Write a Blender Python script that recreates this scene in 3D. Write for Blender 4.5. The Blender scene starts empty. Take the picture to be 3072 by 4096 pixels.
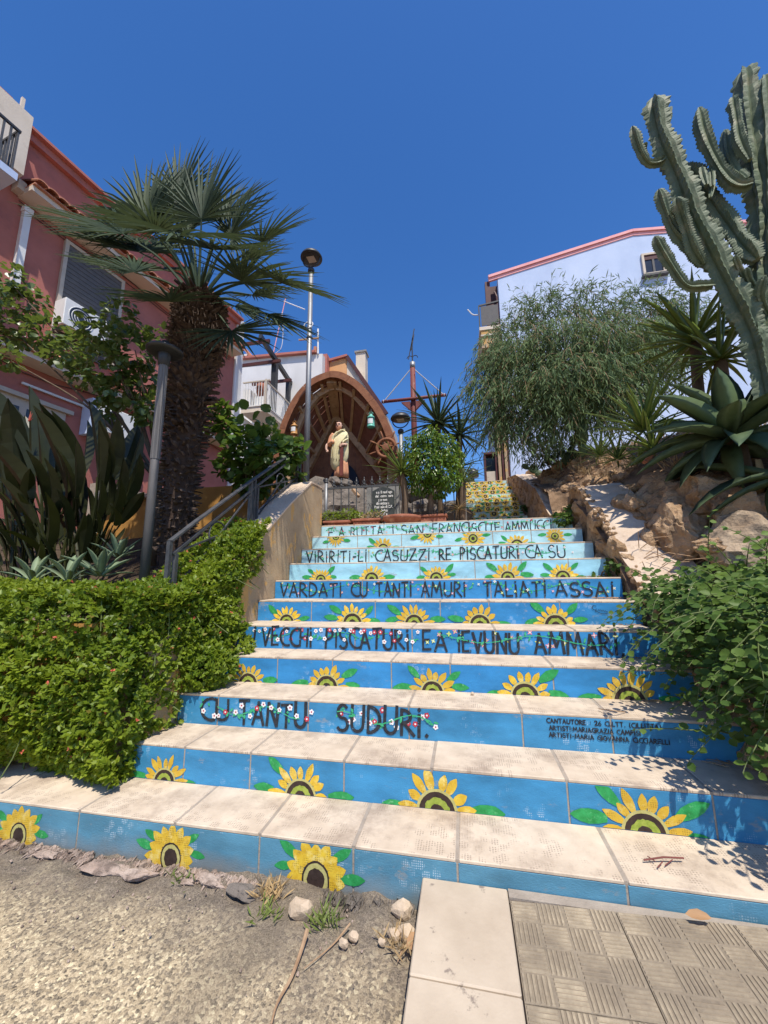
import bpy, bmesh, math, random
import numpy as np
from mathutils import Matrix, Vector, noise as mnoise

random.seed(7)
rng = np.random.default_rng(11)
SC = bpy.context.scene
COL = SC.collection
rad = math.radians

# ------------------------------------------------------------------ camera, sky, sun, exposure
EYE = 1.2
PITCH, YAW, ROLL, FPX = 9.763, 11.461, -0.5896, 1538.0


def cam_axes():
    p, a, r = rad(PITCH), rad(YAW), rad(ROLL)
    F = np.array([-math.sin(a) * math.cos(p), math.cos(a) * math.cos(p), math.sin(p)])
    Rt = np.array([math.cos(a), math.sin(a), 0])
    U = np.cross(Rt, F)
    return Rt * math.cos(r) + U * math.sin(r), -Rt * math.sin(r) + U * math.cos(r), F


AX = cam_axes()
cd = bpy.data.cameras.new('camera')
cam = bpy.data.objects.new('camera', cd)
COL.objects.link(cam)
cd.sensor_fit = 'VERTICAL'
cd.sensor_height = 36
cd.lens = 36 * FPX / 4096
cd.clip_start = 0.05
cd.clip_end = 2000
cam.matrix_world = Matrix(((AX[0][0], AX[1][0], -AX[2][0], 0), (AX[0][1], AX[1][1], -AX[2][1], 0),
                           (AX[0][2], AX[1][2], -AX[2][2], EYE), (0, 0, 0, 1)))
SC.camera = cam

SUN = Vector((0.20, -0.41, 0.873)).normalized()
world = bpy.data.worlds.new('World')
SC.world = world
world.use_nodes = True
wn = world.node_tree
bgn = wn.nodes['Background']
sky = wn.nodes.new('ShaderNodeTexSky')
sky.sky_type = 'NISHITA'
sky.sun_disc = False
sky.sun_elevation = math.asin(SUN.z)
sky.sun_rotation = math.atan2(SUN.x, SUN.y)
sky.altitude = 300
sky.air_density = 1.0
sky.dust_density = 0.5
sky.ozone_density = 3.5
hsv = wn.nodes.new('ShaderNodeHueSaturation')
hsv.inputs['Saturation'].default_value = 1.28
hsv.inputs['Hue'].default_value = 0.508
wn.links.new(sky.outputs[0], hsv.inputs['Color'])
wn.links.new(hsv.outputs[0], bgn.inputs[0])
bgn.inputs[1].default_value = 0.145
sl = bpy.data.lights.new('sun', 'SUN')
sl.energy = 4.2
sl.angle = rad(0.53)
sl.color = (1.0, 0.93, 0.82)
so = bpy.data.objects.new('sun', sl)
COL.objects.link(so)
so.rotation_euler = (-SUN).to_track_quat('-Z', 'Y').to_euler()
so.location = (4, -6, 14)
SC.view_settings.view_transform = 'Standard'
SC.view_settings.look = 'None'
SC.view_settings.exposure = 0.38
SC.view_settings.gamma = 1
SC.view_settings.use_curve_mapping = False


# ------------------------------------------------------------------ geometry helpers
def ray(x, y):
    return (x - 1536) / FPX * AX[0] - (y - 2048) / FPX * AX[1] + AX[2]


C0 = np.array([0, 0, EYE])


def at(x, y, Y):                       # photo pixel at the place Y metres up the stairs
    d = ray(x, y)
    return d * (Y / d[1]) + C0


def atx(x, y, X):
    d = ray(x, y)
    return d * (X / d[0]) + C0


def atz(x, y, z):
    d = ray(x, y)
    return d * ((z - EYE) / d[2]) + C0


def lin(c):
    return tuple(((v / 255) / 12.92 if v / 255 <= .04045 else ((v / 255 + .055) / 1.055) ** 2.4) for v in c)


class MB:
    def __init__(s):
        s.v, s.f, s.m = [], [], []

    def add(s, vs, fs, mi=0):
        b = len(s.v)
        s.v.extend([tuple(map(float, p)) for p in vs])
        s.f.extend([tuple(i + b for i in f) for f in fs])
        s.m.extend([mi] * len(fs))
        return s

    def box(s, lo, hi, mi=0, R=None, o=(0, 0, 0)):
        x0, y0, z0 = lo
        x1, y1, z1 = hi
        vs = [(x0, y0, z0), (x1, y0, z0), (x1, y1, z0), (x0, y1, z0), (x0, y0, z1), (x1, y0, z1), (x1, y1, z1), (x0, y1, z1)]
        if R is not None:
            vs = [tuple(np.array(R) @ np.array(p) + np.array(o)) for p in vs]
        return s.add(vs, [(0, 3, 2, 1), (4, 5, 6, 7), (0, 1, 5, 4), (1, 2, 6, 5), (2, 3, 7, 6), (3, 0, 4, 7)], mi)

    def beam(s, a, b, w, h, mi=0, up=(0, 0, 1)):
        a, b = np.array(a, float), np.array(b, float)
        d = b - a
        L = np.linalg.norm(d)
        d = d / L
        u = np.array(up, float)
        if abs(d @ u) > .98:
            u = np.array((1., 0, 0))
        sd = np.cross(d, u)
        sd /= np.linalg.norm(sd)
        u = np.cross(sd, d)
        return s.box((-w / 2, 0, -h / 2), (w / 2, L, h / 2), mi, np.stack([sd, d, u], 1), a)

    def tube(s, pts, rs, n=8, mi=0, cap=True, star=None):
        pts = [np.array(p, float) for p in pts]
        if not hasattr(rs, '__len__'):
            rs = [rs] * len(pts)
        base = len(s.v)
        prev = None
        vs = []
        for i, p in enumerate(pts):
            d = pts[min(i + 1, len(pts) - 1)] - pts[max(i - 1, 0)]
            d = d / (np.linalg.norm(d) + 1e-9)
            if prev is None:
                u = np.cross(d, (0, 0, 1.))
                if np.linalg.norm(u) < .05:
                    u = np.cross(d, (0, 1., 0))
            else:
                u = prev - d * (prev @ d)
            u /= np.linalg.norm(u)
            prev = u
            w = np.cross(d, u)
            for k in range(n):
                a = 2 * math.pi * k / n
                r = rs[i] * (star[k % len(star)] if star else 1)
                vs.append(p + u * math.cos(a) * r + w * math.sin(a) * r)
        fs = []
        for i in range(len(pts) - 1):
            for k in range(n):
                k2 = (k + 1) % n
                fs.append((i * n + k, i * n + k2, (i + 1) * n + k2, (i + 1) * n + k))
        if cap:
            fs.append(tuple(range(n))[::-1])
            fs.append(tuple((len(pts) - 1) * n + k for k in range(n)))
        return s.add(vs, fs, mi)

    def lathe(s, prof, n=20, o=(0, 0, 0), mi=0, R=None, sx=1, sy=1):
        vs, fs = [], []
        for r, z in prof:
            for k in range(n):
                a = 2 * math.pi * k / n
                p = np.array((r * math.cos(a) * sx, r * math.sin(a) * sy, z))
                if R is not None:
                    p = np.array(R) @ p
                vs.append(p + np.array(o))
        for i in range(len(prof) - 1):
            for k in range(n):
                k2 = (k + 1) % n
                fs.append((i * n + k, i * n + k2, (i + 1) * n + k2, (i + 1) * n + k))
        fs.append(tuple(range(n))[::-1])
        fs.append(tuple((len(prof) - 1) * n + k for k in range(n)))
        return s.add(vs, fs, mi)

    def torus(s, o, R, r, U, W, n=28, m=8, mi=0, a0=0., a1=2 * math.pi):
        U, W = np.array(U, float), np.array(W, float)
        full = abs(a1 - a0 - 2 * math.pi) < 1e-6
        N = np.cross(U, W)
        vs, fs = [], []
        cnt = n if full else n + 1
        for i in range(cnt):
            a = a0 + (a1 - a0) * i / n
            c = U * math.cos(a) + W * math.sin(a)
            for k in range(m):
                b = 2 * math.pi * k / m
                vs.append(np.array(o) + c * (R + r * math.cos(b)) + N * r * math.sin(b))
        for i in range(n):
            i2 = (i + 1) % cnt
            for k in range(m):
                k2 = (k + 1) % m
                fs.append((i * m + k, i2 * m + k, i2 * m + k2, i * m + k2))
        return s.add(vs, fs, mi)

    def build(s, name, mats, parent=None, smooth=False, bevel=0):
        me = bpy.data.meshes.new(name)
        me.from_pydata(s.v, [], s.f)
        if not isinstance(mats, (list, tuple)):
            mats = [mats]
        for m in mats:
            me.materials.append(m)
        if len(mats) > 1:
            me.polygons.foreach_set('material_index', s.m)
        if bevel:
            bm = bmesh.new()
            bm.from_mesh(me)
            bmesh.ops.bevel(bm, geom=bm.edges[:], offset=bevel, segments=1, affect='EDGES', clamp_overlap=True)
            bm.to_mesh(me)
            bm.free()
        if smooth:
            me.polygons.foreach_set('use_smooth', [True] * len(me.polygons))
        me.update()
        return link(name, me, parent)


def link(name, me, parent=None, mw=None):
    o = bpy.data.objects.new(name, me)
    COL.objects.link(o)
    if parent is not None:
        o.parent = parent
        o.matrix_parent_inverse = Matrix.Translation(-parent.location) if parent.parent is None else Matrix.Identity(4)
    if mw is not None:
        o.matrix_basis = mw
    return o


def sub(o, parent):                    # make an object that carries a world-space mesh a sub-part of a part
    o.parent = parent
    o.matrix_parent_inverse = Matrix.Identity(4)
    return o


def tag(o, label=None, cat=None, group=None, kind=None):
    if label: o['label'] = label
    if cat: o['category'] = cat
    if group: o['group'] = group
    if kind: o['kind'] = kind
    return o


def thing(name, loc, label, cat, group=None):
    o = bpy.data.objects.new(name, None)
    o.empty_display_size = .1
    COL.objects.link(o)
    o.location = Vector([float(c) for c in loc])
    return tag(o, label, cat, group)


def basis(d, up=(0, 0, 1)):            # columns: side, direction, normal
    d = np.array(d, float)
    d /= np.linalg.norm(d)
    u = np.array(up, float)
    if abs(d @ u) > .97:
        u = np.array((.3, -1., .1))
    s = np.cross(d, u)
    s /= np.linalg.norm(s)
    n = np.cross(s, d)
    return np.stack([s, d, n], 1)


def mat4(Rm, o, sc=1.0):
    Rm = np.array(Rm) * sc
    return Matrix(((Rm[0][0], Rm[0][1], Rm[0][2], o[0]), (Rm[1][0], Rm[1][1], Rm[1][2], o[1]), (Rm[2][0], Rm[2][1], Rm[2][2], o[2]), (0, 0, 0, 1)))


def spline(pts, n=6):
    pts = [np.array(p, float) for p in pts]
    P = [pts[0] * 2 - pts[1]] + pts + [pts[-1] * 2 - pts[-2]]
    out = []
    for i in range(1, len(P) - 2):
        for k in range(n):
            t = k / n
            a, b, c, d = P[i - 1], P[i], P[i + 1], P[i + 2]
            out.append(.5 * (2 * b + (c - a) * t + (2 * a - 5 * b + 4 * c - d) * t * t + (3 * b - a - 3 * c + d) * t ** 3))
    out.append(pts[-1])
    return out


# ------------------------------------------------------------------ materials
def _new(name):
    m = bpy.data.materials.new(name)
    m.use_nodes = True
    nt = m.node_tree
    return m, nt, nt.nodes['Principled BSDF']


def node(nt, t, **kw):
    n = nt.nodes.new(t)
    for k, v in kw.items():
        if k.startswith('i_'):
            n.inputs[int(k[2:]) if k[2:].isdigit() else k[2:]].default_value = v
        else:
            setattr(n, k, v)
    return n


def ramp(nt, fac, stops):
    r = nt.nodes.new('ShaderNodeValToRGB')
    el = r.color_ramp.elements
    while len(el) < len(stops):
        el.new(.5)
    for e, (p, c) in zip(el, stops):
        e.position = p
        e.color = (*c, 1) if len(c) == 3 else c
    nt.links.new(fac, r.inputs[0])
    return r.outputs[0]


def mixc(nt, fac, a, b):
    n = nt.nodes.new('ShaderNodeMix')
    n.data_type = 'RGBA'
    for s, v in ((0, fac), (6, a), (7, b)):
        if isinstance(v, (tuple, list)):
            n.inputs[s].default_value = (*v[:3], 1)
        elif isinstance(v, (int, float)):
            n.inputs[s].default_value = v
        else:
            nt.links.new(v, n.inputs[s])
    return n.outputs[2]


def pos(nt, scale=None):
    g = nt.nodes.new('ShaderNodeNewGeometry')
    if scale is None:
        return g.outputs['Position']
    v = nt.nodes.new('ShaderNodeVectorMath')
    v.operation = 'MULTIPLY'
    nt.links.new(g.outputs['Position'], v.inputs[0])
    v.inputs[1].default_value = scale
    return v.outputs[0]


def nz(nt, vec, scale, detail=5, rough=.6):
    n = node(nt, 'ShaderNodeTexNoise', i_Scale=scale, i_Detail=detail, i_Roughness=rough)
    nt.links.new(vec, n.inputs['Vector'])
    return n.outputs['Fac']


def mth(nt, op, a, b=None):
    n = nt.nodes.new('ShaderNodeMath')
    n.operation = op
    for i, v in enumerate((a, b)):
        if v is None: continue
        if isinstance(v, (int, float)):
            n.inputs[i].default_value = v
        else:
            nt.links.new(v, n.inputs[i])
    return n.outputs[0]


def pm(name, c1, c2=None, s=6, c3=None, s3=2, t3=(.5, .62), rough=.85, bump=.3, bs=60, bd=.01, spec=.3, st=None, metal=0, post=None, st3=None):
    m, nt, b = _new(name)
    c2 = c2 or tuple(min(1, v * 1.25) for v in c1)
    v = pos(nt, st)
    col = ramp(nt, nz(nt, v, s), [(.3, c1), (.7, c2)])
    if c3:
        v3 = pos(nt, st3 or st)
        f = ramp(nt, nz(nt, v3, s3, 7, .65), [(t3[0], (0, 0, 0)), (t3[1], (1, 1, 1))])
        col = mixc(nt, f, col, c3)
    if post:
        col = post(nt, col)
    nt.links.new(col, b.inputs['Base Color'])
    b.inputs['Roughness'].default_value = rough
    b.inputs['Specular IOR Level'].default_value = spec
    b.inputs['Metallic'].default_value = metal
    if bump:
        bn = node(nt, 'ShaderNodeBump', i_Strength=bump, i_Distance=bd)
        nt.links.new(nz(nt, pos(nt, st), bs, 6, .65), bn.inputs['Height'])
        nt.links.new(bn.outputs[0], b.inputs['Normal'])
    return m


def leafmat(name, c1, c2, trans=.3, rough=.45, c3=None, p3=.93, spec=.35, tcol=None):
    m, nt, b = _new(name)
    g = nt.nodes.new('ShaderNodeNewGeometry')
    stops = [(0., c1), (p3 - .02, c2)]
    if c3: stops.append((p3, c3))
    col = ramp(nt, g.outputs['Random Per Island'], stops)
    nm = nz(nt, g.outputs['Position'], 18, 3)
    col = mixc(nt, ramp(nt, nm, [(.35, (0, 0, 0)), (.7, (.5, .5, .5))]), col, tuple(v * .55 for v in c1))
    nl = nz(nt, g.outputs['Position'], 2.3, 4)
    col = mixc(nt, ramp(nt, nl, [(.42, (0, 0, 0)), (.62, (.55, .55, .55))]), col, (c2[0] * 1.25, c2[1] * 1.12, c2[2] * .9))
    nt.links.new(col, b.inputs['Base Color'])
    b.inputs['Roughness'].default_value = rough
    b.inputs['Specular IOR Level'].default_value = spec
    t = nt.nodes.new('ShaderNodeBsdfTranslucent')
    tc = mixc(nt, .5, col, tcol or tuple(min(1, v * 1.6) for v in c2))
    nt.links.new(tc, t.inputs[0])
    mx = nt.nodes.new('ShaderNodeMixShader')
    mx.inputs[0].default_value = trans
    nt.links.new(b.outputs[0], mx.inputs[1])
    nt.links.new(t.outputs[0], mx.inputs[2])
    nt.links.new(mx.outputs[0], nt.nodes['Material Output'].inputs[0])
    return m


def dotmask(nt, axes, pitch, gp, dens):
    g = nt.nodes.new('ShaderNodeNewGeometry')
    sp = nt.nodes.new('ShaderNodeSeparateXYZ')
    nt.links.new(g.outputs['Position'], sp.inputs[0])
    cb = nt.nodes.new('ShaderNodeCombineXYZ')
    nt.links.new(sp.outputs[axes[0]], cb.inputs[0])
    nt.links.new(sp.outputs[axes[1]], cb.inputs[1])
    v1 = node(nt, 'ShaderNodeTexVoronoi', voronoi_dimensions='2D', i_Scale=1 / pitch, i_Randomness=.12)
    nt.links.new(cb.outputs[0], v1.inputs['Vector'])
    d = ramp(nt, v1.outputs['Distance'], [(.26, (1, 1, 1)), (.36, (0, 0, 0))])
    v2 = node(nt, 'ShaderNodeTexVoronoi', voronoi_dimensions='2D', i_Scale=1 / gp, i_Randomness=.75)
    nt.links.new(cb.outputs[0], v2.inputs['Vector'])
    g1 = ramp(nt, v2.outputs['Distance'], [(.36, (1, 1, 1)), (.42, (0, 0, 0))])
    n2 = nz(nt, cb.outputs[0], 4, 4)
    g2 = ramp(nt, n2, [(dens, (0, 0, 0)), (dens + .06, (1, 1, 1))])
    return mth(nt, 'MULTIPLY', mth(nt, 'MULTIPLY', d, g1), g2)


def riser_mat(name, c):
    def post0(nt, col):
        col = mixc(nt, mth(nt, 'MULTIPLY', dotmask(nt, (0, 2), .008, .042, .56), .6), col, (.62, .72, .78))
        w = ramp(nt, nz(nt, pos(nt, (1, 1, 2.2)), 5, 8, .75), [(.60, (0, 0, 0)), (.68, (.75, .75, .75))])
        return mixc(nt, w, col, (.30, .29, .27))
    post = dusty_post(post0) if 'dusty' in name else post0
    return pm(name, tuple(v * .70 for v in c), tuple(min(1, v * 1.18) for v in c), s=6, st=(.7, 1, 1.6), rough=.55, bump=.35, bs=140, bd=.004, post=post)


def dusty_post(base):
    def post(nt, col):
        col = base(nt, col)
        sp = nt.nodes.new('ShaderNodeSeparateXYZ')
        p = pos(nt)
        nt.links.new(p, sp.inputs[0])
        h = mth(nt, 'ADD', sp.outputs[2], mth(nt, 'MULTIPLY', nz(nt, p, 5, 6), .16))
        mr = node(nt, 'ShaderNodeMapRange', i_1=.17, i_2=.06)
        nt.links.new(h, mr.inputs[0])
        return mixc(nt, mth(nt, 'MULTIPLY', mr.outputs[0], .8), col, (.26, .225, .18))
    return post


def tread_post(nt, col):
    col = mixc(nt, mth(nt, 'MULTIPLY', dotmask(nt, (0, 1), .0105, .05, .47), .62), col, (.23, .17, .13))
    w = ramp(nt, nz(nt, pos(nt), 3.3, 9, .72), [(.50, (0, 0, 0)), (.66, (.66, .66, .66))])
    return mixc(nt, w, col, (.27, .20, .15))


M = {}
M['tread'] = pm('stone_tread', (.50, .40, .295), (.68, .565, .43), s=7, rough=.8, bump=.4, bs=90, bd=.004, post=tread_post)
M['mortar'] = pm('mortar', (.30, .25, .20), (.40, .34, .275), s=14, rough=.95, bump=.5)
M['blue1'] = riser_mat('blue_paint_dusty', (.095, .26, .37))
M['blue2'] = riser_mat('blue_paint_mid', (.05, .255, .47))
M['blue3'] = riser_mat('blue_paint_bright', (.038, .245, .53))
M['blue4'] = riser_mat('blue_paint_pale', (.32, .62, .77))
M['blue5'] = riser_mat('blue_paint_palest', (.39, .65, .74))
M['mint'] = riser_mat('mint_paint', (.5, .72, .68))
M['black'] = pm('black_brush_paint', (.010, .012, .016), (.04, .045, .055), s=50, c3=(.05, .19, .34), s3=38, t3=(.62, .68), rough=.55, bump=.1)
M['petal'] = pm('yellow_petal_paint', (.62, .36, .02), (.86, .62, .06), s=28, c3=(.9, .78, .3), s3=22, t3=(.52, .7), rough=.55, bump=.3, bs=200, bd=.003, post=lambda nt, col: mixc(nt, ramp(nt, nz(nt, pos(nt), 55, 6, .7), [(.62, (0, 0, 0)), (.68, (.8, .8, .8))]), mixc(nt, mth(nt, 'MULTIPLY', dotmask(nt, (0, 2), .008, .042, .46), .55), mixc(nt, ramp(nt, nt.nodes.new('ShaderNodeObjectInfo').outputs['Random'], [(0, (0, 0, 0)), (1, (.6, .6, .6))]), col, (.5, .31, .04)), (.2, .12, .02)), (.32, .25, .08)))
M['leafp'] = pm('green_leaf_paint', (.018, .22, .05), (.04, .38, .11), s=30, c3=(.2, .55, .25), s3=40, t3=(.58, .75), rough=.55, bump=.2)
M['olive'] = pm('olive_ring_paint', (.42, .38, .12), (.55, .5, .2), s=40, rough=.6, bump=.2)
M['brownp'] = pm('brown_disc_paint', (.028, .017, .014), (.06, .038, .03), s=40, rough=.6, bump=.2)
M['limep'] = pm('lime_disc_paint', (.2, .28, .03), (.38, .44, .08), s=60, rough=.6, bump=.2)
M['whitep'] = pm('white_paint', (.75, .74, .72), (.85, .84, .82), rough=.6, bump=0)
M['redp'] = pm('red_paint', (.42, .03, .05), (.55, .06, .09), rough=.6, bump=0)
M['pinkp'] = pm('pink_paint', (.65, .25, .32), (.75, .38, .42), rough=.6, bump=0)
M['limef'] = pm('lime_paint', (.5, .6, .1), (.65, .7, .2), rough=.6, bump=0)
M['vinep'] = pm('vine_paint', (.03, .33, .14), (.07, .45, .22), s=30, rough=.6, bump=0)

M['stucco'] = pm('tan_stucco', (.34, .24, .145), (.48, .36, .225), s=5, c3=(.55, .33, .12), s3=5.2, t3=(.565, .585), rough=.95, bump=.5, bs=70, bd=.01, st3=(1, 1, .6))
M['ochre'] = pm('ochre_stucco', (.4, .2, .05), (.52, .28, .08), s=3, c3=(.33, .24, .15), s3=2.2, t3=(.58, .66), rough=.95, bump=.5, bs=60)
M['pinkw'] = pm('salmon_pink_wall', (.38, .135, .105), (.47, .175, .14), s=1.6, c3=(.31, .125, .105), s3=2.2, t3=(.5, .72), rough=.95, bump=.25, bs=50, bd=.006)
M['cream'] = pm('cream_wall', (.62, .53, .42), (.7, .61, .5), s=2, c3=(.45, .38, .3), s3=1.4, t3=(.58, .75), rough=.9, bump=.25, bs=40)
M['white'] = pm('white_wall', (.62, .6, .58), (.74, .72, .7), s=1.2, c3=(.48, .46, .43), s3=.9, t3=(.58, .8), rough=.9, bump=.2, bs=30, st=(1, 1, .5))
M['bluew'] = pm('pale_blue_wall', (.46, .56, .75), (.56, .65, .83), s=1.1, c3=(.42, .51, .70), s3=.7, t3=(.5, .75), rough=.9, bump=.2, bs=25, st=(1, 1, .6))
M['pinkt'] = pm('pink_trim', (.78, .34, .34), (.85, .43, .42), s=3, rough=.7, bump=.1)
M['orange'] = pm('orange_wall', (.62, .31, .13), (.7, .38, .18), s=2, rough=.9, bump=.2)
M['terra'] = pm('terracotta', (.25, .085, .05), (.36, .14, .085), s=12, c3=(.5, .3, .2), s3=7, t3=(.58, .72), rough=.85, bump=.3)
M['rtile'] = pm('roof_tile_clay', (.42, .16, .09), (.55, .26, .16), s=9, rough=.85, bump=.3)
M['iron'] = pm('grey_iron', (.06, .062, .065), (.12, .122, .125), s=14, c3=(.18, .12, .08), s3=18, t3=(.6, .7), rough=.55, bump=.2, bs=120, bd=.002, metal=.35, spec=.5)
M['steel'] = pm('galvanised_pole', (.22, .225, .23), (.32, .325, .33), s=5, c3=(.15, .13, .11), s3=6, t3=(.58, .75), rough=.5, bump=.1, metal=.55, spec=.5, st=(1, 1, .3))
M['rpost'] = pm('weathered_post', (.10, .096, .094), (.18, .168, .158), s=8, c3=(.16, .11, .08), s3=5, t3=(.58, .7), rough=.6, bump=.2, metal=.2, st=(1, 1, .25))
M['dark'] = pm('dark_metal', (.018, .019, .021), (.035, .036, .038), s=12, rough=.45, bump=.1, spec=.5)
M['glassd'] = pm('dark_window', (.02, .024, .03), (.04, .045, .055), s=2, rough=.12, bump=0, spec=.6)
M['shutter'] = pm('grey_shutter', (.105, .1, .1), (.13, .125, .12), s=9, rough=.7, bump=.15)
M['beige'] = pm('beige_frame', (.45, .39, .31), (.52, .46, .38), rough=.7, bump=.1)
M['plastic'] = pm('white_plastic', (.68, .68, .66), (.76, .76, .74), s=4, rough=.5, bump=.05)
M['brownm'] = pm('brown_metal', (.07, .022, .022), (.1, .035, .03), s=5, rough=.5, bump=.1)
M['redwood'] = pm('red_mast_paint', (.15, .042, .034), (.22, .065, .05), s=7, c3=(.5, .42, .38), s3=9, t3=(.66, .7), rough=.6, bump=.3, st=(1, 1, .2))
M['wood'] = pm('arch_wood', (.2, .075, .035), (.3, .125, .06), s=9, c3=(.12, .05, .03), s3=6, t3=(.55, .75), rough=.7, bump=.4, bs=40)
M['wood2'] = pm('rib_wood', (.45, .27, .14), (.58, .38, .22), s=8, c3=(.18, .1, .05), s3=7, t3=(.55, .75), rough=.75, bump=.4, bs=40)
M['plank'] = pm('hull_plank', (.18, .07, .046), (.27, .115, .07), s=7, rough=.75, bump=.4, bs=40)
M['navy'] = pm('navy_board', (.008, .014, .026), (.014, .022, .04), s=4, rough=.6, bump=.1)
M['slate'] = pm('slate_plaque', (.035, .045, .045), (.07, .08, .078), s=6, rough=.6, bump=.3)
M['slatef'] = pm('stone_plaque_frame', (.2, .2, .19), (.32, .31, .29), s=8, rough=.9, bump=.5)
M['robe'] = pm('cream_robe', (.66, .58, .33), (.8, .71, .43), s=6, c3=(.42, .4, .22), s3=5, t3=(.55, .75), rough=.6, bump=.2)
M['tunic'] = pm('orange_tunic', (.6, .27, .15), (.7, .36, .2), s=6, rough=.6, bump=.2)
M['skin'] = pm('painted_skin', (.66, .4, .29), (.74, .48, .36), s=10, rough=.6, bump=.1)
M['hair'] = pm('brown_hair', (.05, .022, .014), (.08, .035, .02), s=30, rough=.7, bump=.4)
M['beard'] = pm('auburn_beard', (.3, .12, .06), (.4, .18, .1), s=40, rough=.7, bump=.5)
M['lamp_o'] = pm('orange_lantern', (.42, .2, .06), (.5, .26, .09), s=12, rough=.45, bump=.1)
M['lamp_g'] = pm('green_lantern', (.12, .42, .33), (.17, .5, .4), s=12, rough=.45, bump=.1)
M['rope'] = pm('pale_rope', (.42, .4, .37), (.55, .53, .5), s=30, rough=.9, bump=.3)
M['panel'] = pm('lamp_diffuser', (.5, .42, .33), (.56, .48, .4), rough=.4, bump=0)
M['rock'] = pm('limestone', (.36, .215, .11), (.60, .42, .26), s=6.5, c3=(.13, .085, .05), s3=9, t3=(.57, .68), rough=.95, bump=1., bs=22, bd=.06)
M['rockg'] = pm('grey_limestone', (.30, .215, .14), (.48, .37, .255), s=4, c3=(.1, .085, .07), s3=6, t3=(.5, .66), rough=.95, bump=.9, bs=18, bd=.03)
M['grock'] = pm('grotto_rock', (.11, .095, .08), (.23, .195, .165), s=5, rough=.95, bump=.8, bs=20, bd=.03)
M['cap'] = pm('lime_mortar_cap', (.5, .385, .285), (.62, .5, .385), s=5, c3=(.36, .26, .18), s3=6, t3=(.55, .7), rough=.95, bump=.7, bs=50, bd=.012)
M['soil'] = pm('dry_soil', (.17, .105, .06), (.3, .2, .125), s=9, c3=(.1, .065, .04), s3=6, t3=(.5, .65), rough=1, bump=.9, bs=45, bd=.02)
M['dsoil'] = pm('dark_soil', (.05, .035, .022), (.1, .07, .045), s=9, rough=1, bump=.8, bs=45, bd=.02)
M['bark'] = pm('bark', (.09, .06, .04), (.17, .12, .08), s=14, rough=.95, bump=.8, bs=40, st=(1, 1, .3))
M['palmb'] = pm('palm_trunk', (.035, .022, .016), (.075, .048, .035), s=14, rough=.95, bump=.9, bs=40)
M['stub'] = pm('palm_leaf_base', (.04, .026, .02), (.14, .10, .075), s=16, c3=(.05, .03, .02), s3=14, t3=(.5, .7), rough=.9, bump=.6, bs=60)
M['twig'] = pm('dry_twig', (.3, .18, .1), (.45, .31, .19), s=20, rough=.9, bump=.3)
M['pebble'] = pm('pale_stone', (.46, .35, .24), (.6, .48, .35), s=12, rough=.9, bump=.5, bs=50)
M['dryleaf'] = leafmat('dry_leaf', (.36, .2, .1), (.5, .32, .18), trans=.2, rough=.7)

L = {}
L['palm'] = leafmat('palm_leaf', (.032, .056, .036), (.075, .11, .065), trans=.16, rough=.66, spec=.18, tcol=(.2, .25, .08))
L['hedge'] = leafmat('groundcover_leaf', (.095, .17, .015), (.26, .35, .034), trans=.44, rough=.42, spec=.35, c3=(.30, .20, .06), p3=.985, tcol=(.35, .45, .03))
L['flower'] = leafmat('coral_flower', (.6, .1, .07), (.72, .2, .14), trans=.3, rough=.5)
L['caper'] = leafmat('caper_leaf', (.045, .10, .02), (.12, .20, .042), trans=.28, rough=.5, spec=.22, tcol=(.22, .35, .06))
L['hib'] = leafmat('hibiscus_leaf', (.05, .10, .022), (.12, .18, .05), trans=.3, rough=.35, spec=.5, tcol=(.35, .45, .06))
L['strel'] = leafmat('strelitzia_leaf', (.02, .026, .008), (.042, .05, .016), trans=.25, rough=.4, spec=.4, c3=(.35, .16, .02), p3=.95, tcol=(.16, .22, .03))
L['agave'] = leafmat('agave_leaf', (.035, .07, .035), (.10, .15, .075), trans=.12, rough=.5, spec=.35, tcol=(.22, .3, .1))
L['agavep'] = leafmat('pale_agave_leaf', (.14, .22, .15), (.24, .32, .2), trans=.15, rough=.5)
L['yucca'] = leafmat('yucca_leaf', (.08, .14, .03), (.19, .26, .06), trans=.22, rough=.4, spec=.45, tcol=(.3, .4, .06))
L['yuccad'] = leafmat('dark_yucca_leaf', (.03, .06, .03), (.07, .11, .05), trans=.18, rough=.4, spec=.5, tcol=(.2, .28, .06))
L['acacia'] = leafmat('acacia_leaf', (.075, .135, .065), (.16, .235, .11), trans=.28, rough=.65, spec=.15, c3=(.16, .09, .05), p3=.96, tcol=(.3, .36, .12))
L['ficus'] = leafmat('ficus_leaf', (.035, .095, .012), (.11, .21, .025), trans=.33, rough=.28, spec=.55, tcol=(.4, .5, .05))
L['fig'] = leafmat('broad_shrub_leaf', (.035, .085, .016), (.10, .19, .035), trans=.3, rough=.4, tcol=(.35, .48, .05))
L['opuntia'] = leafmat('prickly_pear_pad', (.03, .06, .025), (.06, .1, .04), trans=.05, rough=.5)
L['grass'] = leafmat('weed_grass', (.09, .14, .03), (.2, .26, .07), trans=.25, rough=.6)
L['straw'] = leafmat('dry_straw', (.3, .2, .1), (.48, .36, .2), trans=.2, rough=.8)
M['cactus'] = pm('euphorbia_skin', (.08, .112, .065), (.15, .18, .105), s=5, c3=(.26, .25, .16), s3=9, t3=(.54, .72), rough=.6, bump=.4, bs=40, bd=.01)
M['stem'] = pm('green_stem', (.07, .10, .03), (.13, .16, .05), s=20, rough=.7, bump=.2)


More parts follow.
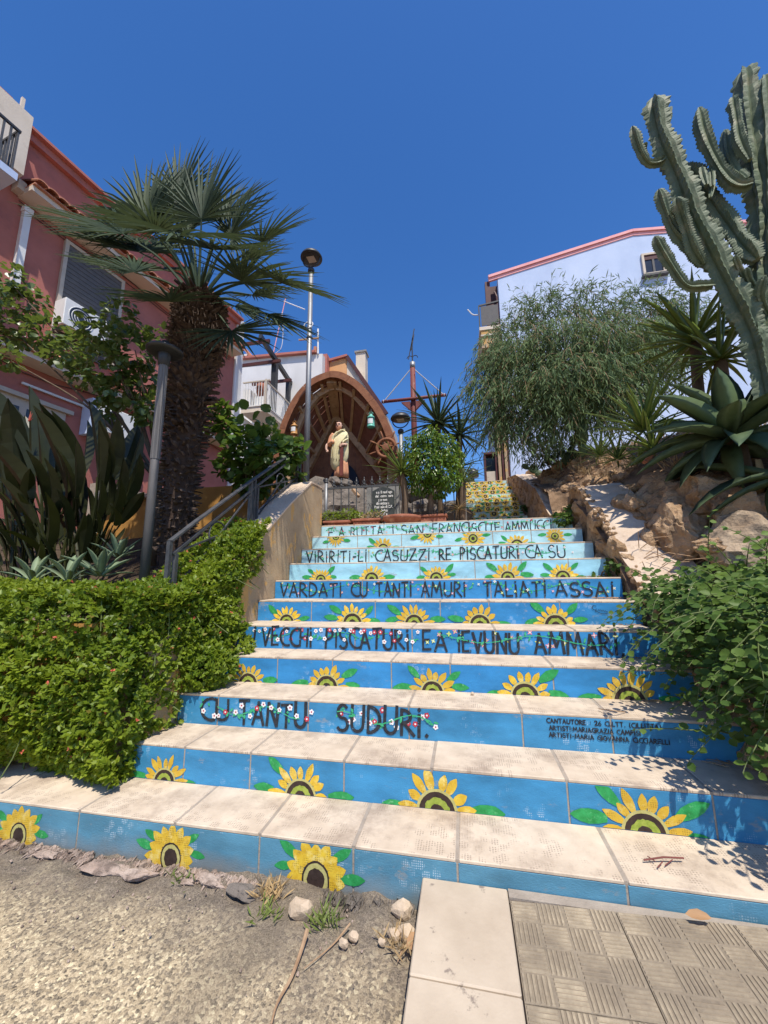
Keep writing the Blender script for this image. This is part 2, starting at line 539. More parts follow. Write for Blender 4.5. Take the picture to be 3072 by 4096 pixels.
# ------------------------------------------------------------------ leaf clouds
T_KITE = (np.array([(0, 0, 0), (.45, .5, .10), (1, 0, 0), (.45, -.5, .10)]), [(0, 2, 1), (0, 3, 2)])
T_OVAL = (np.array([(0, 0, 0), (.22, .38, .05), (.55, .5, .08), (.85, .28, .02), (1, 0, -.08), (.85, -.28, .02), (.55, -.5, .08), (.22, -.38, .05), (.5, 0, -.04)]),
          [(8, 0, 1), (8, 1, 2), (8, 2, 3), (8, 3, 4), (8, 4, 5), (8, 5, 6), (8, 6, 7), (8, 7, 0)])
T_LONG = (np.array([(0, 0, 0), (.35, .5, .02), (.35, -.5, .02), (.7, .42, -.05), (.7, -.42, -.05), (1, 0, -.16)]),
          [(0, 2, 1), (1, 2, 4, 3), (3, 4, 5)])


def cloud(name, P, D, N, ln, wd, tmpl, m, parent=None, kind=None):
    P, D, N = np.asarray(P, float), np.asarray(D, float), np.asarray(N, float)
    n = len(P)
    D = D / (np.linalg.norm(D, axis=1, keepdims=True) + 1e-9)
    S = np.cross(D, N)
    S /= (np.linalg.norm(S, axis=1, keepdims=True) + 1e-9)
    N = np.cross(S, D)
    ln = np.broadcast_to(np.asarray(ln, float), (n,))
    wd = np.broadcast_to(np.asarray(wd, float), (n,))
    tv, tf = tmpl
    k = len(tv)
    V = (P[:, None] + D[:, None] * (tv[None, :, 0:1] * ln[:, None, None]) + S[:, None] * (tv[None, :, 1:2] * wd[:, None, None])
         + N[:, None] * (tv[None, :, 2:3] * ln[:, None, None]))
    me = bpy.data.meshes.new(name)
    loops = np.concatenate([np.array(f) for f in tf])
    sizes = np.array([len(f) for f in tf])
    nl = len(loops)
    me.vertices.add(n * k)
    me.vertices.foreach_set('co', V.reshape(-1))
    me.loops.add(n * nl)
    me.loops.foreach_set('vertex_index', (loops[None] + np.arange(n)[:, None] * k).reshape(-1).astype(np.int32))
    me.polygons.add(n * len(tf))
    tot = np.tile(sizes, n)
    st = np.concatenate([[0], np.cumsum(tot)[:-1]])
    me.polygons.foreach_set('loop_start', st.astype(np.int32))
    me.polygons.foreach_set('loop_total', tot.astype(np.int32))
    me.update(calc_edges=True)
    me.validate()
    me.materials.append(m)
    o = link(name, me, parent)
    if kind: o['kind'] = kind
    return o


def rdir(n):
    v = rng.normal(size=(n, 3))
    return v / np.linalg.norm(v, axis=1, keepdims=True)


def ellip(c, r, n, shell=.55):
    d = rdir(n)
    rr = (shell + (1 - shell) * rng.random(n)) ** .8
    return np.array(c) + d * rr[:, None] * np.array(r), d


# shared single-leaf meshes (each leaf one piece, 12-50 triangles)
def blade_mesh(name, w, droop, m, st=6, thick=.012, gut=.25, shape='agave'):
    mb = MB()
    vs, fs = [], []
    for i in range(st + 1):
        t = i / st
        if shape == 'agave':
            ww = w * (.55 + .9 * t - .2 * t * t) * (1 - t ** 3.2) + .003
        elif shape == 'yucca':
            ww = w * (.75 + .5 * t) * (1 - t ** 1.7) + .002
        else:
            ww = w * math.sin(math.pi * min(1, max(0.02, t)) ** .8) + .003
        z = -droop * t * t
        y = t * (1 - .12 * abs(droop) * t)
        th = thick * (1 - t) + .002
        vs += [(-ww, y, z + gut * ww), (0, y, z), (ww, y, z + gut * ww), (0, y, z - th)]
    for i in range(st):
        for k in range(4):
            fs.append((i * 4 + k, i * 4 + (k + 1) % 4, (i + 1) * 4 + (k + 1) % 4, (i + 1) * 4 + k))
    mb.add(vs, fs)
    me = bpy.data.meshes.new(name)
    me.from_pydata(mb.v, [], mb.f)
    me.materials.append(m)
    me.polygons.foreach_set('use_smooth', [True] * len(me.polygons))
    return me


def rosette(root, meshes, c, n, length, emin, emax, name='leaf', lv=.2, spin=None, cond=None, drop=0.0):
    c = np.array(c, float)
    g = 2.39996
    k = 0
    for i in range(n):
        f = (i + .5) / n
        e = rad(emax + (emin - emax) * f ** .8 + random.uniform(-6, 6))
        a = i * g + random.uniform(-.2, .2)
        d = np.array((math.cos(a) * math.cos(e), math.sin(a) * math.cos(e), math.sin(e)))
        if cond and not cond(d): continue
        Lg = length * (.72 + .28 * math.sin(math.pi * min(1, f * .9 + .15))) * random.uniform(1 - lv, 1 + lv * .5)
        Rm = basis(d)
        roll = random.uniform(-.25, .25)
        ca, sa = math.cos(roll), math.sin(roll)
        Rm = np.stack([Rm[:, 0] * ca + Rm[:, 2] * sa, Rm[:, 1], -Rm[:, 0] * sa + Rm[:, 2] * ca], 1)
        link(name, random.choice(meshes), root, mat4(Rm, c - np.array((0, 0, drop * f)) + d * .02, Lg))
        k += 1
    return k


# ------------------------------------------------------------------ rocks
def rock_mesh(name, seed, m, sub=3, cuts=5, amp=.28):
    r = random.Random(seed)
    bm = bmesh.new()
    bmesh.ops.create_icosphere(bm, subdivisions=sub, radius=1)
    off = Vector((r.uniform(-50, 50), r.uniform(-50, 50), r.uniform(-50, 50)))
    pl = [(Vector((r.gauss(0, 1), r.gauss(0, 1), r.gauss(0, 1))).normalized(), r.uniform(.55, .85)) for _ in range(cuts)]
    for v in bm.verts:
        p = v.co.copy()
        q = p * (1 + amp * mnoise.noise(p * 1.3 + off))
        for n_, d in pl:
            e = q.dot(n_) - d
            if e > 0: q -= n_ * e * .85
        q += p * (.12 * mnoise.noise(p * 3.1 + off) - .10 * abs(mnoise.noise(p * 5 + off)) + .06 * mnoise.noise(p * 8 + off) - .05 * abs(mnoise.noise(p * 13 + off)) + .03 * mnoise.noise(p * 22 + off))
        v.co = q
    me = bpy.data.meshes.new(name)
    bm.to_mesh(me)
    bm.free()
    me.materials.append(m)
    return me


ROCKS = [rock_mesh('rock', 100 + i, M['rock'], 4 if i < 3 else 3, 10, .30) for i in range(7)]
ROCKG = [rock_mesh('grey_rock', 200 + i, M['rockg'], 3) for i in range(3)]
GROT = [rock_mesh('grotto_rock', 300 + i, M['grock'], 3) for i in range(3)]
PEB = [rock_mesh('pebble', 400 + i, M['pebble'], 2, 4) for i in range(4)]


def rot3(a, b, c):
    return Matrix.Rotation(a, 3, 'Z') @ Matrix.Rotation(b, 3, 'X') @ Matrix.Rotation(c, 3, 'Y')


def put_rock(name, me, c, s, parent=None, rz=None):
    if hasattr(s, '__len__'):
        Rm = rot3(rz if rz is not None else random.uniform(-.3, .3), random.uniform(-.12, .12), random.uniform(-.12, .12))
    else:
        Rm = rot3(random.uniform(0, 6.28), random.uniform(-.5, .5), random.uniform(-.5, .5))
        s = (s, s, s)
    mw = Matrix.Translation(Vector([float(q) for q in c])) @ Rm.to_4x4() @ Matrix.Diagonal((*s, 1))
    return link(name, me, parent, mw)


# ------------------------------------------------------------------ painted staircase
RI, TR, Y1 = .17, .2994, 1.6456
YS = lambda i: Y1 + (i - 1) * TR
stairs = thing('painted_staircase', (-.3, Y1, 0), 'wide outdoor staircase with blue painted risers, sunflowers and verses', 'staircase')
XL = {1: -4.6, 2: -1.86, 3: -1.78, 4: -1.76}
XR = {1: 2.3, 2: 1.6, 3: 1.35, 4: 1.26}
FIX = {1: [-2.3, -1.77, -1.27, -.87, -.47, -.07, .5, 1.1, 1.6]}
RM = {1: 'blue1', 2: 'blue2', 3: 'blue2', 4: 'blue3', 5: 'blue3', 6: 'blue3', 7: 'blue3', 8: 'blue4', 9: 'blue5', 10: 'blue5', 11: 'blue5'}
core = MB()


def slab_run(x0, x1, fixed, r):
    xs = [x0]
    if fixed:
        xs += [x for x in fixed if x0 < x < x1]
    else:
        x = x0 + r.uniform(.15, .5)
        while x < x1 - .15:
            xs.append(x)
            x += r.choice((.4, .58, .52)) + r.uniform(-.03, .03)
    return xs + [x1]


rr = random.Random(3)
for i in range(1, 12):
    x0, x1 = XL.get(i, -1.765), XR.get(i, 1.24)
    y, z = YS(i), i * RI
    yb = YS(i + 1) if i < 11 else 5.35
    core.box((x0 + .004, y + .0022, -.3 if i < 3 else z - RI - .06), (x1 - .004, yb + .03, z - .0028))
    xs = slab_run(x0, x1, FIX.get(i), rr)
    g = .008
    for a, b in zip(xs, xs[1:]):
        j = rr.uniform(-.0006, .0006)
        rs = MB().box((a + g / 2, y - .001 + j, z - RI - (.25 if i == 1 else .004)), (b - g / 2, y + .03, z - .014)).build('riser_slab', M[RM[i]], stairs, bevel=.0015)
        k = 1 if i < 11 else 2
        yy = [y + (yb - y) * q / k for q in range(k + 1)]
        for q in range(k):
            MB().box((a + .0065, yy[q] - (.002 if q == 0 else -.004) + j, z - .0135), (b - .0065, yy[q + 1] - (.0015 if i < 11 else 0), z + rr.uniform(-.0015, .0015))).build('tread_slab', M['tread'], stairs, bevel=.003)
core.build('mortar_bed', M['mortar'], stairs)

# upper flight, narrower, every riser covered with sunflowers
UY0, UR, UT = 6.8, .15, .3
UYS = lambda j: UY0 + (j - 1) * UT
upper = thing('upper_staircase', (.65, UY0, 1.87), 'narrow upper flight with pale risers crowded with yellow sunflowers', 'staircase')
ucore = MB()
for j in range(1, 13):
    y, z = UYS(j), 1.87 + j * UR
    ucore.box((.105, y + .012, z - UR - .05), (1.195, y + UT + .04, z - .016))
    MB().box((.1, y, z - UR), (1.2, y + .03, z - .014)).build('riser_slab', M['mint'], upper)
    for a, b in ((.1, .62), (.626, 1.2)):
        MB().box((a, y - .002, z - .0135), (b, y + UT - .003 + (2.5 if j == 12 else 0), z)).build('tread_slab', M['tread'], upper)
ucore.build('mortar_bed', M['mortar'], upper)
pl_ = MB().box((-2.4, 5.354, 1.2), (1.7, 6.79, 1.872)).build('landing', M['cap'])
tag(pl_, 'pale paved landing between the lower and upper stairs', 'landing', kind='structure')

# ------------------------------------------------------------------ painting on the risers (flat print laid on the slabs)
_eps = [0]


def xr(px, y, z):
    return at(px, 2311 - (z - EYE) / y * 1560, y)[0]


def eps():
    _eps[0] = (_eps[0] + 1) % 400
    return .0004 + _eps[0] * .000012


def clipz(poly, lo, hi):
    for s_, lim in ((1, lo), (-1, -hi)):
        out = []
        for i in range(len(poly)):
            a, b = poly[i], poly[(i + 1) % len(poly)]
            da, db = s_ * a[1] - lim, s_ * b[1] - lim
            if da >= 0: out.append(a)
            if da * db < 0:
                t = da / (da - db)
                out.append((a[0] + (b[0] - a[0]) * t, a[1] + (b[1] - a[1]) * t))
        poly = out
        if len(poly) < 3: return []
    return poly


def paint(mb, poly, y, mi, lo, hi):
    poly = clipz(poly, lo, hi)
    if len(poly) >= 3:
        e = eps()
        ar = sum(poly[i][0] * poly[(i + 1) % len(poly)][1] - poly[(i + 1) % len(poly)][0] * poly[i][1] for i in range(len(poly)))
        if ar < 0: poly = poly[::-1]
        mb.add([(p[0], y - .002 - e, p[1]) for p in poly], [tuple(range(len(poly)))], mi)


def petal(c, a, r0, r1, w, pointy=.5, bend=0.):
    d = (math.cos(a), math.sin(a))
    n = (-d[1], d[0])
    out = []
    prof = [(0, .45), (.25, .85), (.5, 1), (.72, .82), (.9, .4), (1, .04 + .1 * (1 - pointy))]
    for t, k in prof:
        out.append((t, -k))
    for t, k in prof[::-1]:
        out.append((t, k))
    res = []
    for t, k in out:
        r_ = r0 + (r1 - r0) * t
        kk = k * w * .5 * random.uniform(.93, 1.05) + bend * t * t
        res.append((c[0] + d[0] * r_ + n[0] * kk, c[1] + d[1] * r_ + n[1] * kk))
    return res


def disc(c, r, jit=.0, n=26, sx=1.):
    return [(c[0] + sx * r * math.cos(2 * math.pi * k / n) * (1 + random.uniform(-jit, jit)), c[1] + r * math.sin(2 * math.pi * k / n) * (1 + random.uniform(-jit, jit))) for k in range(n)]


def leafpair(mb, c, side, r, y, lo, hi, n=2, a0=.25):
    for q in range(n):
        a = a0 + q * .55 + random.uniform(-.2, .15)
        a = a if side > 0 else math.pi - a
        r1 = r * random.uniform(1.55, 1.85)
        base = (c[0] + math.cos(a) * r * .9, c[1] + math.sin(a) * r * .75)
        ll = r * random.uniform(.65, .9)
        a2 = random.uniform(-.1, .3) + q * .7 - .15
        a2 = a2 if side > 0 else math.pi - a2
        paint(mb, petal(base, a2, 0, ll, ll * .42, .9, ll * random.uniform(-.08, .08)), y, 0, lo, hi)


FM = [M['leafp'], M['petal'], M['olive'], M['brownp'], M['limep']]


def sunflower(parent, y, c, r, kind, lo, hi, simple=False, sx=1.0, npet=None, old=False):
    mb = MB()
    if kind == 'half':
        a0, a1, n = rad(random.uniform(2, 10)), rad(random.uniform(170, 178)), npet or random.choice((8, 9, 9, 10))
    elif kind == 'inv':
        a0, a1, n = rad(184), rad(356), npet or 9
    else:
        a0, a1, n = 0, 2 * math.pi * (1 - 1 / 14), npet or 14
    rd = r * random.uniform(.92, 1.1) * (.52 if kind == 'half' else .6 if old else .42)
    if not simple or random.random() < .8:
        for sd in (-1, 1):
            leafpair(mb, c, sd, r, y, lo, hi, random.choice((1, 2, 2)), .25 if kind != 'inv' else -.5)
    if old:
        for k in range(n + 2):
            a = rad(-30) + (rad(240)) * k / (n + 1)
            paint(mb, petal(c, a, rd * .8, r * random.uniform(1.0, 1.25), r * .4, 1.), y, 1, lo, hi)
    else:
        for k in range(n):
            a = a0 + (a1 - a0) * k / max(1, n - 1) + random.uniform(-.05, .05)
            paint(mb, petal(c, a, rd * (.98 if not simple else .8), r * random.uniform(.84, 1.1), (r + rd) * .5 * (a1 - a0) / n * random.uniform(.84, 1.02), .6), y, 1, lo, hi)
    if old:
        c = (c[0], c[1] - .01)
        paint(mb, disc(c, rd * .98, .02, 26, .85), y, 3, lo, hi)
        paint(mb, disc(c, rd * .86, .02, 26, .85), y, 2, lo, hi)
        paint(mb, disc(c, rd * .62, .06, 26, .85), y, 3, lo, hi)
    elif not simple:
        paint(mb, disc(c, rd * 1.06, .02), y, 2, lo, hi)
        paint(mb, disc(c, rd * .92, .015), y, 3, lo, hi)
        paint(mb, disc(c, rd * .66, .07, 34), y, 4, lo, hi)
        paint(mb, disc(c, rd * .36, .06), y, 3, lo, hi)
    else:
        paint(mb, disc(c, rd * 1.0, .05, 16), y, 3, lo, hi)
        paint(mb, disc(c, rd * .4, .1, 10), y, 2, lo, hi)
    return mb.build('painted_sunflower', FM, parent)


SF = {1: [(67, 150, 'old'), (686, 180, 'old'), (1265, 235, 'old')],
      2: [(660, 176, 'half'), (1204, 245, 'half'), (1744, 308, 'half'), (2555, 346, 'half')],
      4: [(994, 136, 'half'), (1308, 170, 'half'), (1728, 185, 'half'), (2096, 212, 'half'), (2508, 254, 'half')],
      6: [(1148, 113, 'half'), (1410, 140, 'half'), (1656, 152, 'half'), (1918, 153, 'half'), (2220, 170, 'half')],
      8: [(1284, 87, 'half'), (1487, 106, 'half'), (1745, 106, 'half'), (2030, 122, 'half'), (2250, 119, 'half')],
      10: [(1344, 73, 'inv'), (1533, 86, 'half'), (1711, 83, 'inv'), (1893, 90, 'full'), (2068, 99, 'half'), (2222, 81, 'full')]}
for i, fl in SF.items():
    y, lo, hi = YS(i), (i - 1) * RI + .001, i * RI - .014
    for px, span, kind in fl:
        x = xr(px, y, lo + .05)
        dx = abs(xr(px + span / 2, y, lo + .05) - xr(px - span / 2, y, lo + .05))
        r = dx / 2
        if kind == 'old':
            sunflower(stairs, y, (x, .035 + random.uniform(0, .01)), r * .95, 'full', -.05, hi, npet=9, old=True)
        else:
            cz = {'half': lo - .01 * (i < 8), 'inv': hi + .004, 'full': (lo + hi) / 2 + .012}[kind]
            sunflower(stairs, y, (x, cz), r, kind, lo, hi)
rr = random.Random(5)
for j in range(2, 13):
    y, lo, hi = UYS(j), 1.87 + (j - 1) * UR + .001, 1.87 + j * UR - .014
    x = .16 + rr.uniform(0, .08)
    while x < 1.17:
        r = rr.uniform(.085, .115)
        c = (x, lo + rr.choice((-.01, .03, .07, .1, .14)))
        sunflower(upper, y, c, r, 'full', lo, hi, True, npet=13)
        x += r * rr.uniform(1.75, 2.1)

# hand-painted capitals as brush strokes (unit letter boxes; lists of polylines)
ARC = lambda cx, cy, rx, ry, a, b, n=9: [(cx + rx * math.cos(rad(a + (b - a) * k / n)), cy + ry * math.sin(rad(a + (b - a) * k / n))) for k in range(n + 1)]
GL = {
    'A': (.62, [[(0, 0), (.3, 1)], [(.28, 1), (.62, 0)], [(.1, .33), (.5, .33)]]),
    'B': (.5, [[(0, 0), (0, 1)], ARC(.05, .76, .38, .24, 90, -90), ARC(.05, .26, .45, .26, 90, -90)]),
    'C': (.55, [ARC(.5, .5, .5, .5, 70, 290, 12)]),
    'D': (.6, [[(0, 0), (0.02, 1)], ARC(.02, .5, .56, .5, 90, -90, 12)]),
    'E': (.5, [[(0, 0), (0, 1)], [(0, .97), (.48, 1)], [(0, .5), (.4, .52)], [(0, .02), (.5, .04)]]),
    'F': (.5, [[(0, 0), (0, 1)], [(0, .97), (.48, 1)], [(0, .5), (.4, .52)]]),
    'G': (.58, [ARC(.5, .5, .5, .5, 65, 300, 12), [(.62, .1), (.62, .45)], [(.4, .45), (.64, .45)]]),
    'H': (.55, [[(0, 0), (0, 1)], [(.53, 0), (.55, 1)], [(0, .5), (.54, .5)]]),
    'I': (.12, [[(.05, 0), (.06, 1)]]),
    'i': (.14, [[(.06, 0), (.07, .78)], [(.045, .95), (.085, .99)]]),
    'L': (.42, [[(.03, 1), (0, .02)], [(0, .02), (.42, .05)]]),
    'M': (.85, [[(0, 0), (.12, 1)], [(.12, 1), (.42, .3)], [(.42, .3), (.7, 1)], [(.7, 1), (.85, 0)]]),
    'N': (.62, [[(0, 0), (.05, 1)], [(.05, 1), (.55, 0)], [(.55, 0), (.62, 1)]]),
    'O': (.62, [ARC(.31, .5, .31, .5, 90, 450, 16)]),
    'P': (.48, [[(0, 0), (0.02, 1)], ARC(.02, .73, .44, .27, 92, -92)]),
    'R': (.55, [[(0, 0), (0.02, 1)], ARC(.02, .73, .42, .26, 92, -92), [(.1, .48), (.58, 0)]]),
    'S': (.5, [ARC(.26, .74, .24, .26, 40, 270, 8) + ARC(.24, .25, .27, .25, 85, -145, 8)]),
    'T': (.58, [[(.27, 0), (.29, .98)], [(0, .97), (.58, 1)]]),
    'U': (.6, [[(.02, 1), (0, .35)] + ARC(.28, .28, .28, .28, 180, 360, 8) + [(.57, .4), (.58, 1)]]),
    'V': (.6, [[(0, 1), (.3, 0)], [(.3, 0), (.58, 1)]]),
    'Z': (.6, [[(.05, .97), (.58, 1)], [(.58, 1), (0, .03)], [(0, .03), (.65, 0)]]),
    '2': (.5, [ARC(.24, .72, .24, .26, 160, -40, 8) + [(.05, .03)], [(.02, .03), (.52, .03)]]),
    '6': (.5, [[(.42, .98), (.12, .6)] + ARC(.25, .27, .24, .27, 150, 510, 12)]),
    ':': (.14, [[(.05, .25), (.08, .28)], [(.05, .65), (.08, .68)]]),
    '.': (.16, [[(.05, .0), (.1, .06)]]),
    ',': (.16, [[(.02, -.1), (.1, .08)]]),
    '-': (.35, [[(.04, .45), (.3, .46)]]),
    '(': (.25, [ARC(.28, .45, .25, .6, 125, 235, 7)]),
    ')': (.25, [ARC(-.05, .45, .25, .6, 55, -55, 7)]),
    ' ': (.38, []),
}


def stroke(mb, pts, w, y, mi=0, wob=.08):
    n = len(pts)
    Lf, Rt_ = [], []
    for i, p in enumerate(pts):
        a, b = pts[max(0, i - 1)], pts[min(n - 1, i + 1)]
        dx, dz = b[0] - a[0], b[1] - a[1]
        l = math.hypot(dx, dz) or 1
        ww = w * .5 * random.uniform(1 - wob, 1 + wob)
        ex = 0
        if i == 0: ex = -.3
        if i == n - 1: ex = .3
        q = (p[0] + dx / l * w * ex, p[1] + dz / l * w * ex)
        Lf.append((q[0] - dz / l * ww, q[1] + dx / l * ww))
        Rt_.append((q[0] + dz / l * ww, q[1] - dx / l * ww))
    e = eps()
    vs = [(p[0], y - .002 - e, p[1]) for p in Lf + Rt_]
    mb.add(vs, [(i, n + i, n + i + 1, i + 1) for i in range(n - 1)], mi)


def dens(pl):
    if len(pl) == 2:
        (x0, z0), (x1, z1) = pl
        return [(x0 + (x1 - x0) * t + (random.uniform(-.006, .006) if 0 < t < 1 else 0), z0 + (z1 - z0) * t) for t in (0, .33, .66, 1)]
    return pl


def write(mb, text, x0, x1, y, z0, z1, w, jit=.03):
    adv = sum(GL[c][0] for c in text) + .2 * (len(text) - 1)
    h = z1 - z0
    u = (x1 - x0) / adv
    x = x0
    for c in text:
        wd, pls = GL[c]
        jz, js, lean = random.uniform(-jit, jit), random.uniform(.93, 1.05), random.uniform(-.05, .05)
        for pl in pls:
            stroke(mb, [(x + (px + lean * pz) * u, z0 + (pz * js + jz) * h) for px, pz in dens(pl)], w * random.uniform(.9, 1.1), y)
        x += (wd + .2) * u


def flower(mb, c, r, y, mats, n=5):
    a = random.uniform(0, 6.28)
    for k in range(n):
        t = a + 2 * math.pi * k / n
        if n == 5:
            paint(mb, disc((c[0] + math.cos(t) * r * .6, c[1] + math.sin(t) * r * .6), r * .42, .06, 8), y, mats[0], -9, 99)
        else:
            paint(mb, petal(c, t, 0, r * 1.1, r * .6, .7), y, mats[0], -9, 99)
    paint(mb, disc(c, r * .33, .05, 8), y, mats[1], -9, 99)


LM = [M['black'], M['vinep'], M['whitep'], M['redp'], M['pinkp'], M['limef']]


def vine(x0, x1, y, z, amp, fr, nfl, kinds, n=5, lv=26):
    mb = MB()
    k = int((x1 - x0) / .012)
    pts = [(x0 + (x1 - x0) * t / k, z + amp * math.sin(fr * (x1 - x0) * t / k + 1) + random.uniform(-.002, .002)) for t in range(k + 1)]
    for q in range(0, k - 8, 9):
        if random.random() < .75:
            stroke(mb, pts[q:q + 9], .006, y, 1, .3)
    for q in range(int(lv * (x1 - x0))):
        p = random.choice(pts)
        a = random.uniform(0, 6.28)
        paint(mb, petal((p[0] + random.uniform(-.01, .01), p[1] + random.uniform(-.015, .015)), a, 0, random.uniform(.016, .034), .013, .8), y, 1, -9, 99)
    for q in range(nfl):
        x = x0 + (x1 - x0) * (q + random.uniform(.2, .8)) / nfl
        flower(mb, (x, z + random.choice((-1, 1)) * random.uniform(.2, 1.) * amp * 1.8), random.uniform(.0135, .0175) * (1 if y < 3.3 else .8), y, random.choice(kinds), n)
    mb.build('painted_flower_vine', LM, stairs)


WORDS = {
    3: [('CU', 807, 917, .16, .9), ('TANTU', 960, 1226, .1, .9), ('SUDURi.', 1351, 1712, .1, .92)],
    5: [('i', 1014, 1024, .2, .97), ('VECCHi', 1049, 1248, .12, .93), ('PiSCATURi', 1304, 1636, .1, .93), ('E', 1692, 1722, .1, .9), ('A', 1739, 1785, .06, .88), ('iEVUNU', 1831, 2073, .06, .9), ('AMMARi,', 2137, 2490, .1, .92)],
    7: [('VARDATi', 1122, 1367, .12, .88), ('CU', 1407, 1470, .12, .85), ('TANTi', 1507, 1646, .12, .86), ('AMURi', 1686, 1861, .12, .86), ('TALiATi', 1934, 2182, .12, .86), ('ASSAi', 2222, 2452, .12, .84)],
    9: [('ViRiRiTi-Li', 1228, 1467, .1, .86), ('CASUZZi', 1503, 1718, .1, .84), ('RE', 1758, 1803, .1, .84), ('PiSCATURi', 1841, 2074, .12, .86), ('CA', 2102, 2168, .12, .86), ('SU', 2195, 2262, .12, .88)],
    11: [('E', 1316, 1334, .1, .84), ('A', 1357, 1377, .1, .84), ('RUTTA', 1403, 1532, .1, .84), ('I', 1570, 1576, .1, .84), ('SAN', 1607, 1693, .1, .84), ('FRANCISCU', 1732, 1966, .1, .86), ('E', 1981, 2002, .1, .82), ('AMMUCCI', 2021, 2206, .1, .86)],
}
for i, ws in WORDS.items():
    y, lo = YS(i), (i - 1) * RI
    w = {3: .0175, 5: .0165, 7: .0145, 9: .0125, 11: .0125}[i]
    for t, a, b, f0, f1 in ws:
        mb = MB()
        xa, xb = xr(a, y, lo + RI * .5), xr(b, y, lo + RI * .5)
        write(mb, t, xa, xb, y, lo + RI * f0, lo + RI * f1 - .005, w)
        mb.build('painted_word', LM[0], stairs)
y3 = YS(3)
for t, a, b, zf in (('CANTAUTORE : 26 CLLTT. (CiLLiTTA)', 2186, 2645, .735), ('ARTiSTi:MARiAGRAZiA CAMPiSi', 2197, 2564, .535), ('ARTiSTi-MARiA GiOVANNA CiCCiARELLi', 2197, 2680, .345)):
    mb = MB()
    pya = {.735: 2880, .535: 2915, .345: 2950}[zf]
    write(mb, t, at(a, pya, y3)[0], at(b, pya + 45, y3)[0], y3, 2 * RI + RI * zf, 2 * RI + RI * (zf + .12), .0046)
    mb.build('painted_credit_line', LM[0], stairs)
y6 = YS(6)
sg = MB()
q0, q1 = at(2366, 2427, y6), at(2430, 2460, y6)
ww_, hh_ = q1[0] - q0[0], .05
zc = q0[2] - .02
stroke(sg, [(q0[0] + ww_ * a, zc + hh_ * b) for a, b in ((.3, .5), (.12, .6), (0, .3), (.1, 0), (.35, -.1), (.3, .15), (.2, -.2), (.6, -.55), (1.0, -.6))], .004, y6)
stroke(sg, [(q0[0] + ww_ * a, zc + hh_ * b) for a, b in ((.4, -.1), (.46, .02), (.5, -.15), (.56, 0), (.6, -.2), (.66, -.02), (.7, -.22), (.76, -.05), (.8, -.28), (.88, -.1), (.92, -.3), (1, -.25), (.97, -.42))], .004, y6)
sg.build('painted_signature', LM[0], stairs)
random.seed(21)
k3 = [(2, 3), (3, 2), (2, 3)]
y = YS(3)
for a, b, n in ((807, 1270, 15), (1351, 1760, 14)):
    vine(at(a, 2860, y)[0], at(b, 2860, y)[0], y, 2.55 * RI, .028, 16, n, k3, 5, 34)
y = YS(5)
vine(at(1010, 2540, y)[0], at(1680, 2560, y)[0], y, 4.62 * RI, .022, 18, 34, k3, 5, 30)
vine(at(1690, 2560, y)[0], at(2480, 2580, y)[0], y, 4.6 * RI, .026, 9, 24, [(4, 5), (5, 2), (5, 5), (4, 2)], 4, 18)
y = YS(7)
vine(at(1120, 2350, y)[0], at(2470, 2350, y)[0], y, 6.55 * RI, .03, 10, 50, [(4, 5), (5, 2), (2, 5), (1, 5), (4, 2)], 4, 22)
y = YS(9)
vine(at(1220, 2190, y)[0], at(2300, 2190, y)[0], y, 8.55 * RI, .026, 14, 44, [(4, 5), (5, 3), (2, 4), (4, 5)], 4, 24)
y = YS(11)
vine(at(1310, 2110, y)[0], at(2230, 2090, y)[0], y, 10.6 * RI, .026, 16, 44, [(4, 3), (3, 3), (2, 4), (4, 5), (5, 2)], 4, 34)

# ------------------------------------------------------------------ ground, asphalt, sidewalk
gnd = MB().box((-250, -250, -.6), (250, 400, -.35)).build('ground', M['soil'])
tag(gnd, kind='structure')


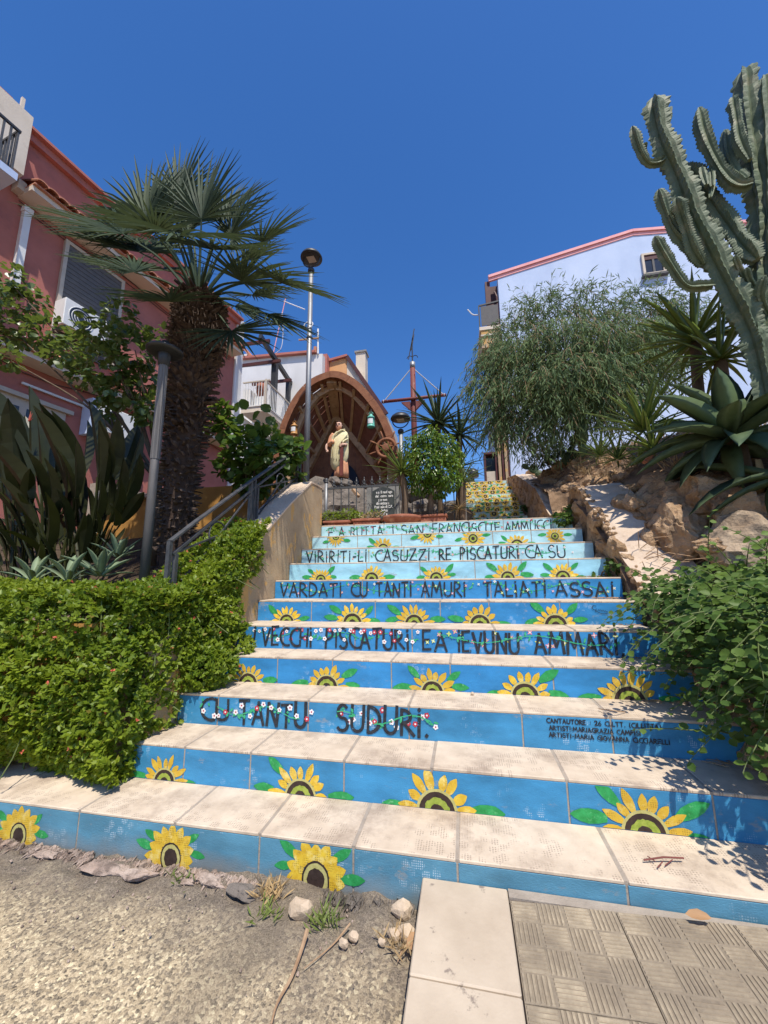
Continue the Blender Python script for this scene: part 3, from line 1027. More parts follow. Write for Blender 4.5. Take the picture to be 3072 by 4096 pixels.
def asphalt_mat():
    m, nt, b = _new('worn_asphalt')
    p = pos(nt)
    v = node(nt, 'ShaderNodeTexVoronoi', i_Scale=115., i_Randomness=1.)
    nt.links.new(p, v.inputs['Vector'])
    sp = nt.nodes.new('ShaderNodeSeparateColor')
    nt.links.new(v.outputs['Color'], sp.inputs[0])
    col = ramp(nt, sp.outputs[0], [(0, (.07, .058, .042)), (.22, (.17, .14, .10)), (.4, (.38, .295, .18)), (.7, (.54, .43, .27)), (.9, (.68, .56, .36)), (.96, (.88, .76, .48))])
    v2 = node(nt, 'ShaderNodeTexVoronoi', i_Scale=300., i_Randomness=1.)
    nt.links.new(p, v2.inputs['Vector'])
    sp2 = nt.nodes.new('ShaderNodeSeparateColor')
    nt.links.new(v2.outputs['Color'], sp2.inputs[0])
    col = mixc(nt, .4, col, ramp(nt, sp2.outputs[1], [(0, (.08, .065, .05)), (.6, (.44, .355, .235)), (1, (.65, .53, .36))]))
    st = ramp(nt, nz(nt, p, 2.2, 7, .65), [(.57, (0, 0, 0)), (.73, (.65, .65, .65))])
    col = mixc(nt, st, col, mixc(nt, sp2.outputs[2], (.045, .038, .03), (.13, .105, .08)))
    # dark grit washed up in a band along the foot of the stairs
    s3 = nt.nodes.new('ShaderNodeSeparateXYZ')
    nt.links.new(p, s3.inputs[0])
    yy = mth(nt, 'ADD', s3.outputs[1], mth(nt, 'MULTIPLY', nz(nt, p, 3, 4), .7))
    yy = mth(nt, 'SUBTRACT', yy, mth(nt, 'MULTIPLY', mth(nt, 'ADD', s3.outputs[0], .6), -.05))
    band = ramp(nt, yy, [(.0, (0, 0, 0)), (1, (1, 1, 1))])
    mr = node(nt, 'ShaderNodeMapRange', i_1=1.55, i_2=1.83)
    nt.links.new(yy, mr.inputs[0])
    col = mixc(nt, mth(nt, 'MULTIPLY', mr.outputs[0], .9), col, mixc(nt, sp2.outputs[0], (.07, .058, .048), (.22, .18, .14)))
    xx = mth(nt, 'ABSOLUTE', mth(nt, 'ADD', mth(nt, 'ADD', s3.outputs[0], 1.13), mth(nt, 'ADD', mth(nt, 'MULTIPLY', s3.outputs[1], -.28), mth(nt, 'MULTIPLY', mth(nt, 'SUBTRACT', nz(nt, p, 4, 5), .5), .3))))
    m2 = node(nt, 'ShaderNodeMapRange', i_1=.16, i_2=.02)
    nt.links.new(xx, m2.inputs[0])
    col = mixc(nt, mth(nt, 'MULTIPLY', m2.outputs[0], .55), col, mixc(nt, sp2.outputs[2], (.08, .065, .045), (.26, .21, .15)))
    nt.links.new(col, b.inputs['Base Color'])
    b.inputs['Roughness'].default_value = .95
    b.inputs['Specular IOR Level'].default_value = .25
    bn = node(nt, 'ShaderNodeBump', i_Strength=.55, i_Distance=.004)
    nt.links.new(mixc(nt, .35, v.outputs['Distance'], v2.outputs['Distance']), bn.inputs['Height'])
    bn.invert = True
    nt.links.new(bn.outputs[0], b.inputs['Normal'])
    return m


M['asphalt'] = asphalt_mat()
nx, ny = 230, 190
gx = np.linspace(-5.5, -.2, nx)
gy = np.concatenate([np.linspace(-4, .3, 30), np.linspace(.33, 1.665, ny - 30)])
V, Fc = [], []
for j, y in enumerate(gy):
    for i, x in enumerate(gx):
        q = Vector((x, y, 0))
        z = .012 * mnoise.noise(q * 2.2) + .005 * mnoise.noise(q * 9) + .004 * mnoise.noise(q * 38)
        e = max(0, 1 - (1.66 - y) / .32)
        z += e * (.03 * mnoise.noise(q * 7 + Vector((3, 1, 0))) + .02 * mnoise.noise(q * 19) + .012)
        V.append((x, y, z - .006))
for j in range(len(gy) - 1):
    for i in range(nx - 1):
        a = j * nx + i
        Fc.append((a, a + 1, a + nx + 1, a + nx))
asp = MB()
asp.v, asp.f, asp.m = V, Fc, [0] * len(Fc)
asp = asp.build('asphalt_road', M['asphalt'], smooth=True)
tag(asp, 'worn gritty asphalt in front of the bottom step', 'road', kind='structure')

M['slab'] = pm('pale_kerb_slab', (.44, .355, .26), (.56, .465, .35), s=5, c3=(.25, .2, .16), s3=16, t3=(.63, .69), rough=.8, bump=.3, bs=70, bd=.004)
M['groove'] = pm('groove_dirt', (.22, .18, .13), (.31, .255, .185), s=20, rough=1, bump=.5)
M['pave'] = pm('basket_weave_tile', (.30, .24, .165), (.50, .41, .28), s=22, c3=(.2, .16, .115), s3=5, t3=(.40, .66), rough=.9, bump=.6, bs=80, bd=.005)
side = thing('sidewalk', (.5, 1.0, .08), None, None)
tag(side, 'sidewalk of pale kerb slabs and ribbed basket-weave tiles', 'sidewalk', kind='structure')
zs = lambda x: .094 + .036 * max(0, x)
MB().box((-.19, -4, -.3), (3.6, 1.643, .072)).build('sidewalk_bed', M['mortar'], side)
for y0, y1 in ((1.277, 1.641), (.90, 1.272), (.52, .896), (.14, .516), (-.5, .136)):
    MB().box((-.2, y0, -.05), (.103, y1, .098 + random.uniform(-.001, .001))).build('kerb_slab', M['slab'], side, bevel=.004)
# ribbed tile: 4 x 4 cells of alternating bars
tm = MB()
cs = .084
NC = 4
tm.box((0, 0, -.03), (cs * NC - .0025, cs * NC - .0025, 0))
for a in range(NC):
    for b_ in range(NC):
        for k in range(6):
            w = (cs - .004) / 6
            u0, u1 = .002 + k * w, .002 + k * w + w * .68
            if (a + b_) % 2 == 0:
                x0, y0, x1, y1 = a * cs + u0, b_ * cs + .003, a * cs + u1, (b_ + 1) * cs - .004
            else:
                x0, y0, x1, y1 = a * cs + .003, b_ * cs + u0, (a + 1) * cs - .004, b_ * cs + u1
            z0, z1, i_ = 0, .003, .0015
            tm.add([(x0, y0, z0), (x1, y0, z0), (x1, y1, z0), (x0, y1, z0), (x0 + i_, y0 + i_, z1), (x1 - i_, y0 + i_, z1), (x1 - i_, y1 - i_, z1), (x0 + i_, y1 - i_, z1)],
                   [(4, 5, 6, 7), (0, 1, 5, 4), (1, 2, 6, 5), (2, 3, 7, 6), (3, 0, 4, 7)])
tme = bpy.data.meshes.new('paving_tile')
tme.from_pydata(tm.v, [], tm.f)
tme.materials.append(M['pave'])
tme.materials.append(M['groove'])
tme.polygons.foreach_set('material_index', [1 if i < 6 else 0 for i in range(len(tm.f))])
ts = cs * NC
for a in range(7):
    for b_ in range(6):
        x = .108 + a * ts
        y = 1.6 - (b_ + 1) * ts
        link('paving_tile', tme, side, Matrix.Translation((x, y, zs(x) - .004 + random.uniform(-.001, .001))) @ Matrix.Rotation(-.036, 4, 'Y') @ Matrix.Rotation(random.uniform(-.003, .003), 4, 'X'))
MB().box((.106, 1.602, .02), (3.5, 1.641, .1)).build('mortar_strip', M['mortar'], side)


# ------------------------------------------------------------------ left: side wall, railing, planting bed
def prism_x(mb, prof, x0, x1, mi=0):   # profile in (y, z) extruded along x
    n = len(prof)
    vs = [(x0, p[0], p[1]) for p in prof] + [(x1, p[0], p[1]) for p in prof]
    mb.add(vs, [tuple(range(n))[::-1], tuple(range(n, 2 * n))] + [(i, (i + 1) % n, n + (i + 1) % n, n + i) for i in range(n)], mi)
    return mb


M['ochre2'] = M['ochre']
lw = thing('stair_side_wall', (-1.9, 3.3, .4), 'tan stucco parapet with flaking ochre paint rising along the left of the stairs', 'wall')
prism_x(MB(), [(2.0, -.2), (4.66, -.2), (4.66, 2.36), (4.30, 2.345), (3.72, 1.965), (3.13, 1.54), (2.3, .98), (2.0, .78)], -2.06, -1.768).build('wall_body', M['stucco'], lw)
cp_ = MB()
cpz = [(2.0, .785), (2.3, .985), (3.13, 1.545), (3.72, 1.97), (4.30, 2.35), (4.66, 2.365)]
prism_x(cp_, [(a, b) for a, b in cpz] + [(a, b + .022) for a, b in cpz[::-1]], -2.075, -1.762)
cp_.build('wall_coping', M['cap'], lw)

XRl = -2.0
R_ = lambda x, y: atx(x, y, XRl)
rl = thing('stair_railing', R_(672, 2330), 'grey wrought iron railing with rings climbing the left side wall', 'railing')
hp = [R_(*p) for p in ((680, 2165), (781, 2087), (1001, 1927), (1207, 1784))]
for a, b in zip(hp, hp[1:]):
    MB().beam(a, b, .04, .014).build('handrail', M['iron'], rl)
lp = [R_(*p) for p in ((690, 2218), (1005, 1961), (1200, 1812))]
for a, b in zip(lp, lp[1:]):
    MB().beam(a, b, .018, .02).build('lower_rail', M['iron'], rl)
for top, bot in (((680, 2165), (668, 2345)), ((703, 2215), (694, 2345)), ((1004, 1926), (997, 2098)), ((1020, 1915), (1012, 2088)), ((1030, 1950), (1022, 2075)), ((1202, 1790), (1198, 1955)), ((1190, 1800), (1186, 1940))):
    t_ = R_(*top)
    b_ = t_.copy()
    b_[2] = R_(*bot)[2] - .03
    MB().beam(b_, t_, .028, .028, up=(0, 1, 0)).build('post', M['iron'], rl)
for a, b in (((712, 2206), (985, 2098)), ((1000, 1978), (815, 2222)), ((800, 2235), (726, 2322)), ((1034, 1948), (1170, 1921)), ((1135, 1910), (1036, 2056)), ((1190, 1905), (1040, 2040))):
    MB().beam(R_(*a), R_(*b), .012, .014).build('crossbar', M['iron'], rl)
for c, r in (((872, 2142), .115), ((1123, 1931), .105)):
    MB().torus(R_(*c), r, .007, (0, 1, 0), (0, 0, 1), 30, 6).build('ring', M['iron'], rl)

bed = MB()
nxx, nyy = 46, 60
gx, gy = np.linspace(-12, -2.03, nxx), np.linspace(2.0, 11, nyy)


def bedz(x, y):
    a = np.interp(y, [2.0, 3.0, 4.0, 5.0, 7, 11], [.98, 1.1, 1.5, 2.0, 2.35, 2.9])
    return a + .05 * mnoise.noise(Vector((x * 2, y * 2, 0))) + .02 * mnoise.noise(Vector((x * 7, y * 7, 3)))


bed.v = [(x, y, bedz(x, y)) for y in gy for x in gx]
bed.f = [(j * nxx + i, j * nxx + i + 1, (j + 1) * nxx + i + 1, (j + 1) * nxx + i) for j in range(nyy - 1) for i in range(nxx - 1)]
bed.m = [0] * len(bed.f)
tag(bed.build('planting_bed_soil', M['dsoil'], smooth=True), 'dark earth of the raised bed left of the stairs', 'soil', kind='structure')
rw = MB().box((-9, 1.975, -.2), (-2.065, 2.12, .95)).build('retaining_wall', M['ochre'])
tag(rw, 'low ochre retaining wall behind the flowering ground cover', 'wall')

# ground cover: leafy rosettes over the bed's edge, the wall top and its face
mass = MB()


def hedge_pts(n):
    P, N = [], []
    for _ in range(n):
        u = rng.random()
        if u < .5:                                        # front cascade 
            x = rng.uniform(-4.6, -1.74)
            z = rng.uniform(.16, 1.2)
            lower = .20 if x < -1.95 else .2
            if z < lower + .1 * mnoise.noise(Vector((x * 3, 0, 5))): continue
            bul = .10 + .09 * math.sin(z * 2.6) + (.14 * mnoise.noise(Vector((x * 2.1, z * 2.4, 1)))) + .07 * mnoise.noise(Vector((x * 6, z * 6, 2)))
            bul -= max(0, z - .75) * .5 - .10 * mnoise.noise(Vector((x * 1.1, z * 1.3, 9)))
            p = (x, 1.965 - bul, z)
            nn = (0.2 * rng.normal(), -.8, .85)
        elif u < .80:                                     # top
            x, y = (rng.uniform(-4.6, -1.72), rng.uniform(1.9, 3.3)) if rng.random() < .6 else (rng.uniform(-2.25, -1.70), rng.uniform(1.9, 3.2))
            zt = 1.16 + .16 * mnoise.noise(Vector((x * 1.7, y * 1.7, 7))) + max(0, (y - 2.55)) * .12
            if x > -2.2: zt = max(1.08, 1.66 + .69 * (y - 3.13)) + .05 + .07 * mnoise.noise(Vector((x * 4, y * 4, 7)))
            if x < -2.3 and y > 2.75 - .25 * mnoise.noise(Vector((x * 2, 0, 3))): continue
            if x > -2.3 and y > 3.2: continue
            p = (x, y, zt)
            nn = (.2 * rng.normal(), -.35, 1)
        else:                                             # over the wall's face beside the steps
            y = rng.uniform(1.85, 3.2)
            top = max(1.1, 1.62 + .69 * (y - 3.13))
            st = RI * max(1, math.floor((y - Y1) / TR) + 1)
            lo = st + max(0, (y - 2.55) * 1.45) - .02
            if y < 2.0: lo = .16
            if lo > top: continue
            z = rng.uniform(lo, top)
            bul = .0 + .07 * max(0, 1 - abs(z - lo - .3) / .5) + .06 * mnoise.noise(Vector((y * 3.5, z * 3.5, 4)))
            if y < 2.26: bul -= .05
            if 2.27 < y < 2.85 and z < st + .2: bul += .16 * max(0, mnoise.noise(Vector((y * 5, 2, 1))) + .5)
            p = (-1.765 + bul, y, z)
            nn = (1, -.35, .55)
        P.append(p)
        N.append(nn)
    return np.array(P), np.array(N)


hc, hn = hedge_pts(12500)
hn = hn / np.linalg.norm(hn, axis=1, keepdims=True)
dep = rng.random(len(hc)) ** 1.5 * .09
hc = hc - hn * dep[:, None]
BLOBS = [((-1.80, 2.60, .93), (.15, .2, .2), 480), ((-1.70, 2.40, .62), (.17, .18, .15), 460), ((-1.80, 2.16, .68), (.09, .22, .42), 600), ((-1.79, 2.46, .9), (.1, .3, .3), 560),
         ((-1.83, 2.92, 1.40), (.13, .26, .2), 560), ((-1.66, 2.62, .72), (.13, .12, .08), 200), ((-1.88, 1.98, .42), (.09, .14, .3), 360), ((-2.6, 1.92, .98), (.6, .16, .2), 600), ((-3.6, 1.9, .92), (.55, .18, .25), 500), ((-3.1, 1.86, .62), (.4, .16, .22), 500), ((-2.35, 1.9, .5), (.3, .12, .2), 400)]
ex, en = [], []
for c_, r_, n_ in BLOBS:
    d_ = rdir(n_)
    p_ = np.array(c_) + d_ * np.array(r_) * (1 + .12 * np.sin(d_[:, :1] * 9 + d_[:, 2:] * 7))
    fl = np.where(p_[:, 0] > -1.77, RI * np.maximum(1, np.floor((p_[:, 1] - Y1) / TR) + 1) + .015, .18)
    ok = (p_[:, 2] > fl) & (p_[:, 0] > -4.6)
    ex.append(p_[ok]); en.append((d_ + np.array((.2, -.4, .5)))[ok])
hc = np.concatenate([hc] + ex)
hn = np.concatenate([hn] + en)
hn = hn / np.linalg.norm(hn, axis=1, keepdims=True)
dep = np.concatenate([dep, rng.random(len(hc) - len(dep)) ** 1.5 * .05])
k = 6
P = np.repeat(hc, k, 0) + rng.normal(size=(len(hc) * k, 3)) * .006
D = np.repeat(hn, k, 0) * .55 + rdir(len(P)) * .9
Nn = np.repeat(hn, k, 0) + rdir(len(P)) * .5 + np.array((0, 0, .3))
hedge = cloud('flowering_ground_cover', P, D, Nn, rng.uniform(.026, .043, len(P)), rng.uniform(.017, .026, len(P)), T_OVAL if False else T_KITE, L['hedge'])
tag(hedge, 'glossy green ground cover with coral flowers spilling over the left wall', 'ground cover', kind='stuff')
fl_i = rng.choice(len(hc), 110, replace=False)
fp = hc[fl_i] + hn[fl_i] * (dep[fl_i][:, None] + .022)
P = np.repeat(fp, 7, 0)
D = np.repeat(hn[fl_i], 7, 0) * .35 + rdir(len(P))
flw = cloud('coral_flowers', P, D, np.repeat(hn[fl_i], 7, 0), .013, .008, T_KITE, L['flower'], None, 'stuff')
tag(flw, 'tiny coral flowers dotted over the ground cover', 'flowers', kind='stuff')
# woody tangle under the leaves
tg = MB()
for i in range(0, len(hc), 45):
    p, n_ = hc[i] - hn[i] * .03, hn[i]
    q = p + np.array((rng.normal() * .1, rng.normal() * .06, -.12)) - n_ * .05
    tg.tube([p, (p + q) / 2 - n_ * .01, q], .003, 4, cap=False)
tag(tg.build('ground_cover_stems', M['stem']), 'tangled green stems under the ground cover leaves', 'stems', kind='stuff')


# ------------------------------------------------------------------ garden lamp post
def vcyl(c, z0, z1, r, n=16):
    return MB().tube([(c[0], c[1], z0), (c[0], c[1], z1)], r, n)


pb, pt = at(570, 2405, 2.6), at(655, 1440, 2.6)
gl = thing('garden_lamp_post', (pb[0], pb[1], 1.0), 'weathered grey lamp post with mushroom hat rising from the ground cover', 'lamp post')
cx, cy = (pb[0] + pt[0]) / 2, pb[1]
tl = np.array((cx - pb[0], 0, 0)) * .6
MB().tube([(cx - tl[0], cy, .9), (cx + tl[0] * .2, cy, 2.0), (cx + tl[0] * .9, cy, pt[2] - .32)], [.038, .033, .031], 18).build('pole', M['rpost'], gl, True)
fl_ = [1, .9]
MB().tube([(cx + tl[0] * .2, cy, 2.18), (cx + tl[0] * .95, cy, pt[2] - .03)], [.038, .037], 24, star=[1, .88]).build('fluted_sleeve', M['rpost'], gl)
hx = cx + tl[0]
MB().lathe([(.03, -.06), (.045, -.05), (.052, .06), (.045, .09)], 20, (hx, cy, pt[2])).build('collar', M['dark'], gl, True)
MB().lathe([(.03, .05), (.11, .06), (.14, .07), (.145, .082), (.13, .097), (.08, .115), (.04, .135), (.03, .17), (.016, .18)], 32, (hx, cy, pt[2])).build('hat', M['dark'], gl, True)


# ------------------------------------------------------------------ street lamps (one model, three places)
def street_lamp(base, ztop, rdisc, label, yaw=0., scale=1., bands=False):
    t = thing('street_lamp', base, label, 'street lamp', 'street lamps round the shrine')
    x, y, z = base
    s = rdisc
    MB().tube([(x, y, z), (x, y, z + (ztop - z) * .45), (x, y, ztop - s * .2)], [s * .27, s * .23, s * .2], 16).build('pole', M['steel'], t, True)
    MB().lathe([(s * .2, -s * .3), (s * .3, -s * .28), (s * .3, 0), (s * .22, .02)], 16, (x, y, ztop - s * .1)).build('collar', M['dark'], t, True)
    hz = ztop + s * 1.0
    MB().torus((x, y, hz), s * .82, s * .06, (1, 0, 0), (0, 0, 1), 20, 8, 0, math.pi, 2 * math.pi).build('bracket', M['dark'], t, True)
    hd = MB()
    hd.lathe([(s * .55, .0), (s * .93, s * .02), (s, s * .06), (s, s * .16), (s * .88, s * .38), (s * .6, s * .6), (s * .25, s * .7), (s * .08, s * .74), (s * .06, s * .82)], 28, (x, y, hz))
    h = hd.build('lamp_head', M['dark'], t, True)
    sub(MB().box((x - s * .36, y - s * .36, hz - s * .03), (x + s * .36, y + s * .36, hz - s * .004)).build('diffuser', M['panel']), h)
    if bands:
        for zz in (z + .85, z + 3.0):
            MB().tube([(x, y, zz), (x, y, zz + .03)], s * .27, 14).build('band', M['iron'], t)
        MB().torus((x - .02, y - .02, z + 3.28), .09, .008, (1, 0, 0), (0, .3, 1), 20, 6).build('cable_loop', M['plastic'], t)
        MB().tube([(x, y, z), (x, y, z + .3)], s * .285, 16).build('rubber_sleeve', M['dark'], t)
    return t


bt = at(1214, 1925, 6.3)
tp = at(1245, 1075, 6.3)
street_lamp((tp[0], 6.3, 2.75), tp[2], .215, 'tall grey street lamp in front of the wooden arch', bands=True)
b2, t2 = at(1604, 1800, 7.0), at(1603, 1718, 7.0)
street_lamp((t2[0], 7.0, 2.1), t2[2], .195, 'small street lamp between the wooden arch and the red mast')
t3 = at(690, 1190, 8.2)
street_lamp((t3[0], 8.2, 2.6), t3[2], .2, 'street lamp half hidden behind the palm crown')


# ------------------------------------------------------------------ fan palm
PY = 3.05
pB, pT = at(700, 2290, PY), at(792, 1200, PY)
palm = thing('fan_palm', (pB[0], PY, .95), 'tall fan palm with shaggy dark trunk rising behind the railing', 'palm tree')
axis = spline([pB + np.array((0, 0, -.35)), at(722, 1900, PY), at(770, 1500, PY), at(800, 1290, PY), pT], 6)
rads = np.interp(np.linspace(0, 1, len(axis)), [0, .2, .45, .75, .9, 1], [.12, .125, .165, .19, .165, .10])
MB().tube(axis, rads, 18).build('trunk', M['palmb'], palm, True)


def stub_mesh(seed):
    r = random.Random(seed)
    mb = MB()
    st = 4
    vs = []
    w = r.uniform(.021, .03)
    for i in range(st + 1):
        t = i / st
        ww = w * (1 - .45 * t) * (1 if i < st else r.uniform(.4, .9))
        z = .035 * t * t + r.uniform(-.004, .004)
        vs += [(-ww, t * .095, z), (0, t * .095, z + .009), (ww, t * .095 + r.uniform(-.01, .01), z), (0, t * .095, z - .007)]
    fs = [(i * 4 + k, i * 4 + (k + 1) % 4, (i + 1) * 4 + (k + 1) % 4, (i + 1) * 4 + k) for i in range(st) for k in range(4)] + [(16, 17, 18, 19)]
    me = bpy.data.meshes.new('leaf_stub')
    me.from_pydata(vs, [], fs)
    me.materials.append(M['stub'])
    return me


STUB = [stub_mesh(i) for i in range(5)]
tot = 1150
stuffmb = MB()
cnt = 0
for i in range(tot):
    t = (i + .5) / tot
    f = .1 + .84 * t
    k = f * (len(axis) - 1)
    i0 = min(int(k), len(axis) - 2)
    c = axis[i0] + (axis[i0 + 1] - axis[i0]) * (k - i0)
    r = np.interp(k, range(len(rads)), rads)
    a = i * 2.39996 + random.uniform(-.1, .1)
    o = np.array((math.cos(a), math.sin(a), 0))
    up = .8 if f > .45 else random.uniform(-.2, .6)
    if f < .42: up = -.35 + random.uniform(-.3, .5)
    d = o * .75 + np.array((0, 0, up)) + np.array(rdir(1)[0]) * .22
    Rm = basis(d, o)
    sc = random.uniform(.75, 1.15) * (1.15 if f > .35 else .62 + f)
    vis = o[1] < .1 and i % 2 and cnt < 300
    if vis:
        link('leaf_stub', STUB[i % 5], palm, mat4(Rm, c + o * r * .9, sc))
        cnt += 1
    else:
        me = STUB[i % 5]
        vs = [Rm @ (np.array(v.co) * sc) + c + o * r * .9 for v in me.vertices]
        stuffmb.add(vs, [tuple(p.vertices) for p in me.polygons])
tag(stuffmb.build('leaf_stubs', M['stub'], palm), kind='stuff')
fib = MB()
for i in range(420):
    f = random.uniform(.5, 1)
    k = f * (len(axis) - 1)
    i0 = min(int(k), len(axis) - 2)
    c = axis[i0] + (axis[i0 + 1] - axis[i0]) * (k - i0)
    r = np.interp(k, range(len(rads)), rads)
    a = random.uniform(0, 6.28)
    o = np.array((math.cos(a), math.sin(a), 0))
    p = c + o * r
    fib.tube([p, p + o * .05 + np.array((0, 0, -.03)), p + o * .07 + np.array((random.uniform(-.04, .04), 0, -.12))], .0035, 3, cap=False)
tag(fib.build('trunk_fibre', M['stub'], palm), kind='stuff')


crown = pT + np.array((0, 0, -.02))
FRN = [((491, 936), 2.75, (133, 764), 2.55, (.3, -.75, .6)), ((583, 877), 2.95, (371, 552), 2.9, (.3, -.9, -.25)), ((806, 877), 2.9, (796, 592), 2.85, (0, -1, -.42)), ((716, 804), 3.3, (623, 559), 3.35, (.1, -1, -.4)),
       ((922, 943), 3.0, (1087, 757), 2.9, (-.3, -.9, -.1)), ((716, 943), 2.45, (690, 905), 1.9, (0, -.3, .95)), ((537, 1089), 2.7, (278, 983), 2.5, (.1, -.7, .7)), ((683, 1208), 2.65, (550, 1155), 2.25, (.1, -.6, .8)),
       ((1047, 970), 3.1, (1258, 830), 3.15, (-.2, -.6, .8)), ((1125, 1133), 2.9, (1377, 1179), 2.8, (0, -.35, .95)), ((966, 1126), 2.8, (1270, 1040), 2.7, (0, -.35, .95)), ((1066, 1258), 2.9, (1245, 1358), 2.8, (.3, -.4, .85)),
       ((926, 1325), 3.0, (1059, 1404), 2.75, (.3, -.8, .5)), ((940, 1225), 3.3, (1079, 1292), 3.35, (.2, -.5, .8)), ((630, 996), 3.3, (420, 890), 3.45, (0, -.6, .8)), ((660, 1080), 3.4, (470, 1040), 3.6, (0, -.5, .85)),
       ((890, 880), 3.5, (960, 660), 3.7, (0, -1, -.4)), ((620, 850), 3.5, (480, 640), 3.7, (.2, -1, -.35)), ((980, 1040), 3.6, (1180, 980), 3.9, (0, -.5, .8)), ((760, 930), 3.6, (740, 720), 3.9, (0, -1, -.4)),
       ((560, 1010), 3.0, (330, 890), 3.1, (.1, -.6, .8)), ((850, 1000), 2.6, (960, 950), 2.2, (-.1, -.4, .9)), ((620, 930), 2.5, (430, 830), 2.15, (.1, -.5, .85)), ((1010, 1180), 3.5, (1150, 1190), 3.9, (.1, -.4, .9)), ((720, 880), 3.0, (700, 640), 2.95, (0, -1, -.45))]


def frond(seed, h, tip, nrm, spread=112, nseg=38, fold=.18, droop=.16):
    r = random.Random(seed)
    mb = MB()
    mid = (crown + h) / 2 + np.array((0, 0, .10 * np.linalg.norm(h - crown)))
    mb.tube(spline([crown + (h - crown) * .04, mid, h], 5), np.linspace(.019, .007, 11), 5)
    Rm = basis(tip - h, nrm)
    sx, sy, sn = Rm[:, 0], Rm[:, 1], Rm[:, 2]
    Ls = np.linalg.norm(tip - h)
    Ls = min(.92, max(.62, Ls))
    dth = rad(2 * spread) / nseg
    for k in range(nseg):
        th = rad(-spread) + dth * (k + .5) + r.uniform(-.25, .25) * dth
        ab = abs(th) / rad(spread)
        Lg = Ls * (1 - .36 * ab ** 1.6) * r.uniform(.84, 1.05)
        d = sx * math.sin(th) + sy * math.cos(th) + sn * (fold * math.sin(ab * 1.5) - .04 + r.uniform(-.05, .05))
        d /= np.linalg.norm(d)
        s = np.cross(d, sn)
        s /= np.linalg.norm(s)
        n_ = np.cross(s, d)
        w1 = .34 * Lg * dth * .72
        st = [(0, .003), (.34, w1), (.66, w1 * .62), (1, .0012)]
        if r.random() < .1: st[-1] = (.84, w1 * .3)
        dr = droop * r.uniform(.3, 1.9)
        vs = []
        for t, w in st:
            p = h + d * Lg * t + np.array((0, 0, -1)) * dr * Lg * max(0, t - .45) ** 2
            vs += [p + s * w + n_ * w * .8, p, p - s * w + n_ * w * .8]
        fs = []
        for q in range(3):
            fs += [(q * 3, q * 3 + 1, q * 3 + 4, q * 3 + 3), (q * 3 + 1, q * 3 + 2, q * 3 + 5, q * 3 + 4)]
        mb.add(vs, fs)
    mb.build('frond', L['palm'], palm)


for i, (hp_, Yh, tp_, Yt, nr) in enumerate(FRN):
    frond(i + 50, at(*hp_, Yh), at(*tp_, Yt), nr)
for i in range(7):
    a, e = i * 2.4, rad(random.uniform(55, 85))
    d = np.array((math.cos(a) * math.cos(e), math.sin(a) * math.cos(e), math.sin(e)))
    MB().tube([crown - d * .05, crown + d * .25, crown + d * .5], [.016, .012, .003], 5).build('young_spear', L['palm'], palm)
for i in range(10):
    a = i * .63
    d = np.array((math.cos(a), math.sin(a), .15))
    MB().tube([crown + d * .06, crown + d * .16 + np.array((0, 0, .03)), crown + d * .26 + np.array((0, 0, .02))], [.03, .024, .012], 5).build('petiole_stump', M['stub'], palm)


# ------------------------------------------------------------------ bird of paradise clump
def strel_mesh(seed, Lp):
    r = random.Random(seed)
    mb = MB()
    bend = r.uniform(.02, .16)
    st = 7
    mb.tube([(0, 0, 0), (0, Lp * .5, 0), (0, Lp, -.01)], [.011, .009, .006], 5)
    w = r.uniform(.045, .068)
    lb = r.uniform(.42, .55)
    vs, fs = [], []
    for i in range(st + 1):
        t = i / st
        ww = w * (math.sin(math.pi * (t * .86 + .09)) ** .75) * (1 if i < st else .1) * r.uniform(.93, 1.05)
        y, z = Lp + lb * t, -bend * t * t
        vs += [(-ww, y, z + ww * .42), (0, y, z), (ww, y, z + ww * .42), (0, y, z - .006)]
    for i in range(st):
        for k in range(4):
            fs.append((i * 4 + k, i * 4 + (k + 1) % 4, (i + 1) * 4 + (k + 1) % 4, (i + 1) * 4 + k))
    mb.add(vs, fs)
    me = bpy.data.meshes.new('leaf')
    me.from_pydata(mb.v, [], mb.f)
    me.materials.append(L['strel'])
    return me


SM = [strel_mesh(i, .55 + .09 * (i % 5)) for i in range(8)]
stl = thing('bird_of_paradise', at(230, 2280, 3.0), 'dark clump of long paddle leaves at the left edge behind the ground cover', 'plant')
random.seed(4)
STIP = [((70, 1640), 2.75), ((150, 1560), 3.1), ((265, 1645), 2.9), ((255, 1700), 3.2), ((330, 1760), 2.6), ((420, 1640), 3.3), ((500, 1700), 3.1), ((590, 1740), 3.2), ((610, 1830), 3.0),
        ((580, 1960), 2.8), ((40, 1760), 2.5), ((20, 1900), 2.4), ((120, 1860), 2.5), ((250, 1960), 2.45), ((190, 1800), 2.6), ((0, 1650), 3.1), ((-60, 1800), 2.8), ((110, 1700), 3.3),
        ((330, 1860), 2.9), ((450, 1830), 3.3), ((380, 1700), 3.4), ((540, 2000), 3.2), ((60, 2080), 2.4), ((200, 2150), 2.4), ((-40, 1960), 2.5), ((180, 1680), 2.95), ((30, 1560), 3.2), ((300, 1950), 3.2),
        ((420, 1950), 2.8), ((140, 1960), 2.55), ((260, 1840), 2.55), ((-20, 2070), 2.5), ((480, 1900), 3.0), ((360, 2050), 2.7), ((90, 1920), 2.8), ((230, 2040), 2.6)]
rs_ = random.Random(77)
STIP += [((rs_.uniform(-60, 560), rs_.uniform(1640, 2160)), rs_.uniform(2.5, 3.5)) for _ in range(46)]
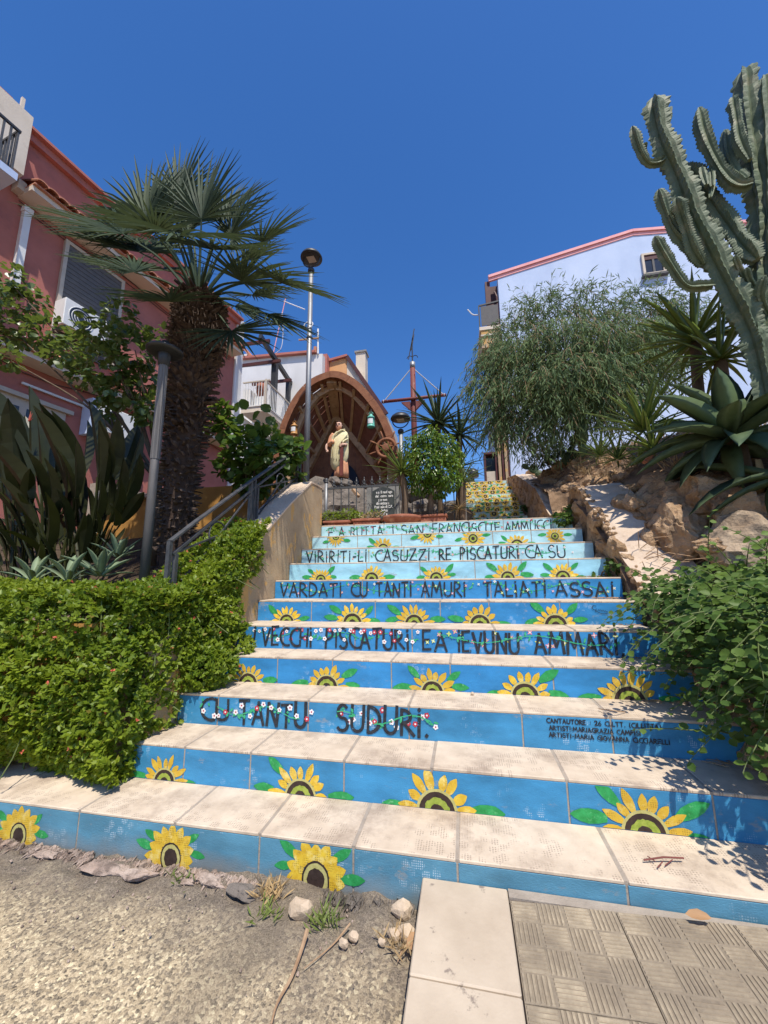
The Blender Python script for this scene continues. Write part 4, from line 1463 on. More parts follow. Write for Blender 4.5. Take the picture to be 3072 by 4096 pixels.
for i, (p, Y) in enumerate(STIP):
    tip = at(*p, Y)
    b0 = at(60 + (i * 53) % 300, 2270, 2.8 + .3 * ((i * 7) % 5) / 4)
    b0[2] = 1.02
    if p[0] > 380: b0 = at(330 + (i * 31) % 60, 2250, 3.0)
    d = tip - b0
    Ln = np.linalg.norm(d)
    me = SM[i % 8]
    tl_ = max(v.co[1] for v in me.vertices)
    out = np.array((d[0], d[1] - .4, .15))
    Rm = basis(d, np.array((0, 1, .25)) if i % 3 else np.array((random.uniform(-1, 1), .6, .2)))
    link('leaf', me, stl, mat4(Rm, b0, Ln / tl_))
for p, Y in (((118, 1890), 2.9), ((115, 1685), 2.9)):
    c = at(*p, Y)
    fm = MB()
    for a in (.3, .9, 1.4):
        fm.tube([c, c + np.array((math.cos(a) * .03, 0, math.sin(a) * .06)), c + np.array((math.cos(a) * .05, 0, .11 * math.sin(a)))], [.008, .006, .001], 4)
    fm.build('flower', L['flower'], stl)

# small agaves and rosettes along the top of the bed
AG = [blade_mesh('leaf', .13, .12 + .08 * i, L['agavep'], 6, .02, .35) for i in range(3)]
AGd = [blade_mesh('leaf', .115, .1 + .16 * i, L['agave'], 6, .03, .4) for i in range(4)]
for (p, Y, ln, n, lab) in (((400, 2310), 2.42, .27, 13, 'pale blue green agave beside the lamp post foot'), ((470, 2235), 2.9, .27, 12, 'small pale agave in front of the palm trunk'),
                           ((130, 2330), 2.35, .24, 9, 'small limp rosette at the left rim of the bed'), ((270, 2330), 2.25, .27, 7, 'low agave with flat leaves lying on the ground cover')):
    c = at(*p, Y)
    t = thing('agave', c, lab, 'agave', 'small agaves in the left bed')
    rosette(t, AG, c, n, ln, 18, 80)


# ------------------------------------------------------------------ leafy shrubs on the left
def branchy(root, base, ends, r0, m, name='branch'):
    for e in ends:
        mid = (np.array(base) + np.array(e)) / 2 + np.array((random.uniform(-.12, .12), random.uniform(-.12, .12), .1))
        MB().tube(spline([base, mid, e], 5), np.linspace(r0, r0 * .25, 11), 6).build(name, m, root, True)


def clump_leaves(cs, per, ln, wd, m, root, name='foliage', tm=T_OVAL, hang=.35, shell=.45):
    P, D, N = [], [], []
    for c, r, w in cs:
        n = int(per * w)
        p, d = ellip(c, r, n, shell)
        P.append(p)
        D.append(d * .7 + rdir(n) * .8 + np.array((0, 0, -hang)))
        N.append(d * .6 + rdir(n) * .5 + np.array((0, -.15, .9)))
    P, D, N = np.concatenate(P), np.concatenate(D), np.concatenate(N)
    return cloud(name, P, D, N, rng.uniform(ln * .65, ln * 1.15, len(P)), rng.uniform(wd * .65, wd * 1.15, len(P)), tm, m, root, 'stuff')


hb = thing('hibiscus_tree', at(640, 1900, 3.5), 'leafy hibiscus tree leaning over the pink facade left of the palm', 'tree')
hy = 3.4
cs = []
for p, r, w in (((30, 1120), .28, 1), ((110, 1220), .30, 1.1), ((190, 1330), .26, 1), ((60, 1330), .26, 1), ((300, 1400), .22, .8), ((400, 1330), .26, 1), ((480, 1270), .24, .9), ((540, 1400), .28, 1.1), ((420, 1460), .28, 1.1),
                ((560, 1520), .26, 1), ((470, 1560), .24, .9), ((330, 1500), .18, .5), ((590, 1640), .2, .7), ((440, 1650), .16, .4), ((-60, 1180), .3, 1), ((640, 1360), .16, .5), ((230, 1420), .16, .4), ((20, 1430), .18, .5)):
    c = at(*p, hy + random.uniform(-.25, .25))
    cs.append((c, (r, r * .8, r * .85), w))
clump_leaves(cs, 150, .085, .075, L['hib'], hb)
b0 = at(640, 1930, 3.5)
branchy(hb, b0, [c for c, r, w in cs[3::2]] + [cs[0][0], cs[5][0]], .022, M['bark'])
MB().tube([b0 + np.array((0, 0, -.9)), b0], [.035, .025], 8).build('trunk', M['bark'], hb, True)

fg = thing('broadleaf_shrub', at(980, 1950, 4.2), 'broad leaved green shrub between palm trunk and wooden arch', 'shrub')
cs = []
for p, r, w in (((900, 1720), .22, .8), ((1000, 1790), .3, 1.3), ((1100, 1830), .28, 1.2), ((940, 1860), .26, 1), ((1060, 1740), .2, .6), ((1170, 1800), .16, .5), ((880, 1640), .12, .35), ((1150, 1900), .2, .7), ((1010, 1930), .24, .9)):
    cs.append((at(*p, 4.3 + random.uniform(-.25, .25)), (r, r, r * .75), w))
clump_leaves(cs, 130, .12, .115, L['fig'], fg, hang=.2)
b0 = at(1000, 2000, 4.4)
branchy(fg, b0, [c for c, r, w in cs], .015, M['bark'])
P, D, N = [], [], []
for p in ((985, 1640), (940, 1650), (1080, 1650), (1170, 1780), (1215, 1800), (960, 1700), (1010, 1680), (1100, 1700)):
    P.append(at(*p, 4.1)); D.append((random.uniform(-.6, .6), -.2, .5)); N.append((.1, -.8, .5))
cloud('leaf', P, D, N, .15, .14, T_OVAL, L['fig'], fg, 'stuff')

# ochre ramp walls behind the palm
ow = MB()
a0, a1, a2, a3 = at(380, 2075, 4.6), at(640, 1975, 4.6), at(640, 2200, 4.6), at(380, 2230, 4.6)
ow.add([a0, a1, a2, a3] + [p + np.array((-.05, .2, 0)) for p in (a0, a1, a2, a3)], [(0, 3, 2, 1), (4, 5, 6, 7), (0, 1, 5, 4), (1, 2, 6, 5), (2, 3, 7, 6), (3, 0, 4, 7)])
orw = thing('ramp_wall', a3, 'sloping ochre ramp wall with pale coping left of the palm trunk', 'wall')
ow.build('wall_body', M['ochre'], orw)
MB().beam(a0 + np.array((0, .1, .03)), a1 + np.array((0, .1, .03)), .3, .05).build('coping', M['cap'], orw)
b = [at(*p, 4.9) for p in ((640, 1960), (1150, 1930), (1150, 2200), (640, 2200))]
bw = MB().add(b + [p + np.array((0, .2, 0)) for p in b], [(0, 3, 2, 1), (4, 5, 6, 7), (0, 1, 5, 4), (1, 2, 6, 5), (2, 3, 7, 6), (3, 0, 4, 7)]).build('garden_wall', M['ochre'])
tag(bw, 'ochre garden wall in dappled shade behind the stair railing', 'wall')


# ------------------------------------------------------------------ pink house (facade recedes to the right)
FA = rad(8.4)
FU, FN, FP = np.array((math.sin(FA), math.cos(FA), 0)), np.array((math.cos(FA), -math.sin(FA), 0)), np.array((-7.5, 5.7, 0))
FR3 = np.stack([FU, -FN, np.array((0, 0, 1.))], 1)      # local (u, -out, z)


def fb(mb, u0, u1, o0, o1, z0, z1, mi=0):
    return mb.box((u0, -o1, z0), (u1, -o0, z1), mi, FR3, FP)


FW = lambda u, o, z: FP + FU * u + FN * o + np.array((0, 0, z))
ph = thing('pink_house', FW(1, 0, 2.0), 'salmon pink two storey house with tiled canopies at the left', 'house')
fb(MB(), -7, 4.42, -6, 0, 1.5, 9.35).build('wall', M['pinkw'], ph)
fb(MB(), -1.3, 4.5, -6, .1, 9.353, 9.5).build('roof_edge', M['pinkw'], ph)
fb(MB(), -1.28, 4.53, -6, .2, 9.503, 9.56).build('roof_edge', M['pinkw'], ph)
fb(MB(), 4.423, 4.5, -6, .05, 1.5, 9.35).build('corner_strip', M['white'], ph)
for nm, z, u0, u1, pr in (('canopy', 8.12, -1.22, 4.3, .42), ('canopy', 5.06, -5.5, 4.3, .4)):
    led = fb(MB(), u0, u1, .003, pr, z, z + .1).build('canopy_ledge', M['cream'], ph)
    slope = MB()
    tm_ = MB()
    n = 10
    pr2 = pr + .12
    a_, b_ = (pr2, z + .16), (.0, z + .40)
    vs = []
    for t, (o_, z_) in enumerate((a_, b_)):
        for k in range(7):
            an = math.pi * k / 6
            vs.append(((.085 if t == 0 else .07) * math.cos(an), -o_, z_ + .055 * math.sin(an)))
    tme2 = bpy.data.meshes.new('roof_tile')
    tme2.from_pydata([tuple(FR3 @ np.array(v)) for v in vs] + [tuple(FR3 @ (np.array(v) - np.array((0, 0, .02)))) for v in vs],
                     [], [(k, k + 1, k + 8, k + 7) for k in range(6)] + [(k + 14, k + 21, k + 22, k + 15) for k in range(6)] + [(k, k + 14, k + 15, k + 1) for k in range(6)])
    tme2.materials.append(M['rtile'])
    u = u0 + .09
    while u < u1 - .05:
        link('roof_tile', tme2, ph, Matrix.Translation(Vector([float(c) for c in FP + FU * u + np.array((0, 0, random.uniform(-.008, .008)))])))
        u += .172
    fb(MB(), u0, u1, .003, pr + .06, z + .103, z + .13).build('canopy_bed', M['rtile'], ph)
# shutters and windows
sh = fb(MB(), -.36, .72, .002, .05, 5.75, 7.9).build('shutter', M['shutter'], ph)
fr = MB()
for a in ((-.43, -.362, 5.75, 7.9), (.722, .79, 5.75, 7.9), (-.43, .79, 7.902, 7.97)):
    fb(fr, a[0], a[1], .001, .07, a[2], a[3])
fr.build('shutter_frame', M['beige'], ph)
for k in range(22):
    fb(MB(), -.358, .718, .051, .058, 5.8 + k * .095, 5.87 + k * .095).build('shutter_slat', M['shutter'], ph)
fb(MB(), 2.5, 3.3, .002, .05, 5.9, 7.7).build('shutter', M['shutter'], ph)
w = fb(MB(), -1.9, .0, .002, .03, 3.1, 4.42).build('window', M['beige'], ph)
for u in np.arange(-1.86, -.05, .31):
    sub(fb(MB(), u, u + .2, .031, .036, 3.35, 4.26).build('pane', M['glassd']), w)
fb(MB(), -2.0, .1, .002, .09, 4.423, 4.5).build('window_lintel', M['beige'], ph)
fb(MB(), -.75, .45, .02, .06, 4.68, 4.72).build('pipe', M['plastic'], ph)
dpm = fb(MB(), -1.13, -1.02, .003, .1, 6.3, 7.9).build('downspout', M['plastic'], ph)
fb(MB(), -1.145, -1.005, .002, .115, 7.903, 8.0).build('downspout_cap', M['plastic'], ph)
# end pier, balcony and roof stub at the near corner
fb(MB(), -3.2, -1.36, .003, .42, 8.25, 9.5).build('cream_pier', M['cream'], ph)
fb(MB(), -1.32, -1.2, .003, .2, 8.15, 8.34).build('ledge', M['cream'], ph)
fb(MB(), -2.4, -1.55, -.6, .1, 9.503, 9.85).build('roof_stub', M['pinkw'], ph)
fb(MB(), -1.45, -1.40, .1, .15, 9.503, 10.0).build('roof_pipe', M['cream'], ph)
fb(MB(), -3.4, -1.66, .424, 1.0, 7.55, 7.68).build('balcony_slab', M['bluew'], ph)
fb(MB(), -3.4, -1.7, .94, .98, 8.44, 8.48).build('balcony_rail', M['dark'], ph)
fb(MB(), -1.74, -1.7, .43, .94, 8.44, 8.48).build('balcony_rail', M['dark'], ph)
for k in range(14):
    fb(MB(), -1.74 - k * .09, -1.715 - k * .09, .945, .97, 7.682, 8.439).build('baluster', M['iron'], ph)
for k in range(5):
    fb(MB(), -1.735, -1.71, .5 + k * .1, .52 + k * .1, 7.682, 8.439).build('baluster', M['iron'], ph)


def ac_unit(u0, z0, o, label):
    t = thing('air_conditioner', FW(u0 + .4, o, z0), label, 'air conditioner', 'air conditioners on the pink house')
    fb(MB(), u0, u0 + .8, o + .08, o + .4, z0, z0 + .55).build('case', M['plastic'], t, bevel=.012)
    c = FW(u0 + .3, o + .402, z0 + .27)
    for r in (.22, .17, .12, .07):
        MB().torus(c, r, .008, FU, (0, 0, 1), 26, 5).build('fan_guard_ring', M['plastic'], t)
    MB().lathe([(.22, 0), (.22, .004)], 24, tuple(c - FN * .004), R=np.stack([FU, np.array((0, 0, 1.)), FN], 1)).build('fan_opening', M['glassd'], t)
    fb(MB(), u0 + .05, u0 + .1, o, o + .38, z0 - .06, z0 - .003).build('bracket', M['iron'], t)
    fb(MB(), u0 + .7, u0 + .75, o, o + .38, z0 - .06, z0 - .003).build('bracket', M['iron'], t)


for q_, (z_, s_) in enumerate(((7.98, .0), (8.06, .02), (4.98, .01))):
    cpts = [FW(-1.2 + 5.4 * t / 12, .02 + .004 * q_, z_ - .03 * math.sin(t * 1.1) * (1 + q_)) for t in range(13)]
    MB().tube(cpts, .008, 5).build('cable', M['dark'], ph)
ac_unit(-.5, 5.95, .06, 'white air conditioner under the grey shutter of the pink house')
ac_unit(.38, 4.2, .01, 'white air conditioner above the bird of paradise leaves')
fb(MB(), .28, .36, .01, .3, 4.1, 4.85).build('side_panel', M['bluew'], ph)
pw = thing('crazy_paving_wall', FW(2.2, .6, 2.0), 'low wall clad in grey stone pieces below the pink house', 'wall')
fb(MB(), .3, 3.6, .5, .7, 1.6, 3.05).build('wall_body', M['mortar'], pw)
rr = random.Random(9)
for a in range(13):
    for b_ in range(5):
        u, z = .35 + a * .25 + rr.uniform(-.02, .02), 1.85 + b_ * .24 + rr.uniform(-.02, .02)
        n = rr.choice((5, 6))
        pts = [(u + .12 * math.cos(6.283 * k / n + rr.uniform(-.25, .25)), z + .115 * math.sin(6.283 * k / n + rr.uniform(-.25, .25))) for k in range(n)]
        vs = [FW(p[0], .701, p[1]) for p in pts] + [FW(p[0], .716, p[1]) for p in pts]
        MB().add(vs, [tuple(range(n, 2 * n))] + [(k, (k + 1) % n, n + (k + 1) % n, n + k) for k in range(n)]).build('stone', M['slatef'] if rr.random() < .6 else M['beige'], pw)

# ------------------------------------------------------------------ white house behind the arch
wh = thing('white_house', (-7, 11.5, 2.2), 'white house with balcony and dark pergola behind the arch', 'house')
MB().box((-12, 10.45, 1.8), (-6.99, 13.0, 6.55)).build('wall', M['white'], wh)
MB().box((-7.3, 10.45, 6.553), (-7.0, 10.75, 9.9)).build('corner_wall', M['white'], wh)
bk = MB()
bk.add([(-12, 13.0, 1.8), (-5.02, 13.0, 1.8), (-5.02, 13.0, 9.86), (-8.7, 13.0, 10.05), (-12, 13.0, 10.2)] + [(-12, 13.3, 1.8), (-5.02, 13.3, 1.8), (-5.02, 13.3, 9.86), (-8.7, 13.3, 10.05), (-12, 13.3, 10.2)],
       [(0, 1, 2, 3, 4), (9, 8, 7, 6, 5), (0, 5, 6, 1), (1, 6, 7, 2), (2, 7, 8, 3), (3, 8, 9, 4)])
bk.build('back_wall', M['white'], wh)
MB().beam((-12, 13.1, 10.24), (-5.3, 13.1, 9.93), .5, .09).build('red_coping', M['pinkw'], wh)
MB().box((-5.35, 12.9, 9.9), (-5.25, 13.0, 10.15)).build('coping_block', M['rtile'], wh)
MB().box((-10.6, 14.0, 9.0), (-8.9, 16, 11.0)).build('upper_room', M['white'], wh)
MB().beam((-8.86, 13.9, 11.05), (-8.2, 13.9, 10.2), .5, .1).build('roof_slope', M['rtile'], wh)
bal = MB().box((-6.985, 10.8, 6.62), (-6.1, 14.2, 6.80)).build('balcony_slab', M['cream'], wh)
MB().box((-6.985, 10.77, 6.803), (-6.08, 14.2, 6.85)).build('balcony_edge', M['white'], wh)
MB().beam((-6.98, 10.83, 7.71), (-6.0, 10.83, 7.71), .045, .04).build('balcony_rail', M['beige'], wh)
MB().beam((-6.13, 10.83, 7.69), (-6.13, 14.2, 7.69), .045, .04).build('balcony_rail', M['beige'], wh)
MB().box((-6.16, 10.8, 6.853), (-6.10, 10.86, 7.75)).build('corner_post', M['beige'], wh)
for k in range(8):
    MB().box((-6.9 + k * .1, 10.82, 6.853), (-6.885 + k * .1, 10.84, 7.69)).build('baluster', M['plastic'], wh)
for k in range(26):
    MB().box((-6.14, 10.95 + k * .105, 6.853), (-6.125, 10.965 + k * .105, 7.67)).build('baluster', M['plastic'], wh)
MB().beam((-6.3, 10.6, 9.2), (-6.3, 13.0, 8.75), .12, .16).build('pergola_beam', M['dark'], wh)
MB().box((-6.4, 11.6, 6.853), (-6.22, 11.78, 8.9)).build('pergola_post', M['dark'], wh)
MB().box((-6.4, 12.75, 6.853), (-6.25, 12.9, 8.7)).build('pergola_post', M['dark'], wh)
for y, z in ((10.7, 9.05), (11.5, 8.8), (12.4, 8.55)):
    MB().beam((-7.6, y, z), (-6.0, y, z), .08, .1).build('pergola_crossbeam', M['brownm'], wh)
MB().box((-7.0, 10.9, 6.853), (-6.75, 12.3, 7.5)).build('low_wall', M['white'], wh)
pot = thing('balcony_pot', (-6.45, 11.0, 6.85), 'orange pot on the white house balcony', 'flower pot')
MB().lathe([(.1, 0), (.17, .2), (.2, .33), (.18, .42), (.12, .5)], 16, (-6.45, 11.1, 7.25)).build('pot_body', M['terra'], pot, True)
MB().box((-6.62, 10.98, 6.853), (-6.3, 11.25, 7.247)).build('stand', M['plastic'], pot)
an = thing('roof_antenna', (-7.3, 13.05, 10), 'thin red antenna mast with white cable above the white house', 'antenna')
a0, a1 = at(1093, 1415, 13.1), at(1142, 1195, 13.1)
MB().tube([a0, a1], .018, 6).build('mast', M['pinkt'], an)
MB().tube([at(1135, 1205, 13.1), at(1220, 1238, 13.1)], .02, 6).build('boom', M['plastic'], an)
MB().tube(spline([at(1128, 1250, 13.05), at(1132, 1330, 13.05), at(1125, 1390, 13.05), at(1100, 1415, 13.05)], 5), .012, 5).build('cable', M['plastic'], an)
pp = thing('vent_pipe', at(1272, 1410, 12.95), 'white vent pipe with wooden arm on the white wall corner', 'pipe')
MB().tube([at(1272, 1415, 12.95), at(1272, 1316, 12.95)], .035, 8).build('pipe', M['plastic'], pp)
MB().beam(at(1195, 1360, 12.9), at(1275, 1352, 12.9), .05, .05).build('arm', M['twig'], pp)
MB().tube([at(1250, 1340, 12.9), at(1272, 1328, 12.9)], .012, 5).build('strut', M['dark'], pp)

oh = thing('orange_house', (-4.2, 14, 2.2), 'small orange and salmon house end with chimney above the arch', 'house')
MB().box((-5.35, 13.32, 2), (-4.95, 14.5, 10.05)).build('side_wall', M['pinkw'], oh)
o_ = MB()
o_.add([(-4.94, 13.6, 2), (-4.22, 13.6, 2), (-4.22, 13.6, 9.95), (-4.94, 13.6, 9.82), (-4.94, 17, 2), (-4.22, 17, 2), (-4.22, 17, 9.95), (-4.94, 17, 9.82)],
       [(0, 1, 2, 3), (1, 5, 6, 2), (3, 2, 6, 7), (0, 3, 7, 4)])
o_.build('wall', M['orange'], oh)
g_ = MB()
g_.add([(-4.215, 13.62, 2), (-2.6, 13.62, 2), (-2.6, 13.62, 7.3), (-3.35, 13.62, 8.6), (-4.215, 13.62, 9.9)] + [(-4.215, 16, 2), (-2.6, 16, 2), (-2.6, 16, 7.3), (-3.35, 16, 8.6), (-4.215, 16, 9.9)],
       [(0, 1, 2, 3, 4), (1, 6, 7, 2), (2, 7, 8, 3), (3, 8, 9, 4)])
g_.build('gable', M['cream'], oh)
MB().beam((-4.94, 13.55, 9.88), (-4.18, 13.55, 10.0), .12, .09).build('red_coping', M['pinkw'], oh)
MB().beam((-4.2, 13.55, 9.97), (-2.6, 13.55, 7.36), .14, .09, up=(0, 1, 0)).build('gable_coping', M['brownm'], oh)
ch = MB().box((-3.95, 14.0, 8.4), (-3.55, 14.4, 10.35)).build('chimney', M['cream'], oh)
sub(MB().box((-4.0, 13.95, 10.353), (-3.5, 14.45, 10.43)).build('chimney_cap', M['slatef']), ch)

# ------------------------------------------------------------------ pale blue house, upper right
bh = thing('pale_blue_house', (5, 12, 3.5), 'pale blue house with pink edged gable roof on the right', 'house')
q = [at(1990, 1105, 12), at(2530, 938, 12), at(3072, 905, 12)]
xl = q[0][0]
fc = MB()
zl, zp, zr = q[0][2], q[1][2], q[2][2]
pts = [(xl, 2), (12, 2), (12, zr - .25), (q[1][0], zp), (xl, zl)]
fc.add([(p[0], 12, p[1]) for p in pts] + [(p[0], 20, p[1]) for p in pts], [(0, 1, 2, 3, 4), (0, 4, 9, 5), (1, 6, 7, 2), (2, 7, 8, 3), (3, 8, 9, 4)])
fc.build('wall', M['bluew'], bh)
xp = q[1][0]
for dz, of, hh in ((.0, -.22, .10), (.105, -.17, .09)):
    MB().beam((xl - .3, 11.95 - of * .3, zl + dz - .1), (xp, 11.95 - of * .3, zp + dz), .3 + of, hh).build('pink_verge', M['pinkt'], bh)
    MB().beam((xp + .003, 11.95 - of * .3, zp + dz), (12.3, 11.95 - of * .3, zr + dz - .25), .3 + of, hh).build('pink_verge', M['pinkt'], bh)
wn_ = [at(*p, 11.98) for p in ((2562, 1020), (2652, 1012), (2655, 1098), (2568, 1106))]
x0, x1, z0, z1 = wn_[0][0], wn_[1][0], wn_[3][2], wn_[0][2]
wf = MB()
t_ = .065
x0, x1, z0, z1 = x0 + .065, x1 - .065, z0 + .065, z1 - .065
for b_ in ((x0 - t_, z0 - t_, x1 + t_, z0), (x0 - t_, z1, x1 + t_, z1 + t_), (x0 - t_, z0 + .001, x0, z1 - .001), (x1, z0 + .001, x1 + t_, z1 - .001)):
    wf.box((b_[0], 11.93, b_[1]), (b_[2], 11.999, b_[3]))
wf = wf.build('window_frame', M['cream'], bh)
sub(MB().box((x0, 11.975, z0), (x1, 11.99, z1)).build('pane', M['glassd']), wf)
sub(MB().box((x0 + .001, 11.955, z1 - .16), (x1 - .001, 11.974, z1 - .002)).build('shutter_box', M['brownm']), wf)
sub(MB().box(((x0 + x1) / 2 - .03, 11.955, z0 + .002), ((x0 + x1) / 2 + .03, 11.974, z1 - .162)).build('mullion', M['shutter']), wf)
MB().box((x0 - .12, 11.86, z0 - .14), (x1 + .12, 11.998, z0 - .072)).build('window_sill', M['shutter'], bh)
# balcony on its left side, brown posts and downpipe
MB().box((xl - .42, 12.05, zl - .1), (xl - .26, 12.2, 3.0)).build('brown_post', M['brownm'], bh)
MB().box((xl - .26, 12.3, 8.3), (xl - .01, 12.36, zl - .12)).build('brown_panel', M['brownm'], bh)
MB().tube([(xl - .12, 12.1, zl - .5), (xl - .06, 12.08, zl - .7), (xl - .05, 12.05, 4)], .035, 8).build('downpipe', M['brownm'], bh)
bz = at(1925, 1315, 12.1)[2]
xb = at(1916, 1300, 12.1)[0]
MB().box((xb, 12.0, bz - .12), (xl - .005, 14, bz)).build('balcony_slab', M['cream'], bh)
MB().box((xb + .05, 12.03, bz - .75), (xl - .006, 13.5, bz - .123)).build('balcony_base', M['stucco'], bh)
MB().box((xb + .03, 11.99, bz - .35), (xl - .01, 12.027, bz - .29)).build('ledge', M['beige'], bh)
MB().beam((xb + .02, 12.05, bz + .82), (xl, 12.05, bz + .9), .04, .05).build('balcony_rail', M['dark'], bh)
MB().box((xb, 12.03, bz + .002), (xb + .04, 12.07, bz + .82)).build('balcony_post', M['dark'], bh)
MB().box((xb + .08, 12.04, bz + .06), (xl - .05, 12.06, bz + .78)).build('balcony_mesh', M['shutter'], bh)
MB().tube(spline([at(1913, 1260, 12.1), at(1890, 1258, 12.1), at(1870, 1238, 12.1)], 4), .02, 6).build('bracket_arm', M['plastic'], bh)
for px, m in ((2015, 'brownm'), (2004, 'stucco'), (2026, 'stucco')):
    c = at(px, 1900, 11.9)
    MB().box((c[0] - .06, 11.82, 2.5), (c[0] + .05, 11.94, at(px, 1560, 11.9)[2])).build('wall_pipe', M[m], bh)
kb = thing('entrance_booth', at(1965, 1925, 11.5), 'small brown framed booth with pale lower panel at the top of the stairs', 'booth')
a, b_ = at(1942, 1940, 11.4), at(1985, 1815, 11.4)
MB().box((a[0], 11.4, 2.8), (a[0] + .05, 11.8, b_[2])).build('frame_post', M['brownm'], kb)
MB().box((b_[0] - .04, 11.4, 2.8), (b_[0], 11.8, b_[2])).build('frame_post', M['brownm'], kb)
MB().box((a[0], 11.38, b_[2] + .002), (b_[0], 11.82, b_[2] + .06)).build('lintel', M['brownm'], kb)
zm = at(1960, 1884, 11.4)[2]
MB().box((a[0] + .052, 11.45, 2.8), (b_[0] - .042, 11.5, zm)).build('panel', M['beige'], kb)
MB().box((a[0] + .052, 11.6, zm), (b_[0] - .042, 11.65, b_[2])).build('dark_pane', M['glassd'], kb)
gl2 = thing('globe_lamp', at(1888, 1940, 10.5), 'small black lamp with shiny dome beside the upper stairs', 'lamp')
c = at(1892, 1896, 10.6)
MB().lathe([(.02, -.1), (.15, -.09), (.16, 0), (.13, .1), (.06, .15), (.01, .16)], 18, tuple(c)).build('dome', M['dark'], gl2, True)
MB().box((c[0] - .2, c[1] - .1, 2.5), (c[0] + .03, c[1] + .1, c[2] - .14)).build('body', M['dark'], gl2)

# ------------------------------------------------------------------ shrine: boat-hull arch, saint, lanterns, wheel
AY, BY = 7.6, 8.75
fr_pts = [at(*p, AY) for p in ((1104, 1815), (1112, 1770), (1140, 1680), (1185, 1592), (1245, 1528), (1308, 1498), (1345, 1493), (1385, 1503), (1440, 1537), (1490, 1590), (1536, 1655), (1570, 1730), (1590, 1800), (1600, 1850))]
fl0, fr0 = fr_pts[0], fr_pts[-1]
cxz = np.array(((fl0[0] + fr0[0]) / 2, 0, 0))
fr_pts = [np.array((fl0[0] - .06, AY, 2.35)), np.array((fl0[0] - .03, AY, 3.1))] + fr_pts + [np.array((fr0[0] + .0, AY, 2.9)), np.array((fr0[0] - .02, AY, 2.35))]
outer = spline(fr_pts, 5)
O = np.array(outer)
ctr = np.array((O[:, 0].mean(), AY, 3.2))
Tn = np.gradient(O, axis=0)
Nn = np.stack([Tn[:, 2], np.zeros(len(O)), -Tn[:, 0]], 1)
Nn /= np.linalg.norm(Nn, axis=1, keepdims=True)
inner = O + Nn * .15
if np.linalg.norm(inner[len(O) // 2] - ctr) > np.linalg.norm(O[len(O) // 2] - ctr):
    Nn = -Nn
    inner = O + Nn * .15
arch = thing('wooden_arch', (ctr[0], AY, 2.3), 'brown wooden grotto shaped like an upturned boat bow', 'shrine')
nseg = 9
idx = np.linspace(0, len(O) - 1, nseg + 1).astype(int)
for a, b_ in zip(idx, idx[1:]):
    mb = MB()
    vs, fs = [], []
    g0 = .006
    for k in range(a, b_ + 1):
        o_, i_ = O[k].copy(), inner[k].copy()
        if k == b_:
            o_ = o_ + (O[k - 1] - O[k]) / np.linalg.norm(O[k - 1] - O[k]) * g0
            i_ = i_ + (O[k - 1] - O[k]) / np.linalg.norm(O[k - 1] - O[k]) * g0
        vs += [o_ + (0, -.1, 0), i_ + (0, -.1, 0), i_ + (0, .16, 0), o_ + (0, .16, 0)]
    m_ = b_ - a
    for k in range(m_):
        for c in range(4):
            fs.append((k * 4 + c, k * 4 + (c + 1) % 4, (k + 1) * 4 + (c + 1) % 4, (k + 1) * 4 + c))
    fs += [(0, 1, 2, 3), (m_ * 4 + 3, m_ * 4 + 2, m_ * 4 + 1, m_ * 4)]
    mb.add(vs, fs).build('rim_segment', M['wood'], arch)
gA, gL, gR = at(1345, 1672, BY), at(1225, 1905, BY), at(1512, 1880, BY)
gL2, gR2 = gL + (gL - gA) * .35, gR + (gR - gA) * .35
u_in = np.linspace(0, 1, len(inner))
apex_u = u_in[int(np.argmax(inner[:, 2]))]


def Sf(u, v, off=0.):
    k = u * (len(inner) - 1)
    i0 = min(int(k), len(inner) - 2)
    f = inner[i0] + (inner[i0 + 1] - inner[i0]) * (k - i0) - Nn[i0] * .05
    if u < apex_u:
        t = u / apex_u
        b_ = gL2 + (gA - gL2) * t
    else:
        t = (u - apex_u) / (1 - apex_u)
        b_ = gA + (gR2 - gA) * t
    p = f + (b_ - f) * v
    cc = np.array((ctr[0], p[1], 3.3))
    d = cc - p
    return p + d / np.linalg.norm(d) * off


NV = 9
rr = random.Random(2)
for sd, (ua, ub) in enumerate(((.0, apex_u), (apex_u, 1.))):
    for v in range(NV):
        gap = .007 if sd == 0 else .0015
        v0, v1 = .02 + v / NV * .98 + gap * rr.uniform(.4, 1.5), .02 + (v + 1) / NV * .98 - gap * rr.uniform(.2, 1.2)
        parts = 2 if rr.random() < .5 else 1
        cuts = [ua] + [ua + (ub - ua) * rr.uniform(.35, .65) for _ in range(parts - 1)] + [ub]
        for c0, c1 in zip(cuts, cuts[1:]):
            mb = MB()
            n = 9
            vs = []
            for k in range(n + 1):
                u = c0 + .002 + (c1 - c0 - .004) * k / n
                vs += [Sf(u, v0), Sf(u, v1), Sf(u, v1, -.02), Sf(u, v0, -.02)]
            fs = []
            for k in range(n):
                for c in range(4):
                    fs.append((k * 4 + c, k * 4 + (c + 1) % 4, (k + 1) * 4 + (c + 1) % 4, (k + 1) * 4 + c))
            fs += [(0, 1, 2, 3), (n * 4 + 3, n * 4 + 2, n * 4 + 1, n * 4)]
            mb.add(vs, fs).build('hull_plank', M['plank'], arch)
for u, w in [(apex_u * t, .06) for t in (.22, .38, .52, .65, .77, .88)] + [(apex_u + (1 - apex_u) * t, .06) for t in (.12, .25, .38, .52, .66, .8)]:
    MB().beam(Sf(u, .03, .045), Sf(u, .98, .03), w, .07).build('rib', M['wood2'], arch)
MB().beam(Sf(apex_u, .02, .07), Sf(apex_u, .98, .05), .22, .1).build('ridge_beam', M['wood2'], arch)
